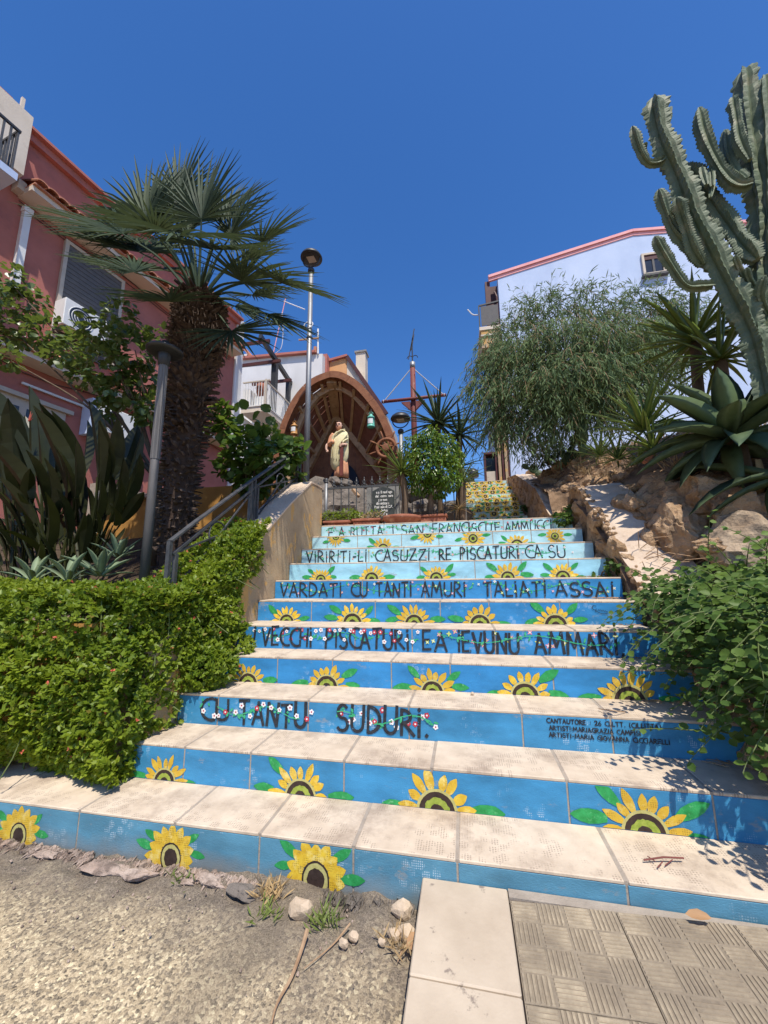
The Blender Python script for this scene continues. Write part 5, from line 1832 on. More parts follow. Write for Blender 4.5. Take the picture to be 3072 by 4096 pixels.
# inner frame just behind the rim
inn = spline([O[k] + Nn[k] * .24 + np.array((0, .22, 0)) for k in np.linspace(2, len(O) - 3, 16).astype(int)], 3)
for a in range(0, len(inn) - 1, 3):
    e_ = min(a + 3, len(inn) - 1)
    MB().beam(inn[a], inn[e_], .12, .1, up=(0, 1, 0)).build('frame_segment', M['wood2'], arch)
off_ = np.array((0, -.08, 0))
MB().beam(gL2 + off_, gA + off_ + np.array((-.01, 0, 0)), .14, .14, up=(0, 1, 0)).build('gable_beam', M['wood2'], arch)
MB().beam(gR2 + off_, gA + off_ + np.array((.01, -.003, 0)), .14, .14, up=(0, 1, 0)).build('gable_beam', M['wood2'], arch)
x = gL2[0]
while x < gR2[0]:
    x2 = min(x + .17, gR2[0])
    zt = lambda q: np.interp(q, [gL2[0], gA[0], gR2[0]], [gL2[2], gA[2], gR2[2]]) + .08
    y0, y1 = BY + rr.uniform(0, .006), BY + .03
    vs = [(x + .002, y0, 2.0), (x2 - .002, y0, 2.0), (x2 - .002, y0, zt(x2)), (x + .002, y0, zt(x)), (x + .002, y1, 2.0), (x2 - .002, y1, 2.0), (x2 - .002, y1, zt(x2)), (x + .002, y1, zt(x))]
    MB().add(vs, [(0, 1, 2, 3), (7, 6, 5, 4), (0, 4, 5, 1), (1, 5, 6, 2), (2, 6, 7, 3), (3, 7, 4, 0)]).build('back_plank', M['wood'], arch)
    x = x2
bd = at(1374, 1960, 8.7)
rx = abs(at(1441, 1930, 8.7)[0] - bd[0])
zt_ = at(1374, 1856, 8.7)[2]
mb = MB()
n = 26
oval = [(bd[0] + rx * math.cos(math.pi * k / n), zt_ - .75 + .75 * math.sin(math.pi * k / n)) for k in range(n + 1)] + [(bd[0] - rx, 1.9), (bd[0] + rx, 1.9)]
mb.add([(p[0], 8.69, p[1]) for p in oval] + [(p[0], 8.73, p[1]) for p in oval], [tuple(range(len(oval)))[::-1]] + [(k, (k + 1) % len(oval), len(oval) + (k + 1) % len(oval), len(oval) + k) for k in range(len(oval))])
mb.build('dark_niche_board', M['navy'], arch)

# saint statue
SY = 7.05
sf, sh_ = at(1358, 1912, SY), at(1350, 1690, SY)
st = thing('saint_statue', (sf[0], SY, sf[2]), 'painted statue of a bearded saint in cream mantle under the arch', 'statue')
HT = sh_[2] - sf[2]
bx, by, bz_ = sf[0], SY, sf[2]
S_ = lambda x, y, z: np.array((bx + x * HT, by + y * HT, bz_ + z * HT))


def loft(secs, n=28, fold=0., seed=0, nf=7):
    mb = MB()
    vs, fs = [], []
    for (cx_, cy_, rx_, ry_, z_, fd) in secs:
        for k in range(n):
            a = 2 * math.pi * k / n
            f = 1 + fold * fd * math.sin(nf * a + 3 * z_ + seed) + fold * .5 * fd * math.sin(13 * a + seed * 2)
            vs.append(S_(cx_ + rx_ * math.cos(a) * f, cy_ + ry_ * math.sin(a) * f, z_))
    for i in range(len(secs) - 1):
        for k in range(n):
            k2 = (k + 1) % n
            fs.append((i * n + k, i * n + k2, (i + 1) * n + k2, (i + 1) * n + k))
    fs += [tuple(range(n))[::-1], tuple((len(secs) - 1) * n + k for k in range(n))]
    return mb.add(vs, fs)


loft([(.03, 0, .125, .1, .0, 1), (.03, 0, .12, .095, .1, 1), (.025, 0, .115, .09, .22, 1), (.02, 0, .105, .085, .35, .6)], 36, .07, 1).build('tunic', M['tunic'], st, True)
robe = loft([(-.03, 0, .03, .05, .115, .2), (-.035, -.005, .085, .09, .16, .6), (-.02, -.01, .13, .105, .24, .9), (.0, -.01, .15, .115, .34, 1), (.005, -.01, .155, .12, .45, 1), (.005, -.01, .15, .115, .55, 1),
             (.01, -.01, .145, .105, .65, .8), (.015, -.005, .14, .09, .74, .6), (.02, 0, .115, .075, .80, .4), (.015, 0, .07, .05, .845, .1)], 40, .06, 2)
robe.build('mantle', M['robe'], st, True)
sw = MB()
for q in range(3):
    sw.tube(spline([S_(.11 - .03 * q, -.06, .835 - .012 * q), S_(.03 - .03 * q, -.105, .80 - .02 * q), S_(-.06 - .02 * q, -.11, .73 - .02 * q), S_(-.10, -.1, .62 - .03 * q)], 5), .012 * HT, 6)
sw.tube(spline([S_(.15, -.07, .74), S_(.1, -.125, .64), S_(.05, -.14, .55), S_(.04, -.13, .42)], 5), .014 * HT, 6)
sw.tube(spline([S_(.16, -.06, .66), S_(.11, -.13, .6), S_(.08, -.15, .54)], 5), .016 * HT, 6)
for q in range(5):
    a = -.11 + q * .045
    sw.tube(spline([S_(a + .05, -.1, .66 - .02 * q), S_(a + .02, -.125, .5), S_(a, -.115, .3 - .015 * q)], 5), .008 * HT, 5)
sw.build('mantle_folds', M['robe'], st, True)
MB().tube(spline([S_(-.10, -.01, .78), S_(-.15, -.02, .70), S_(-.165, -.04, .60), S_(-.15, -.1, .585), S_(-.07, -.14, .61)], 5), [.05 * HT] * 5 + [.046 * HT] * 5 + [.042 * HT] * 5 + [.036 * HT] * 6, 10).build('right_sleeve', M['tunic'], st, True)
MB().tube(spline([S_(-.17, -.07, .60), S_(-.2, -.10, .56), S_(-.205, -.11, .50), S_(-.19, -.115, .455)], 5), np.linspace(.026, .016, 16) * HT, 8).build('right_hand', M['skin'], st, True)
for q in range(4):
    MB().tube([S_(-.2 + q * .009, -.115, .47), S_(-.196 + q * .01, -.125, .44), S_(-.19 + q * .009, -.12, .425 + .004 * abs(q - 1.5))], [.007 * HT, .006 * HT, .004 * HT], 6).build('finger', M['skin'], st, True)
hand = MB().tube(spline([S_(.13, -.06, .56), S_(.12, -.13, .535), S_(.085, -.165, .525)], 4), np.linspace(.028, .022, 9) * HT, 8).build('left_hand', M['skin'], st, True)
for q in range(4):
    MB().tube([S_(.09 - q * .004, -.16, .535 - q * .012), S_(.06, -.18, .53 - q * .012), S_(.05, -.165, .522 - q * .012)], [.008 * HT, .007 * HT, .005 * HT], 6).build('finger', M['skin'], st, True)
hx_, hy_, hz_ = -.015, -.015, .925
hd = loft([(hx_, hy_ + .01, .03, .035, .835, 0), (hx_, hy_, .036, .04, .86, 0), (hx_, hy_, .045, .052, .885, 0), (hx_, hy_, .05, .058, .92, 0), (hx_, hy_, .05, .058, .95, 0), (hx_, hy_ + .003, .045, .052, .975, 0), (hx_, hy_ + .005, .028, .035, .993, 0), (hx_, hy_ + .005, .006, .008, 1.0, 0)], 20)
hd = hd.build('head', M['skin'], st, True)
fc = MB()
fc.tube([S_(hx_, hy_ - .055, .945), S_(hx_, hy_ - .068, .925), S_(hx_, hy_ - .07, .915)], [.006 * HT, .009 * HT, .011 * HT], 8)
sub(fc.build('nose', M['skin'], None, True), hd)
for s_ in (-1, 1):
    sub(MB().lathe([(.001, -.006 * HT), (.010 * HT, -.003 * HT), (.012 * HT, 0), (.010 * HT, .004 * HT), (.001, .006 * HT)], 10, tuple(S_(hx_ + s_ * .019, hy_ - .052, .936))).build('eye', M['hair'], None, True), hd)
    sub(MB().tube([S_(hx_ + s_ * .006, hy_ - .058, .949), S_(hx_ + s_ * .034, hy_ - .05, .951)], .006 * HT, 6).build('eyebrow', M['hair']), hd)
    sub(MB().lathe([(.001, -.016 * HT), (.009 * HT, 0), (.001, .016 * HT)], 8, tuple(S_(hx_ + s_ * .05, hy_ + .01, .93))).build('ear', M['skin'], None, True), hd)
bdm = loft([(hx_, hy_ - .03, .008, .01, .81, 0), (hx_, hy_ - .03, .032, .03, .835, 0), (hx_, hy_ - .022, .045, .042, .865, 0), (hx_, hy_ - .018, .05, .047, .888, 0), (hx_, hy_ - .02, .046, .043, .903, 0)], 16, .05, 3, 9)
sub(bdm.build('beard', M['beard'], None, True), hd)
hr = loft([(hx_, hy_ + .04, .050, .035, .90, 0), (hx_, hy_ + .042, .055, .042, .94, 0), (hx_, hy_ + .03, .053, .05, .972, 0), (hx_, hy_ + .016, .043, .052, .996, 0), (hx_, hy_ + .0, .02, .03, 1.012, 0)], 20, .05, 4, 8)
sub(hr.build('hair', M['hair'], None, True), hd)
sub(MB().tube(spline([S_(hx_ - .03, hy_ - .025, .99), S_(hx_, hy_ - .042, 1.0), S_(hx_ + .03, hy_ - .025, .99)], 4), .008 * HT, 6).build('forelock', M['hair'], None, True), hd)
rd = MB().beam(S_(.085, -.15, .5), S_(.075, -.13, 0), .055 * HT, .03 * HT, up=(0, 1, 0)).build('rudder_board', M['redwood'], st)
MB().beam(S_(.035, -.155, .495), S_(.14, -.15, .515), .03 * HT, .03 * HT).build('rudder_crosspiece', M['hair'], st)
MB().tube([S_(.085, -.152, .5), S_(.088, -.155, .585)], .012 * HT, 8).build('rudder_tiller', M['redwood'], st)

# grotto rocks below the saint
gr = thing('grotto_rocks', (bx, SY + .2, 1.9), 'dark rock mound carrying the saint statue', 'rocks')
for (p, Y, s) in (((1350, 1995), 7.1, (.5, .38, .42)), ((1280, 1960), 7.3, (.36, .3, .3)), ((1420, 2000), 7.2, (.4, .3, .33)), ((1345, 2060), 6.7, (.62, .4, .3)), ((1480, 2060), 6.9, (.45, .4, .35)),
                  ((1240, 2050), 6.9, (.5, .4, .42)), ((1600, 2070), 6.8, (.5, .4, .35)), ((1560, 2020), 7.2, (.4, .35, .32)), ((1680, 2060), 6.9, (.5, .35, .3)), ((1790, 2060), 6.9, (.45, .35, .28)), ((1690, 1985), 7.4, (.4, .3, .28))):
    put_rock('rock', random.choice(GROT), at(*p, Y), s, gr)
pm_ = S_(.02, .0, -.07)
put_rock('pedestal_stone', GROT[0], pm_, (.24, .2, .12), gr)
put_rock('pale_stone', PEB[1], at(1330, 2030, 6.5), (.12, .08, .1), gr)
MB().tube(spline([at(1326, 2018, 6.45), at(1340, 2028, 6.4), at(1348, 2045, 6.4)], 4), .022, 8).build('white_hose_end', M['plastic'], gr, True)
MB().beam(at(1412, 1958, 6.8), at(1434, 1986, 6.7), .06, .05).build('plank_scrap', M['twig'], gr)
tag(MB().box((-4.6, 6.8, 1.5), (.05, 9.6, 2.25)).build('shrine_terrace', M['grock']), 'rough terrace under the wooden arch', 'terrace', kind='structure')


def lantern(c, m, s, label):
    t = thing('ship_lantern', c + np.array((0, 0, -s)), label, 'lantern', 'ship lanterns hung in the arch')
    MB().lathe([(s * .5, -s), (s * .56, -s * .95), (s * .56, -s * .85), (s * .5, -s * .8), (s * .5, s * .35), (s * .56, s * .38), (s * .54, s * .46), (s * .42, s * .62), (s * .26, s * .74), (s * .2, s * .78), (s * .2, s * .95), (s * .12, s * 1.0)], 22, tuple(c)).build('body', m, t, True)
    gl_ = MB()
    n = 8
    vs = []
    for k in range(n + 1):
        a = -math.pi / 2 + (k / n - .5) * 1.5
        for zz in (-s * .55, s * .15):
            vs.append(c + np.array((math.cos(a) * s * .53, math.sin(a) * s * .53, zz)))
    gl_.add(vs, [(k * 2, k * 2 + 2, k * 2 + 3, k * 2 + 1) for k in range(n)])
    gl_.build('glass', M['plastic'], t, True)
    MB().torus(c + np.array((0, 0, s * 1.0)), s * .3, s * .035, (1, 0, 0), (0, 0, 1), 18, 6, 0, 0, math.pi).build('handle', m, t)
    MB().tube([c + np.array((0, 0, s * 1.3)), c + np.array((0, .02, s * 1.75))], .008, 6).build('hanger', M['dark'], t)


lantern(at(1177, 1715, 7.45), M['lamp_o'], .14, 'ochre ship lantern hanging at the left side of the arch')
lantern(at(1484, 1683, 7.45), M['lamp_g'], .15, 'mint green ship lantern hanging at the right side of the arch')

wc_ = at(1545, 1792, 7.4)
wl = thing('ship_helm', wc_ + np.array((0, 0, -.3)), 'brown wooden ship wheel fixed to the right foot of the arch', 'ship wheel')
wr = at(1582, 1792, 7.4)[0] - wc_[0]
MB().torus(wc_, wr, .035, (1, 0, 0), (0, 0, 1), 36, 8).build('rim', M['wood'], wl, True)
MB().lathe([(.06, -.05), (.085, -.04), (.085, .04), (.06, .05)], 18, tuple(wc_), R=np.array(((1, 0, 0), (0, 0, -1), (0, 1, 0)))).build('hub', M['wood'], wl, True)
for k in range(8):
    a = 2 * math.pi * k / 8 + .3
    d = np.array((math.cos(a), 0, math.sin(a)))
    MB().tube([wc_ + d * t for t in (.06, .1, .14, wr - .02, wr + .05, wr + .09, wr + .16, wr + .2)], [.014, .02, .013, .014, .013, .02, .017, .009], 8).build('spoke', M['wood'], wl, True)

# mast with yard, ropes and vane
MYY = 8.0
mt_ = thing('ship_mast', at(1655, 1950, MYY), 'red brown ship mast with yard, ropes and iron vane', 'mast')
mb0, mb1 = at(1656, 1960, MYY), at(1650, 1452, MYY)
MB().tube([(mb1[0], MYY, 2.2), (mb1[0], MYY, 4.5), mb1], [.068, .063, .058], 16).build('pole', M['redwood'], mt_, True)
MB().tube([mb1 + np.array((0, 0, -.13)), mb1 + np.array((0, 0, .01))], .061, 16).build('mast_cap', M['steel'], mt_, True)
ya, yb = at(1527, 1608, MYY - .09), at(1785, 1580, MYY - .09)
MB().tube([ya, ya + (yb - ya) * .5, yb], [.034, .037, .032], 12).build('yard', M['redwood'], mt_, True)
for t, p in ((.03, (1640, 1480)), (.97, (1660, 1480))):
    e = ya + (yb - ya) * t
    MB().tube([e, at(*p, MYY - .08)], .011, 6).build('rope', M['rope'], mt_)
    MB().torus(e, .036, .011, (0, 1, 0), (0, 0, 1), 14, 6).build('rope_lashing', M['rope'], mt_)
for s_ in (-1, 1):
    x = mb1[0] + s_ * .06
    z = ya[2] + (yb[2] - ya[2]) * .5 - .06
    MB().add([(x, MYY - .1, z), (x + s_ * .2, MYY - .1, z), (x, MYY - .1, z - .2), (x, MYY - .02, z), (x + s_ * .2, MYY - .02, z), (x, MYY - .02, z - .2)],
             [(0, 1, 2), (3, 5, 4), (0, 3, 4, 1), (1, 4, 5, 2), (2, 5, 3, 0)]).build('bracket', M['redwood'], mt_)
tpv = mb1
MB().tube([tpv, tpv + np.array((0, 0, .55))], .014, 6).build('vane_rod', M['dark'], mt_)
for s_ in (-1, 1):
    MB().torus(tpv + np.array((s_ * .06, 0, .12)), .06, .009, (1, 0, 0), (0, 0, 1), 14, 5, 0, math.pi / 2 - s_ * math.pi / 2, math.pi / 2 - s_ * math.pi / 2 + s_ * 2.6).build('vane_scroll', M['dark'], mt_)
MB().beam(tpv + np.array((-.09, 0, .1)), tpv + np.array((.06, 0, .85)), .012, .02).build('vane_arm', M['dark'], mt_)
MB().add([tuple(tpv + np.array(p)) for p in ((-.05, -.006, .28), (.0, -.006, .36), (.06, -.006, .72), (.0, -.006, .6), (-.05, .006, .28), (.0, .006, .36), (.06, .006, .72), (.0, .006, .6))], [(0, 1, 2, 3), (7, 6, 5, 4), (0, 4, 5, 1), (1, 5, 6, 2), (2, 6, 7, 3), (3, 7, 4, 0)]).build('vane_blade', M['dark'], mt_)

# fence in front of the shrine and along the upper stairs
FY = 5.62
zr = at(1400, 1950, FY)[2]
fx0, fx1 = at(1305, 1955, FY)[0], .06
fn = thing('iron_fence', ((fx0 + fx1) / 2, FY, 1.87), 'grey iron fence with spear finials in front of the saint', 'fence')


def fin_mesh():
    mb = MB()
    mb.lathe([(.006, 0), (.02, .012), (.02, .025), (.008, .035), (.012, .05), (.016, .07), (.007, .1), (.009, .115), (.004, .13)], 8)
    for s_ in (-1, 1):
        mb.tube([(0, 0, .03), (s_ * .022, 0, .045), (s_ * .032, 0, .075)], [.005, .005, .002], 5)
        mb.tube([(0, 0, .02), (s_ * .03, 0, .012), (s_ * .05, 0, -.005)], [.005, .005, .002], 5)
    me = bpy.data.meshes.new('finial')
    me.from_pydata(mb.v, [], mb.f)
    me.materials.append(M['iron'])
    return me


FINM = fin_mesh()


def fence_run(p0, p1, z0, zr, step=.1235, posts=True):
    p0, p1 = np.array(p0, float), np.array(p1, float)
    Ln = np.linalg.norm(p1 - p0)
    d = (p1 - p0) / Ln
    MB().beam((*p0, zr), (*p1, zr), .022, .034).build('top_rail', M['iron'], fn)
    MB().beam((*p0, z0 + .12), (*p1, z0 + .12), .02, .03).build('bottom_rail', M['iron'], fn)
    k = 1
    while k * step < Ln - .03:
        c = p0 + d * k * step
        br = MB().box((c[0] - .007, c[1] - .007, z0 + .02), (c[0] + .007, c[1] + .007, zr + .03)).build('bar', M['iron'], fn)
        f = link('finial', FINM, br, Matrix.Translation((c[0], c[1], zr + .025)))
        k += 1
    for c in (p0, p1) if posts else ():
        ps = MB().tube([(*c, z0), (*c, zr + .09)], .025, 12).build('post', M['steel'], fn, True)
        sub(MB().lathe([(.028, 0), (.03, .02), (.022, .03), (.03, .05), (.02, .075), (.005, .085)], 12, (*c, zr + .09)).build('post_cap', M['iron'], None, True), ps)


fence_run((fx0, FY), (fx1, FY), 1.87, zr)
fence_run((fx0 - .62, FY + .15), (fx0 - .05, FY), 1.87, zr - .03, posts=False)
fence_run((fx1, FY + .02), (fx1, 8.4), 1.87, zr + .02, .15)
for px in (1386, 1480):
    c = np.array((at(px, 2005, FY)[0], FY - .012, zr - .28))
    for s_ in (-1, 1):
        MB().torus(c + np.array((s_ * .035, 0, .03)), .03, .005, (1, 0, 0), (0, 0, 1), 14, 5, 0, math.pi / 2 - s_ * .3, math.pi / 2 - s_ * 4.2).build('scroll', M['iron'], fn)
        MB().tube([c, c + np.array((s_ * .04, 0, -.12)), c + np.array((s_ * .1, 0, -.2))], .005, 5).build('scroll', M['iron'], fn)

# slate plaque behind the fence
pa, pb_ = at(1478, 1965, 5.95), at(1572, 2075, 5.95)
pq = thing('slate_plaque', (pa[0], 5.95, 1.9), 'dark slate plaque with white lettering behind the iron fence', 'plaque')
px0, px1 = at(1489, 2000, 5.94)[0], at(1577, 2000, 5.94)[0]
pz0, pz1 = at(1530, 2078, 5.94)[2], at(1530, 1948, 5.94)[2]
n = 12
top = [(px1 + (px0 - px1) * k / n, pz1 - .07 + .07 * math.sin(math.pi * k / n)) for k in range(n + 1)]
poly = [(px0, pz0), (px1, pz0)] + top
MB().add([(p[0], 5.935, p[1]) for p in poly] + [(p[0], 5.97, p[1]) for p in poly], [tuple(range(len(poly)))] + [(k, len(poly) + k, len(poly) + (k + 1) % len(poly), (k + 1) % len(poly)) for k in range(len(poly))]).build('slate', M['slate'], pq)
MB().box((px0 - .09, 5.975, 1.88), (px1 + .07, 6.06, pz1 + .05)).build('stone_backing', M['slatef'], pq)
MB().box((px0 - .085, 5.90, 1.88), (px0 - .008, 5.972, pz1 - .02)).build('stone_jamb', M['slatef'], pq)
LNS = [('e al II naufrago', .80), ('del nostro mare', .68), ('per non', .565), ('dimenticare', .455), ('P.tel palo di C.P.', .345), ('dedica', .235), ('cr 17 as', .125)]
for tx, f in LNS:
    cu = bpy.data.curves.new('lettering', 'FONT')
    cu.body = tx
    cu.size = .062
    cu.align_x = 'CENTER'
    cu.extrude = .001
    cu.offset = .0016
    cu.resolution_u = 2
    to = bpy.data.objects.new('lettering', cu)
    COL.objects.link(to)
    me = bpy.data.meshes.new_from_object(to.evaluated_get(bpy.context.evaluated_depsgraph_get()))
    bpy.data.objects.remove(to)
    me.name = 'inscription'
    me.materials.clear()
    me.materials.append(M['whitep'])
    link('inscription', me, pq, Matrix.Translation(((px0 + px1) / 2 + random.uniform(-.01, .02), 5.932, pz0 + (pz1 - pz0) * f)) @ Matrix.Rotation(math.pi / 2, 4, 'X') @ Matrix.Diagonal((.72, 1, 1, 1)))


# ------------------------------------------------------------------ pots and plants on the landing
def yucca(name, label, c, base, n, ln, m, w=.045, emin=-25, emax=82, group='yuccas with sword leaves', trunk=.045, ms=None):
    t = thing(name, base, label, 'yucca', group)
    ms = ms or [blade_mesh('leaf', w, .04 + .08 * k, m, 4, .008, .3, 'yucca') for k in range(3)]
    rosette(t, ms, c, n, ln, emin, emax)
    if trunk:
        b = np.array(base, float)
        MB().tube(spline([b, (b + np.array(c)) / 2 + np.array((random.uniform(-.03, .03), 0, 0)), np.array(c)], 4), trunk, 8).build('trunk', M['bark'], t, True)
    return t


ty = at(1607, 2075, 4.95)
c = at(1607, 1890, 4.95)
yucca('yucca', 'bright yucca growing in the round terracotta pot', c, (c[0] + .02, 4.95, 1.95), 48, .5, L['yucca'], .042, -28)
pot = thing('round_pot', (ty[0], 4.95, 1.87), 'wide round terracotta pot with the bright yucca', 'flower pot')
pr = abs(at(1682, 2070, 4.95)[0] - at(1530, 2070, 4.95)[0]) / 2
pz = at(1607, 2067, 4.95)[2]
MB().lathe([(pr * .7, 1.872 - pz), (pr * .85, -.07), (pr * .93, -.05), (pr, -.045), (pr, -.005), (pr * .97, 0), (pr * .9, -.005), (pr * .86, -.04), (pr * .2, -.05)], 32, (ty[0], 4.95, pz)).build('pot_body', M['terra'], pot, True)
MB().lathe([(.01, -.03), (pr * .84, -.03)], 20, (ty[0], 4.95, pz)).build('pot_soil', M['dsoil'], pot)


def trough(x0, x1, y, z1, label, m='terra'):
    t = thing('planter_trough', ((x0 + x1) / 2, y, 1.87), label, 'planter', 'terracotta planter troughs')
    mb = MB().box((x0 + .02, y - .1, 1.874), (x1 - .02, y + .1, z1 - .035)).build('trough_body', M[m], t, bevel=.01)
    MB().box((x0, y - .12, z1 - .033), (x1, y + .12, z1)).build('trough_rim', M[m], t, bevel=.008)
    MB().box((x0 + .03, y - .09, z1 + .001), (x1 - .03, y + .09, z1 + .012)).build('trough_soil', M['dsoil'], t)
    for k in range(int((x1 - x0) / .045)):
        MB().box((x0 + .03 + k * .045, y - .106, 1.885), (x0 + .045 + k * .045, y - .1005, z1 - .045)).build('trough_flute', M[m], t)


zt1 = at(1380, 2085, 4.95)[2]
trough(at(1300, 2080, 4.95)[0], at(1408, 2080, 4.95)[0], 4.97, zt1 + .0, 'left terracotta trough with dark green bedding plants')
trough(at(1412, 2080, 4.95)[0], at(1528, 2080, 4.95)[0], 4.98, zt1 + .015, 'fluted terracotta trough with pale dry bedding plants')
zt2 = at(1720, 2062, 5.1)[2]
trough(at(1650, 2062, 5.1)[0], at(1790, 2062, 5.1)[0], 5.1, zt2, 'terracotta trough holding the rounded ficus')
bp = thing('bedding_plants', at(1360, 2070, 4.95), 'low green bedding plants in the left trough', 'plants')
clump_leaves([(at(1325, 2068, 4.97), (.13, .09, .09), 1), (at(1390, 2060, 4.97), (.14, .1, .1), 1.2), (at(1430, 2064, 4.97), (.1, .09, .07), .7)], 260, .035, .022, L['hedge'], bp, tm=T_KITE, hang=0)
bp = thing('bedding_plants', at(1480, 2070, 4.95), 'straw coloured bedding plants in the fluted trough', 'plants')
clump_leaves([(at(1475, 2072, 4.96), (.13, .09, .07), 1), (at(1515, 2066, 4.96), (.09, .08, .08), .6)], 220, .035, .02, L['straw'], bp, tm=T_KITE, hang=0)
clump_leaves([(at(1500, 2055, 5.0), (.12, .08, .06), 1)], 120, .035, .02, L['hedge'], bp, tm=T_KITE, hang=0)

fc_ = thing('ficus_tree', at(1722, 2070, 5.1), 'rounded glossy ficus with pale trunk in the middle of the landing', 'tree')
cs = []
for p, r, w in (((1715, 1790), .24, 1.2), ((1775, 1790), .2, 1), ((1660, 1790), .2, .9), ((1810, 1830), .17, .8), ((1640, 1850), .18, .8), ((1700, 1860), .25, 1.1), ((1770, 1870), .24, 1.1), ((1680, 1930), .17, .7), ((1750, 1940), .18, .7), ((1720, 1750), .16, .7), ((1800, 1920), .15, .6), ((1640, 1910), .12, .4)):
    cs.append((at(*p, 5.1 + random.uniform(-.15, .12)), (r, r, r), w))
clump_leaves(cs, 420, .062, .027, L['ficus'], fc_, tm=T_OVAL, hang=.9, shell=.6)
b0 = at(1722, 2075, 5.1)
MB().tube(spline([b0, at(1724, 2000, 5.1), at(1728, 1950, 5.1), at(1722, 1880, 5.1)], 4), [.04] * 5 + [.036] * 4 + [.025] * 4, 10).build('trunk', M['bark'], fc_, True)
branchy(fc_, at(1726, 1965, 5.1), [c_[0] for c_ in cs[:8]], .02, M['bark'])
c = at(1752, 1695, 5.7)
yucca('yucca', 'tall dark yucca whose sword leaves stand above the ficus', c, (c[0], 5.75, 1.9), 64, .72, L['yuccad'], .042, -35)
c = at(1838, 1742, 5.75)
yucca('yucca', 'dark yucca head right of and below the tallest one', c, (c[0] - .1, 5.8, 1.9), 44, .60, L['yuccad'], .042, -40)
c = at(1850, 1925, 5.3)
yucca('yucca', 'small bright yucca beside the sunflower risers of the upper stairs', c, (c[0] - .03, 5.3, 1.9), 34, .42, L['yucca'], .035, -25)
c = at(1838, 1870, 5.95)
yucca('yucca', 'drooping dark yucca behind the ficus beside the fence corner', c, (c[0] - .03, 5.95, 1.9), 34, .5, L['yuccad'], .04, -50)
dw = thing('dry_bromeliad', at(1830, 2040, 5.2), 'withered brown rosette at the foot of the fence corner', 'plant')
BRM = [blade_mesh('leaf', .06, .2 + .2 * k, L['straw'], 4, .008, .3, 'yucca') for k in range(2)]
BRM2 = [blade_mesh('leaf', .06, .3, L['agave'], 4, .008, .3, 'yucca')]
rosette(dw, BRM + BRM2, at(1835, 2035, 5.2), 22, .28, -20, 60)


# ------------------------------------------------------------------ right: rocky bank, rubble wall, boulders
def bankz(x, y):
    zb = np.interp(y, [1.2, 1.45, 1.7, 2.0, 2.4, 3.0, 3.8, 4.6, 5.6, 7.5, 10, 14], [-.25, .05, .35, .47, .62, .98, 1.72, 2.2, 2.35, 3.0, 3.55, 3.7])
    xe = 1.62 if y < 5 else np.interp(y, [5, 6], [1.55, 1.36])
    t = np.clip((x - xe) / .75, 0, 1)
    rise = np.interp(y, [1.2, 1.7, 2.6, 3.2, 4, 5, 7, 9], [.0, .3, .7, .75, .5, .5, .45, .2])
    if 4.7 < y < 5.75: zb = zb - .5 * np.clip((1.7 - x) / .4, 0, 1) * math.sin(math.pi * (y - 4.7) / 1.05) ** .6
    if y < 4.95: zb = zb - .16 * np.clip((1.78 - x) / .1, 0, 1)
    s = np.clip((y - (3.85 - 1.05 * (x - 1.6))) / .3 + .5, 0, 1)
    if y > 4.6: s = 1
    t = t * s
    return zb + rise * t * t * (3 - 2 * t) + .05 * mnoise.noise(Vector((x * 3, y * 3, 0))) + .03 * mnoise.noise(Vector((x * 9, y * 9, 4)))


bk = MB()
gx = np.concatenate([np.linspace(1.24, 3.2, 60), np.linspace(3.3, 14, 30)])
gy = np.concatenate([np.linspace(1.2, 7.5, 120), np.linspace(7.6, 13, 25)])
bk.v = [(x, y, bankz(x, y)) for y in gy for x in gx]
nxx = len(gx)
bk.f = [(j * nxx + i, j * nxx + i + 1, (j + 1) * nxx + i + 1, (j + 1) * nxx + i) for j in range(len(gy) - 1) for i in range(nxx - 1)]
bk.m = [0] * len(bk.f)
tag(bk.build('rocky_bank', M['soil'], smooth=True), 'dry stony bank right of the stairs', 'bank', kind='structure')

WP = [(1.5, .42), (2.0, .5), (2.45, .62), (2.75, .8), (3.01, .96), (3.22, 1.14), (3.48, 1.37), (3.81, 1.70), (4.1, 1.9), (4.41, 2.12), (4.62, 2.18), (4.9, 2.2)]
wz = lambda y: np.interp(y, [p[0] for p in WP], [p[1] for p in WP])
rw2 = thing('rubble_wall', (1.4, 3.2, .5), 'rough limestone rubble wall with lime capped slope right of the steps', 'wall')
wc = MB()
ys, zs_ = np.linspace(1.5, 4.9, 110), np.linspace(0, 1, 26)
for y in ys:
    for t in zs_:
        zz = .05 + (wz(y) - .05) * t
        q = Vector((0, y, zz))
        xo = .05 * mnoise.noise(q * 4) + .03 * mnoise.noise(q * 11) + .014 * mnoise.noise(q * 26)
        xo = 1.262 + abs(xo) * 1.0 - .02 + (.035 * t ** 3)
        wc.v.append((xo, y, zz + .025 * mnoise.noise(q * 9 + Vector((4, 0, 0))) * t))
for i in range(len(ys) - 1):
    for k in range(25):
        a = i * 26 + k
        wc.f.append((a, a + 26, a + 27, a + 1))
        wc.m.append(0)
wc.build('wall_face', M['rock'], rw2)
MB().box((1.262, 4.86, .3), (1.75, 4.9, 2.14)).build('wall_end', M['rock'], rw2)
cp2 = MB()
us = np.linspace(0, 1, 12)
for y in ys:
    for u in us:
        q = Vector((u * .5, y, 2))
        x = 1.255 + u * .46 + .02 * mnoise.noise(q * 7) * (1 - u)
        cp2.v.append((x, y, wz(y) + .012 + .03 * u + .022 * mnoise.noise(q * 6) + .012 * mnoise.noise(q * 17)))
for i in range(len(ys) - 1):
    for k in range(11):
        a = i * 12 + k
        cp2.f.append((a, a + 1, a + 13, a + 12))
        cp2.m.append(0)
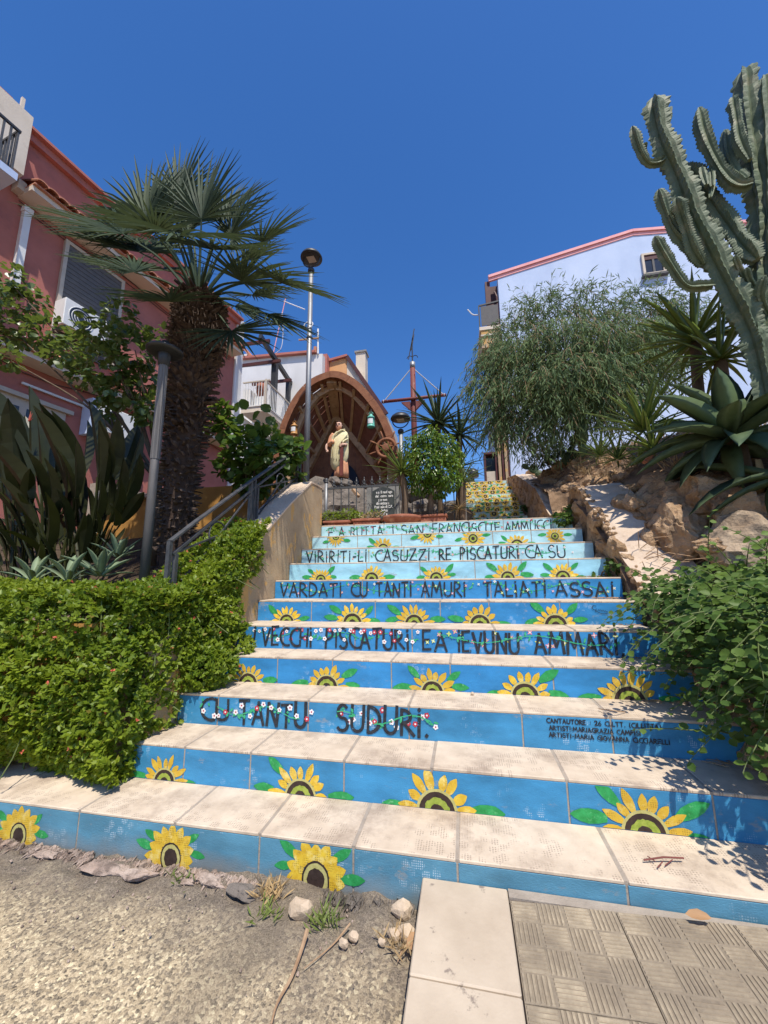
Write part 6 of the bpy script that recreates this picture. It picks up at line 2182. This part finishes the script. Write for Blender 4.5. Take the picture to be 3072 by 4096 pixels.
cp2.build('mortar_slope', M['cap'], rw2)
rr = random.Random(12)
for i in range(70):                                   # stones of the face
    y = rr.uniform(1.7, 4.85)
    t = rr.uniform(.05, .98)
    z = max(.1, wz(y) * t)
    if z < RI * (math.floor((y - Y1) / TR) + 1) - .1: continue
    s = rr.uniform(.06, .14)
    put_rock('stone', ROCKS[rr.randrange(7)], (1.285, y, z), (.085, s * 1.1, s), rw2, rr.uniform(-.25, .25))
for i in range(150):                                  # rubble along the broken edge
    y = rr.uniform(1.8, 4.85)
    s = rr.uniform(.012, .035)
    put_rock('rubble', (ROCKS[3:7])[rr.randrange(4)], (1.25 + rr.uniform(-.01, .07), y, wz(y) + .012 + rr.uniform(-.02, .02)), s, rw2)

uw = thing('upper_side_wall', (1.32, 7.5, 2), 'low cream wall sloping along the right of the upper stairs', 'wall')
UWP = [(5.35, 1.95), (5.63, 2.03), (6.44, 2.58), (7.46, 2.98), (8.6, 3.4), (10.3, 3.75)]
prism_x(MB(), [(5.35, 1.5), (10.3, 1.5)] + UWP[::-1], 1.24, 1.5).build('wall_body', M['rock'], uw)
for i in range(46):
    y = 5.36 + 4.4 * (i / 46) ** 1.3
    zt = np.interp(y, [p[0] for p in UWP], [p[1] for p in UWP])
    s = rr.uniform(.07, .13)
    put_rock('stone', ROCKS[rr.randrange(7)], (1.262, y, zt - rr.uniform(.03, .4)), (.06, s * 1.2, s), uw, rr.uniform(-.2, .2))
for i in range(9):
    put_rock('stone', ROCKS[rr.randrange(7)], (1.2 + .05 * i, 5.33 + rr.uniform(-.04, .06), 1.9 + rr.uniform(-.02, .14)), rr.uniform(.07, .12), uw)
mb = MB()
ys2 = np.linspace(5.33, 10.3, 90)
for y in ys2:
    for u in np.linspace(0, 1, 7):
        q = Vector((u, y, 5))
        mb.v.append((1.205 + u * .30 + .012 * mnoise.noise(q * 6), y, np.interp(y, [p[0] for p in UWP], [p[1] for p in UWP]) + .012 + .02 * mnoise.noise(q * 5)))
for i in range(89):
    for k in range(6):
        a = i * 7 + k
        mb.f.append((a, a + 1, a + 8, a + 7))
        mb.m.append(0)
mb.build('wall_coping', M['cap'], uw)

BOULD = [((2656, 2058), 3.85, (.3, .26, .27), 'rounded tan boulder left in the rock face'), ((2820, 2013), 3.55, (.28, .26, .25), 'shaded boulder under the big agave'),
         ((2935, 2090), 3.3, (.17, .2, .26), 'pitted brown boulder at the right of the rock face'), ((3050, 2060), 3.25, (.22, .24, .2), 'bright sunlit boulder at the right edge'),
         ((2500, 2015), 4.0, (.12, .12, .11), 'small dark boulder at the top of the mortar slope'), ((2545, 1957), 4.4, (.2, .2, .055), 'flat pale slab lying on the top of the bank'),
         ((2640, 1935), 4.1, (.2, .2, .16), 'dark boulder in the shade of the agave tips'), ((2745, 2150), 3.5, (.3, .24, .27), 'large grey brown boulder at the foot of the rock face'),
         ((2865, 2185), 3.1, (.15, .13, .08), 'small orange sunlit rock above the caper bush'), ((2985, 2180), 3.1, (.2, .22, .22), 'grey weathered boulder at the right edge above the caper bush'),
         ((2725, 1985), 3.8, (.14, .16, .15), 'pointed rock at the crest of the bank'), ((2610, 2165), 3.6, (.1, .1, .12), 'low rock where the mortar slope meets the boulders'),
         ((2910, 1985), 3.6, (.25, .25, .2), 'shaded rock behind the boulders under the agave'), ((3060, 2160), 3.3, (.22, .22, .22), 'rock wedged at the right edge between two boulders')]
random.seed(33)
for k, (p, X, s, lab) in enumerate(BOULD):
    c = at(*p, X)
    o = put_rock('boulder', (ROCKG if k == 9 else ROCKS)[k % (3 if k == 9 else 7)], c, tuple(v * 1.08 for v in s), None, random.uniform(0, 6.28))
    tag(o, lab, 'boulder', 'boulders of the rock face')
SMALL = [((2330, 1965), 5.6, .09), ((2370, 1925), 6.0, .12), ((2430, 1955), 5.2, .09), ((2290, 1995), 5.8, .07), ((2460, 1905), 5.6, .08), ((2400, 2000), 4.9, .06), ((2440, 2020), 4.7, .05), ((2350, 2010), 5.3, .06), ((2300, 1935), 6.6, .10),
         ((2400, 1900), 6.4, .1), ((2510, 1905), 5.0, .06), ((2470, 1985), 4.6, .06), ((2225, 1950), 7.5, .1), ((2250, 1985), 6.6, .07), ((2130, 1905), 9, .22), ((2380, 1975), 5.2, .05), ((2420, 1935), 5.6, .06)]
for k in range(20):
    p = ((2560 + 25 * k + random.uniform(-20, 20)), random.uniform(1990, 2220))
    Y = 3.95 - .75 * (p[0] - 2560) / 500 + random.uniform(-.12, .05)
    s = random.uniform(.05, .12)
    o = put_rock('wedge_stone', ROCKS[k % 7], at(*p, Y), s, rw2)
bs_ = thing('bank_stones', at(2380, 1960, 5.6), 'scatter of pale stones on the dry bank beside the upper wall', 'stones')
for p, Y, s in SMALL:
    c = at(*p, Y)
    c[2] = max(c[2], bankz(c[0], Y) - .02) if abs(c[2] - bankz(c[0], Y)) > .25 else c[2]
    put_rock('stone', ROCKS[random.randrange(7)], c, (s, s * .9, s * .7), bs_)
for k in range(16):
    y = random.uniform(4.75, 5.7)
    x = random.uniform(1.36, 1.75)
    put_rock('stone', ROCKS[k % 7], (x, y, bankz(x, y) + random.uniform(-.05, .03)), random.uniform(.09, .17), bs_)
for k in range(190):
    y = random.uniform(3.7, 7.6)
    x = random.uniform(1.45, 2.5)
    s = random.uniform(.015, .075) if k % 4 else random.uniform(.06, .13)
    put_rock('stone', ROCKS[3 + k % 4], (x, y, bankz(x, y)), s, bs_)
lt = MB()
for k in range(420):
    y = random.uniform(3.4, 8.5)
    x = random.uniform(1.45, 2.7)
    z = bankz(x, y) + .015
    a = random.uniform(0, 6.28)
    l = random.uniform(.05, .22)
    d = np.array((math.cos(a) * l, math.sin(a) * l, random.uniform(-.02, .1) * l * 4))
    p = np.array((x, y, z))
    lt.tube([p, p + d * .5 + np.array((0, 0, .02)), p + d], .003, 3, cap=False)
tag(lt.build('dry_twigs', M['twig']), 'dry twigs littering the bank', 'twigs', kind='stuff')
n = 1500
P = np.array([(x, y, bankz(x, y) + .01) for x, y in zip(rng.uniform(1.45, 2.9, n), rng.uniform(3.3, 8.5, n))])
tag(cloud('dry_leaf_litter', P, rdir(n) * np.array((1, 1, .3)), rdir(n) * .4 + np.array((0, 0, 1)), rng.uniform(.03, .08, n), rng.uniform(.015, .03, n), T_KITE, M['dryleaf']), 'brown leaf litter on the bank', 'litter', kind='stuff')

# ------------------------------------------------------------------ candelabra cactus
CY = 3.3
cc = thing('candelabra_cactus', at(3010, 1500, CY), 'tall grey green candelabra cactus rising at the right edge', 'cactus')
STAR = [1.0, .66, .4, .66]


def cstem(pts, r, Y=CY, dy=0., name='stem'):
    sp = [at(*p, Y + dy * k / (len(pts) - 1)) for k, p in enumerate(pts)]
    s = spline(sp, 26)
    n = len(s)
    tot = sum(np.linalg.norm(s[i + 1] - s[i]) for i in range(n - 1))
    ph_ = random.uniform(0, 6)
    rm, acc = [], 0
    m_per = at(1536 + 1, 2000, Y)[0] - at(1536, 2000, Y)[0]
    R0 = r * .0017
    rs, pp = [], []
    for i in range(n):
        t = i / (n - 1)
        k = 1.0 + .13 * math.sin(t * tot / .16 * 2 + ph_) + .05 * math.sin(t * tot / .05 * 2)
        end = min(1, ((1 - t) * tot / (R0 * 1.3))) ** .5 if (1 - t) * tot < R0 * 1.3 else 1
        st0 = .6 + .4 * min(1, t * tot / .12)
        rs.append(max(.004, R0 * k * end * st0))
    # ribs: five sharp wings
    mb = MB().tube(s, rs, 20, star=STAR)
    for i in range(n):
        for k in range(0, 20, 4):
            b = i * 20 + k
            v, c_ = np.array(mb.v[b]), s[i]
            mb.v[b] = tuple(c_ + (v - c_) * (1 + .09 * math.sin(i * 1.9 + k) + .05 * math.sin(i * .45 + k * 2)))
    o = mb.build(name, M['cactus'], cc)
    return s, rs


random.seed(8)
CST = [([(3080, 1640), (3030, 1400), (2985, 1280), (2878, 1075), (2778, 871), (2709, 697), (2644, 548), (2614, 388)], 58, 0),
       ([(3030, 1040), (2975, 985), (2925, 915), (2868, 836), (2798, 722), (2745, 662)], 46, .25),
       ([(2850, 1140), (2800, 1145), (2742, 1140), (2689, 1070), (2649, 1005), (2618, 945)], 27, -.12),
       ([(2800, 1060), (2752, 985), (2699, 926), (2664, 846), (2634, 757)], 32, -.05),
       ([(2810, 1060), (2772, 1000), (2745, 920), (2722, 850), (2703, 790)], 34, -.15),
       ([(2660, 635), (2620, 655), (2588, 648), (2558, 598), (2528, 505)], 24, -.1),
       ([(2592, 650), (2578, 600), (2582, 568)], 14, -.1),
       ([(2640, 545), (2665, 505), (2677, 430)], 22, .1),
       ([(3060, 1500), (3052, 1200), (3058, 900), (3030, 697), (3000, 498), (2980, 275)], 66, .3),
       ([(3090, 1100), (3085, 700), (3058, 300)], 52, .2),
       ([(3140, 1200), (3130, 700), (3110, 330)], 54, .3),
       ([(3010, 735), (2965, 745), (2920, 722), (2868, 648), (2818, 538), (2795, 430)], 36, .1),
       ([(2985, 720), (2945, 690), (2912, 623), (2898, 520)], 28, .2),
       ([(3000, 640), (2960, 560), (2945, 470), (2930, 390)], 30, .05),
       ([(2825, 740), (2812, 700), (2806, 668)], 17, .1), ([(2850, 745), (2848, 700), (2840, 668)], 15, .1), ([(2842, 790), (2850, 745), (2846, 715)], 12, .1),
       ([(2990, 1130), (2960, 1075), (2940, 1020)], 15, -.1), ([(3040, 1180), (3000, 1120), (2985, 1070)], 16, -.1), ([(3070, 1260), (3040, 1180), (3060, 1100)], 20, -.15)]
for pts, r, dy in CST:
    s, rs = cstem(pts, r, CY, dy)
sp_ = MB()
for p, r, dy in CST:
    pass

# ------------------------------------------------------------------ agave, yuccas, prickly pear, shrubs on the bank
AGB = [blade_mesh('leaf', .15, .08 + .16 * k, L['agave'], 7, .035, .5) for k in range(4)]
ac = at(2930, 1765, 3.45)
ag = thing('giant_agave', (ac[0], 3.45, ac[2] - .3), 'giant dark green agave overhanging the boulders on the right', 'agave')
rosette(ag, AGB, ac, 46, .70, -30, 86, lv=.12)
MB().tube([ac + np.array((0, 0, -.4)), ac], [.1, .08], 10).build('stem', M['bark'], ag, True)
dl = MB()
hl = blade_mesh('dead_leaf', .08, .5, L['straw'], 5, .01, .3)
link('dead_leaf', hl, ag, mat4(basis((-.05, -.2, -1), (0, -1, 0)), ac + np.array((.0, -.22, -.22)), .42))
ag2c = at(3085, 1960, 3.0)
ag2 = thing('drooping_agave', ag2c, 'broad drooping agave leaves at the right edge below the giant agave', 'agave')
rosette(ag2, AGB, ag2c + np.array((.18, .12, .1)), 14, .6, -38, 40, lv=.1)
YW = [blade_mesh('leaf', .055, .06 + .1 * k, L['yucca'], 4, .01, .3, 'yucca') for k in range(3)]
for (p, Y, n, ln, e0, lab, ms, tr) in (((2780, 1365), 4.0, 54, .66, -30, 'large yucca head between the feathery tree and the cactus', YW, .05), ((2880, 1440), 3.8, 40, .6, -35, 'shaded yucca head tucked beneath the largest one by the cactus', YW, .05),
                                       ((2575, 1725), 3.75, 36, .56, 8, 'upright bright yucca left of the giant agave', YW, 0), ((2610, 1800), 3.7, 28, .4, -5, 'low bright yucca below the upright one', YW, 0),
                                       ((2470, 1840), 4.3, 26, .36, -5, 'small yucca in the dry stalks on the bank crest', YW, 0), ((2400, 1825), 4.8, 24, .38, 0, 'smallest pale yucca furthest left on the bank crest', YW, 0), ((2560, 1855), 4.3, 18, .3, 0, 'tiny yucca beside the red tile fragment', YW, 0)):
    c = at(*p, Y)
    t = yucca('yucca', lab, c, (c[0], c[1] + .05, min(c[2] - .05, bankz(c[0], Y))), n, ln, None, emin=e0, trunk=tr, ms=ms, group='yuccas on the right bank')
tf = MB().beam(at(2578, 1850, 4.1), at(2605, 1820, 4.1), .07, .03).build('tile_fragment', M['rtile'])
tag(tf, 'broken red tile lying under the agave leaves', 'tile')


def pear(label, c, h, pads, seed):
    r = random.Random(seed)
    t = thing('prickly_pear', c, label, 'cactus', 'prickly pears on the bank')
    stack = [(np.array(c, float), 0.)]
    for k in range(pads):
        b, a = stack[r.randrange(max(0, len(stack) - 5), len(stack))]
        a2 = a + r.uniform(-.8, .8)
        l = h * r.uniform(.75, 1.1)
        d = np.array((math.sin(a2), r.uniform(-.3, .3), max(.25, math.cos(a2))))
        d /= np.linalg.norm(d)
        n_ = basis(d, (r.uniform(-.6, .6), -1, 0))
        mb = MB()
        prof = [(.03, 0), (.16, .12), (.27, .35), (.31, .6), (.27, .82), (.14, .96), (.02, 1)]
        mb.lathe([(q * l, z * l) for q, z in prof], 12, tuple(b), R=np.stack([n_[:, 0], n_[:, 2], n_[:, 1]], 1), sy=.22)
        mb.build('pad', L['opuntia'], t, True)
        stack.append((b + d * l * .93, a2))
    return t


pear('prickly pear with round pads in front of the feathery tree trunk', at(2330, 1830, 5.9), .2, 11, 1)
pear('small prickly pear at the corner of the upper stairs', at(2165, 1915, 8.2), .2, 6, 2)
pear('prickly pear thicket left of the small bank yuccas', at(2260, 1860, 6.6), .2, 9, 3)


def bush(name, label, cat, c, r, per, ln, wd, m, tm=T_LONG, hang=.2, cs=None):
    t = thing(name, c, label, cat)
    cs = cs or [(np.array(c) + np.array((random.uniform(-r, r), random.uniform(-r, r) * .5, random.uniform(0, r))), (r, r, r * .8), 1) for _ in range(4)]
    clump_leaves(cs, per, ln, wd, m, t, tm=tm, hang=hang)
    branchy(t, np.array(c) + np.array((0, 0, -.15)), [k[0] for k in cs], .012, M['bark'])


bush('dark_shrub', 'dark narrow leaved shrub at the foot of the feathery tree', 'shrub', at(2190, 1830, 7.2), .26, 260, .13, .022, L['yuccad'], hang=.1)
bush('bank_weed', 'small green weed growing among stones on the bank', 'weed', at(2400, 1965, 5.5), .12, 130, .05, .02, L['hedge'], T_KITE)
bush('wall_ivy', 'dark green creeper on the top step beside the rubble wall', 'creeper', at(2290, 2065, 4.65), .14, 150, .05, .045, L['caper'], T_OVAL, cs=[(at(2300, 2050, 4.7), (.12, .1, .09), 1), (at(2250, 2075, 4.6), (.10, .08, .07), .8), (at(2330, 2040, 4.75), (.1, .1, .12), .8)])
bush('stair_weed', 'small weed on the right end of an upper sunflower step', 'weed', at(2105, 2040, 7.6), .05, 90, .05, .02, L['caper'], T_KITE)
bush('caper_sprig', 'caper sprig growing from a joint of the rubble wall', 'caper', at(2440, 2285, 3.75), .05, 40, .05, .045, L['caper'], T_OVAL, cs=[(atx(2450, 2270, 1.24), (.05, .07, .08), 1), (atx(2400, 2310, 1.17), (.08, .07, .03), .9), (atx(2350, 2335, 1.1), (.07, .06, .04), .8)])

# ------------------------------------------------------------------ feathery acacia
TY = 6.5
at_ = thing('feathery_acacia', at(2320, 1750, TY), 'grey green feathery tree with weeping thin leaves before the blue house', 'tree')
tb = at(2330, 1790, TY)
BL = [((1990, 1370), 6.6, .28), ((2060, 1320), 6.7, .32), ((2140, 1260), 6.7, .36), ((2230, 1240), 6.6, .36), ((2310, 1220), 6.5, .34), ((2400, 1240), 6.4, .36), ((2480, 1240), 6.5, .34), ((2560, 1230), 6.6, .32), ((2640, 1220), 6.6, .34), ((2720, 1260), 6.6, .3),
      ((1960, 1440), 6.5, .30), ((2040, 1430), 6.3, .36), ((2130, 1390), 6.2, .4), ((2230, 1350), 6.1, .42), ((2330, 1340), 6.0, .42), ((2430, 1370), 6.0, .4), ((2530, 1350), 6.2, .4), ((2620, 1330), 6.4, .38), ((2700, 1330), 6.6, .34),
      ((1930, 1540), 6.4, .26), ((2000, 1560), 6.2, .32), ((2090, 1530), 6.1, .36), ((2190, 1500), 5.9, .4), ((2290, 1480), 5.8, .4), ((2390, 1500), 5.8, .38), ((2480, 1490), 6.0, .38), ((2570, 1480), 6.2, .34),
      ((1960, 1650), 6.3, .22), ((2030, 1670), 6.2, .24), ((2110, 1640), 6.2, .28), ((2210, 1600), 6.0, .3), ((2310, 1590), 5.9, .3), ((2410, 1600), 5.9, .28), ((2490, 1590), 6.0, .26), ((2260, 1665), 5.95, .24), ((2170, 1690), 6.0, .2), ((2380, 1660), 6.0, .2), ((2120, 1740), 6.1, .14), ((1975, 1730), 6.3, .12), ((2060, 1720), 6.3, .12), ((2640, 1440), 6.3, .3)]
tw = MB()
P, D, N, LN_ = [], [], [], []
bc = []
for p, Y, r in BL:
    c = at(*p, Y)
    bc.append((c, r))
    for k in range(int((70 if p[1] < 1250 else 120 if p[1] < 1340 else 165) * (r / .35) ** 2)):
        o = rdir(1)[0] * r * rng.random() ** .4
        b0 = c + o * np.array((1, 1, .85))
        top_ = p[1] < 1330
        up = (.9 if top_ and rng.random() < .55 else -.25)
        d = np.array((o[0] / r * .9 + rng.normal() * .3, o[1] / r * .7 + rng.normal() * .3, up + rng.normal() * .25))
        d /= np.linalg.norm(d)
        l = rng.uniform(.2, .42) * (1.15 if up > 0 else 1)
        pts = [b0 + d * l * t + np.array((0, 0, -1)) * l * (.75 if up < 0 else .35) * t * t for t in np.linspace(0, 1, 5)]
        if k % 4 == 0: tw.tube(pts, [.004, .003, .0025, .002, .0012], 3, cap=False)
        m_ = 9
        for q in range(m_):
            t = (q + .6) / m_
            i0 = min(int(t * 4), 3)
            pp = pts[i0] + (pts[i0 + 1] - pts[i0]) * (t * 4 - i0)
            dd = pts[min(i0 + 1, 4)] - pts[i0]
            dd /= np.linalg.norm(dd)
            P.append(pp)
            D.append(dd * .7 + rdir(1)[0] * .65 + np.array((0, 0, -.45)))
            N.append(rdir(1)[0] + np.array((0, -.3, .5)))
            LN_.append(rng.uniform(.08, .15))
cloud('foliage', P, D, N, np.array(LN_), rng.uniform(.011, .018, len(P)), T_LONG, L['acacia'], at_, 'stuff')
tag(tw.build('twigs', M['twig'], at_), kind='stuff')
fk = at(2290, 1660, 6.4)
MB().tube(spline([tb + np.array((0.1, 0, -.35)), tb, at(2312, 1720, TY), fk], 5), [.07] * 6 + [.06] * 6 + [.05] * 4, 10).build('trunk', M['bark'], at_, True)
for k in range(0, len(bc), 2):
    e = bc[k][0]
    mid = fk + (e - fk) * .5 + np.array((0, 0, .18))
    MB().tube(spline([fk, mid, e], 5), np.linspace(.042, .008, 11), 6).build('limb', M['bark'], at_, True)

# ------------------------------------------------------------------ caper bush spilling over the rubble wall
cb = thing('caper_bush', (1.35, 2.3, .8), 'caper bush with round leaves trailing over the right end of the lower steps', 'caper bush')
stm = MB()
P, D, N, S_l = [], [], [], []
random.seed(17)


def caper_stem(p0, d0, ln, sag, toward):
    p = np.array(p0, float)
    d = np.array(d0, float) / np.linalg.norm(d0)
    pts = [p.copy()]
    stp = .035
    n = int(ln / stp)
    for k in range(n):
        d = d + np.array((0, 0, -sag)) + np.array(toward) * .05 + rng.normal(size=3) * .05
        d /= np.linalg.norm(d)
        p = p + d * stp
        zf = 0.03 + RI * max(0, math.floor((p[1] - Y1) / TR) + 1)
        if p[0] < 1.25 and p[2] < zf + .02: break
        pts.append(p.copy())
        sd = np.cross(d, (0, 0, 1.))
        sd /= np.linalg.norm(sd) + 1e-6
        for s_ in ((1,) if k % 2 else (-1,)):
            P.append(p)
            D.append(sd * s_ + d * .3 + rdir(1)[0] * .45)
            N.append(np.array((-.35, -.75, .8)) + rdir(1)[0] * .55)
            S_l.append(rng.uniform(.036, .064) * (1 - .4 * k / n))
    if len(pts) > 2:
        stm.tube(pts, np.linspace(.0045, .0015, len(pts)), 4, cap=False)


for i in range(560):
    y = rng.uniform(1.75, 2.9) if i % 5 else rng.uniform(2.6, 3.05)
    x = rng.uniform(1.28, 2.0)
    zt = wz(y) + .03 + max(0, x - 1.6) * .15 + .08 * rng.random()
    if y < 2.5: zt = rng.uniform(wz(y) - .1, 1.1 + .12 * (x - 1.28))
    elif y < 2.9: zt = rng.uniform(wz(y) - .05, 1.12 + .15 * (x - 1.28))
    dirx = rng.uniform(-1, .2)
    caper_stem((x, y, zt), (dirx, rng.uniform(-1, .1), rng.uniform(.1, .8)), rng.uniform(.25, .6), rng.uniform(.05, .13), (-.3, -.3, 0))
for y, z, l in ((1.95, .98, .55), (2.15, 1.0, .62), (2.35, .98, .55), (2.6, 1.05, .5), (2.75, 1.1, .45), (1.85, .85, .5), (2.0, .7, .42), (2.25, .8, .45), (1.8, .62, .3)):
    for q in range(7):
        caper_stem((1.27 + rng.uniform(-.05, .1), y + rng.uniform(-.1, .1), z + rng.uniform(-.1, .1)), (-1, rng.uniform(-.7, .2), .25), l * rng.uniform(.5, 1), .10, (-.1, -.2, 0))
S_l = np.array(S_l)
cloud('foliage', P, D, N, S_l, S_l * .84, T_OVAL, L['caper'], cb, 'stuff')
tag(stm.build('stems', M['stem'], cb), kind='stuff')
dt = MB()
random.seed(5)
for i in range(40):
    p = np.array((random.uniform(1.35, 1.75), random.uniform(2.9, 3.6), 0))
    p[2] = wz(p[1]) + .04
    q = p + np.array((random.uniform(-.15, .2), random.uniform(-.3, .05), random.uniform(.0, .12)))
    dt.tube([p, (p + q) / 2 + np.array((0, 0, .04)), q], .003, 4, cap=False)
tag(dt.build('dry_stems', M['twig'], cb), kind='stuff')

# ------------------------------------------------------------------ small things on the ground
random.seed(40)
o = put_rock('white_stone', PEB[0], atz(1207, 3640, .035), (.05, .035, .035))
tag(o, 'large pale stone lying on the dark grit before the first step', 'stone')
for p, s, lab in (((1607, 3640), .04, 'pale stone beside the kerb slab near the steps'), ((1625, 3735), .035, 'white stone fragment leaning by the kerb slab'), ((1415, 3750), .022, 'small tan stone chip on the asphalt between the straws'),
                  ((1375, 3775), .018, 'tiny pinkish stone chip left of the tan one'), ((1575, 3740), .025, 'tan stone touching a white fragment by the kerb'), ((1528, 3770), .014, 'smallest white stone chip near the kerb slab')):
    tag(put_rock('stone', PEB[random.randrange(4)], atz(*p, .02), (s, s * .7, s * .8)), lab, 'stone')
LUMPM = pm('crumbling_mortar', (.36, .26, .2), (.5, .4, .33), s=9, c3=(.2, .15, .12), s3=12, t3=(.5, .65), rough=1, bump=.9, bs=70, bd=.012)
LUMP = [rock_mesh('mortar_lump', 500 + i, LUMPM, 3, 3, .5) for i in range(4)]
LUMPD = [rock_mesh('mortar_lump', 520 + i, M['grock'], 3, 3, .5) for i in range(2)]
for p, s, lab in (((190, 3420), .05, 'broken pale mortar lump under the left end of the first step'), ((440, 3480), .075, 'longest broken mortar lump under the first step'), ((565, 3500), .055, 'pale mortar lump left of the weed at the step foot'),
                  ((850, 3530), .05, 'whitish mortar lump beneath the first step near its middle'), ((745, 3530), .03, 'small mortar lump beside the tiny weed'), ((990, 3575), .06, 'dark crumbling lump at the foot of the first step')):
    tag(put_rock('mortar_lump', (LUMPD if 'dark' in lab else LUMP)[random.randrange(2)], atz(*p, .006), (s * 1.5, s * .55, s * .32)), lab, 'mortar lump', 'mortar lumps under the first step')
rb = MB()
for k in range(170):
    x = random.uniform(-2.6, -.85) if k < 120 else random.uniform(-.85, -.25)
    me = (LUMP + LUMPD)[k % 6] if k < 120 else LUMPD[k % 2]
    s = random.uniform(.006, .026)
    Rm = np.array(rot3(random.uniform(0, 6), random.uniform(-.5, .5), 0))
    rb.add([Rm @ (np.array(v.co) * s * np.array((1.3, 1, .6))) + np.array((x, 1.628 - abs(random.gauss(0, .018)), random.uniform(-.004, .012))) for v in me.vertices], [tuple(p.vertices) for p in me.polygons], 0 if k < 120 else 1)
tag(rb.build('mortar_crumbs', [LUMPM, M['grock']]), 'crumbled mortar strip under the first step', 'rubble', kind='stuff')
gv = MB()
gp = []
for i in range(240):
    x, y = random.uniform(-3.2, -.25), 1.63 - abs(random.gauss(0, .2))
    if y < .4: continue
    gp.append((x, y))
for k, (x, y) in enumerate(gp):
    me = PEB[k % 4]
    s = random.uniform(.0015, .0055)
    Rm = np.array(rot3(random.uniform(0, 6), random.uniform(0, 6), 0))
    gv.add([Rm @ np.array(v.co) * s + np.array((x, y, .004)) for v in me.vertices][:], [tuple(p.vertices) for p in me.polygons])
tag(gv.build('loose_gravel', LUMPM), 'loose gravel along the foot of the stairs', 'gravel', kind='stuff')


def straw(label, pts, r, m='twig'):
    o = MB().tube(spline(pts, 5), np.linspace(r, r * .35, (len(pts) - 1) * 5 + 1), 6).build('dry_stalk', M[m])
    tag(o, label, 'dry stalk', 'dry stalks on the ground')


straw('longest dry stalk curving down the asphalt before the kerb', [atz(*p, z) for p, z in (((1230, 3715), .05), ((1205, 3800), .02), ((1165, 3910), .012), ((1110, 4010), .01), ((1085, 4096), .01))], .0075)
straw('thin dry stalk slanting right of the longest one', [atz(*p, z) for p, z in (((1400, 3695), .03), ((1330, 3780), .012), ((1215, 3875), .01))], .0035)
straw('short dry stalk close to the kerb slab', [atz(*p, z) for p, z in (((1615, 3780), .03), ((1590, 3850), .012))], .003)


def weed(label, c, n, ln, m):
    t = thing('grass_tuft', c, label, 'weed', 'weeds at the foot of the stairs')
    c = np.array(c)
    P = np.repeat(c[None], n, 0) + rng.normal(size=(n, 3)) * np.array((.03, .02, 0))
    D = rdir(n) * np.array((.8, .8, .3)) + np.array((0, 0, .7))
    cloud('blades', P, D, rdir(n) + np.array((0, -1, .3)), rng.uniform(ln * .5, ln, n), .006, T_LONG, m, t, 'stuff')


P, D = [], []
for k in range(130):
    x, y = (random.uniform(1.6, 2.7), random.uniform(3.9, 7.0)) if k < 30 else (random.uniform(2.4, 7), random.uniform(1.8, 8))
    c = np.array((x, y, bankz(x, y)))
    P.append(np.repeat(c[None], 46, 0) + rng.normal(size=(46, 3)) * np.array((.05, .05, 0)))
    D.append(rdir(46) * np.array((.8, .8, .3)) + np.array((0, 0, .8)))
P, D = np.concatenate(P), np.concatenate(D)
tag(cloud('dry_grass', P, D, rdir(len(P)), rng.uniform(.08, .24, len(P)), .008, T_LONG, L['straw']), 'dry straw grass along the crest of the bank', 'grass', kind='stuff')
weed('green grass tuft beside the pale stone', atz(1290, 3700, .01), 40, .09, L['grass'])
weed('yellowish grass tuft left of the pale stone', atz(1060, 3660, .01), 34, .05, L['grass'])
weed('tiny green weed against the first step', atz(712, 3520, .01), 18, .05, L['grass'])
weed('dry reddish grass heap under the worn end of the first step', atz(1075, 3590, .01), 60, .08, L['straw'])
weed('straw tuft in the crack beside the kerb slab', atz(1590, 3790, .01), 40, .07, L['straw'])
dl = cloud('fallen_leaf', [atz(1625, 3790, .03)], [(.5, .3, .2)], [(0, -.4, 1)], .06, .045, T_OVAL, M['dryleaf'])
tag(dl, 'curled tan leaf beside the kerb slab', 'leaf')
dl = cloud('fallen_leaf', [atz(2740, 3655, .135)], [(.9, -.2, .15)], [(0, -.5, 1)], .07, .03, T_OVAL, M['dryleaf'])
tag(dl, 'dark curled leaf under the right part of the first step', 'leaf')
z1 = RI
tws = MB()
A, B_ = atz(2575, 3440, z1 + .01), atz(2735, 3432, z1 + .016)
tws.tube([A, (A + B_) / 2 + np.array((0, 0, .006)), B_], .003, 5)
for p, q in (((2620, 3445), (2590, 3425)), ((2650, 3447), (2630, 3470)), ((2690, 3438), (2660, 3462))):
    tws.tube([atz(*p, z1 + .012), atz(*q, z1 + .008)], .002, 4)
tag(tws.build('twig', M['redwood']), 'small forked twig lying on the bottom tread', 'twig')
tws = MB().tube(spline([atz(2395, 2835, RI * 3 + .01), atz(2450, 2842, RI * 3 + .03), atz(2500, 2848, RI * 3 + .008)], 5), .0025, 5).build('twig', M['twig'])
tag(tws, 'curly dry twig on the third tread near the caper bush', 'twig')
dd = MB()
for k in range(160):
    st_ = random.choice((2, 3, 4, 5, 6, 6, 7, 7))
    x = 1.2 - abs(random.gauss(0, .12))
    y = YS(st_ + 1) - abs(random.gauss(.02, .03))
    p = np.array((x, y, st_ * RI + .006))
    a = random.uniform(0, 6.28)
    dd.tube([p, p + np.array((math.cos(a), math.sin(a) * .5, .1)) * random.uniform(.03, .08)], .002, 3, cap=False)
tag(dd.build('dry_debris', M['twig']), 'dry plant debris gathered at the right end of the treads', 'debris', kind='stuff')
for p, s_, lab in (((1890, 2775), 4, 'white pebble on the tread under a riser sunflower'),):
    c = atz(p[0], p[1], RI * 3 + .01)
    tag(put_rock('pebble', PEB[2], c, .012), lab, 'pebble')
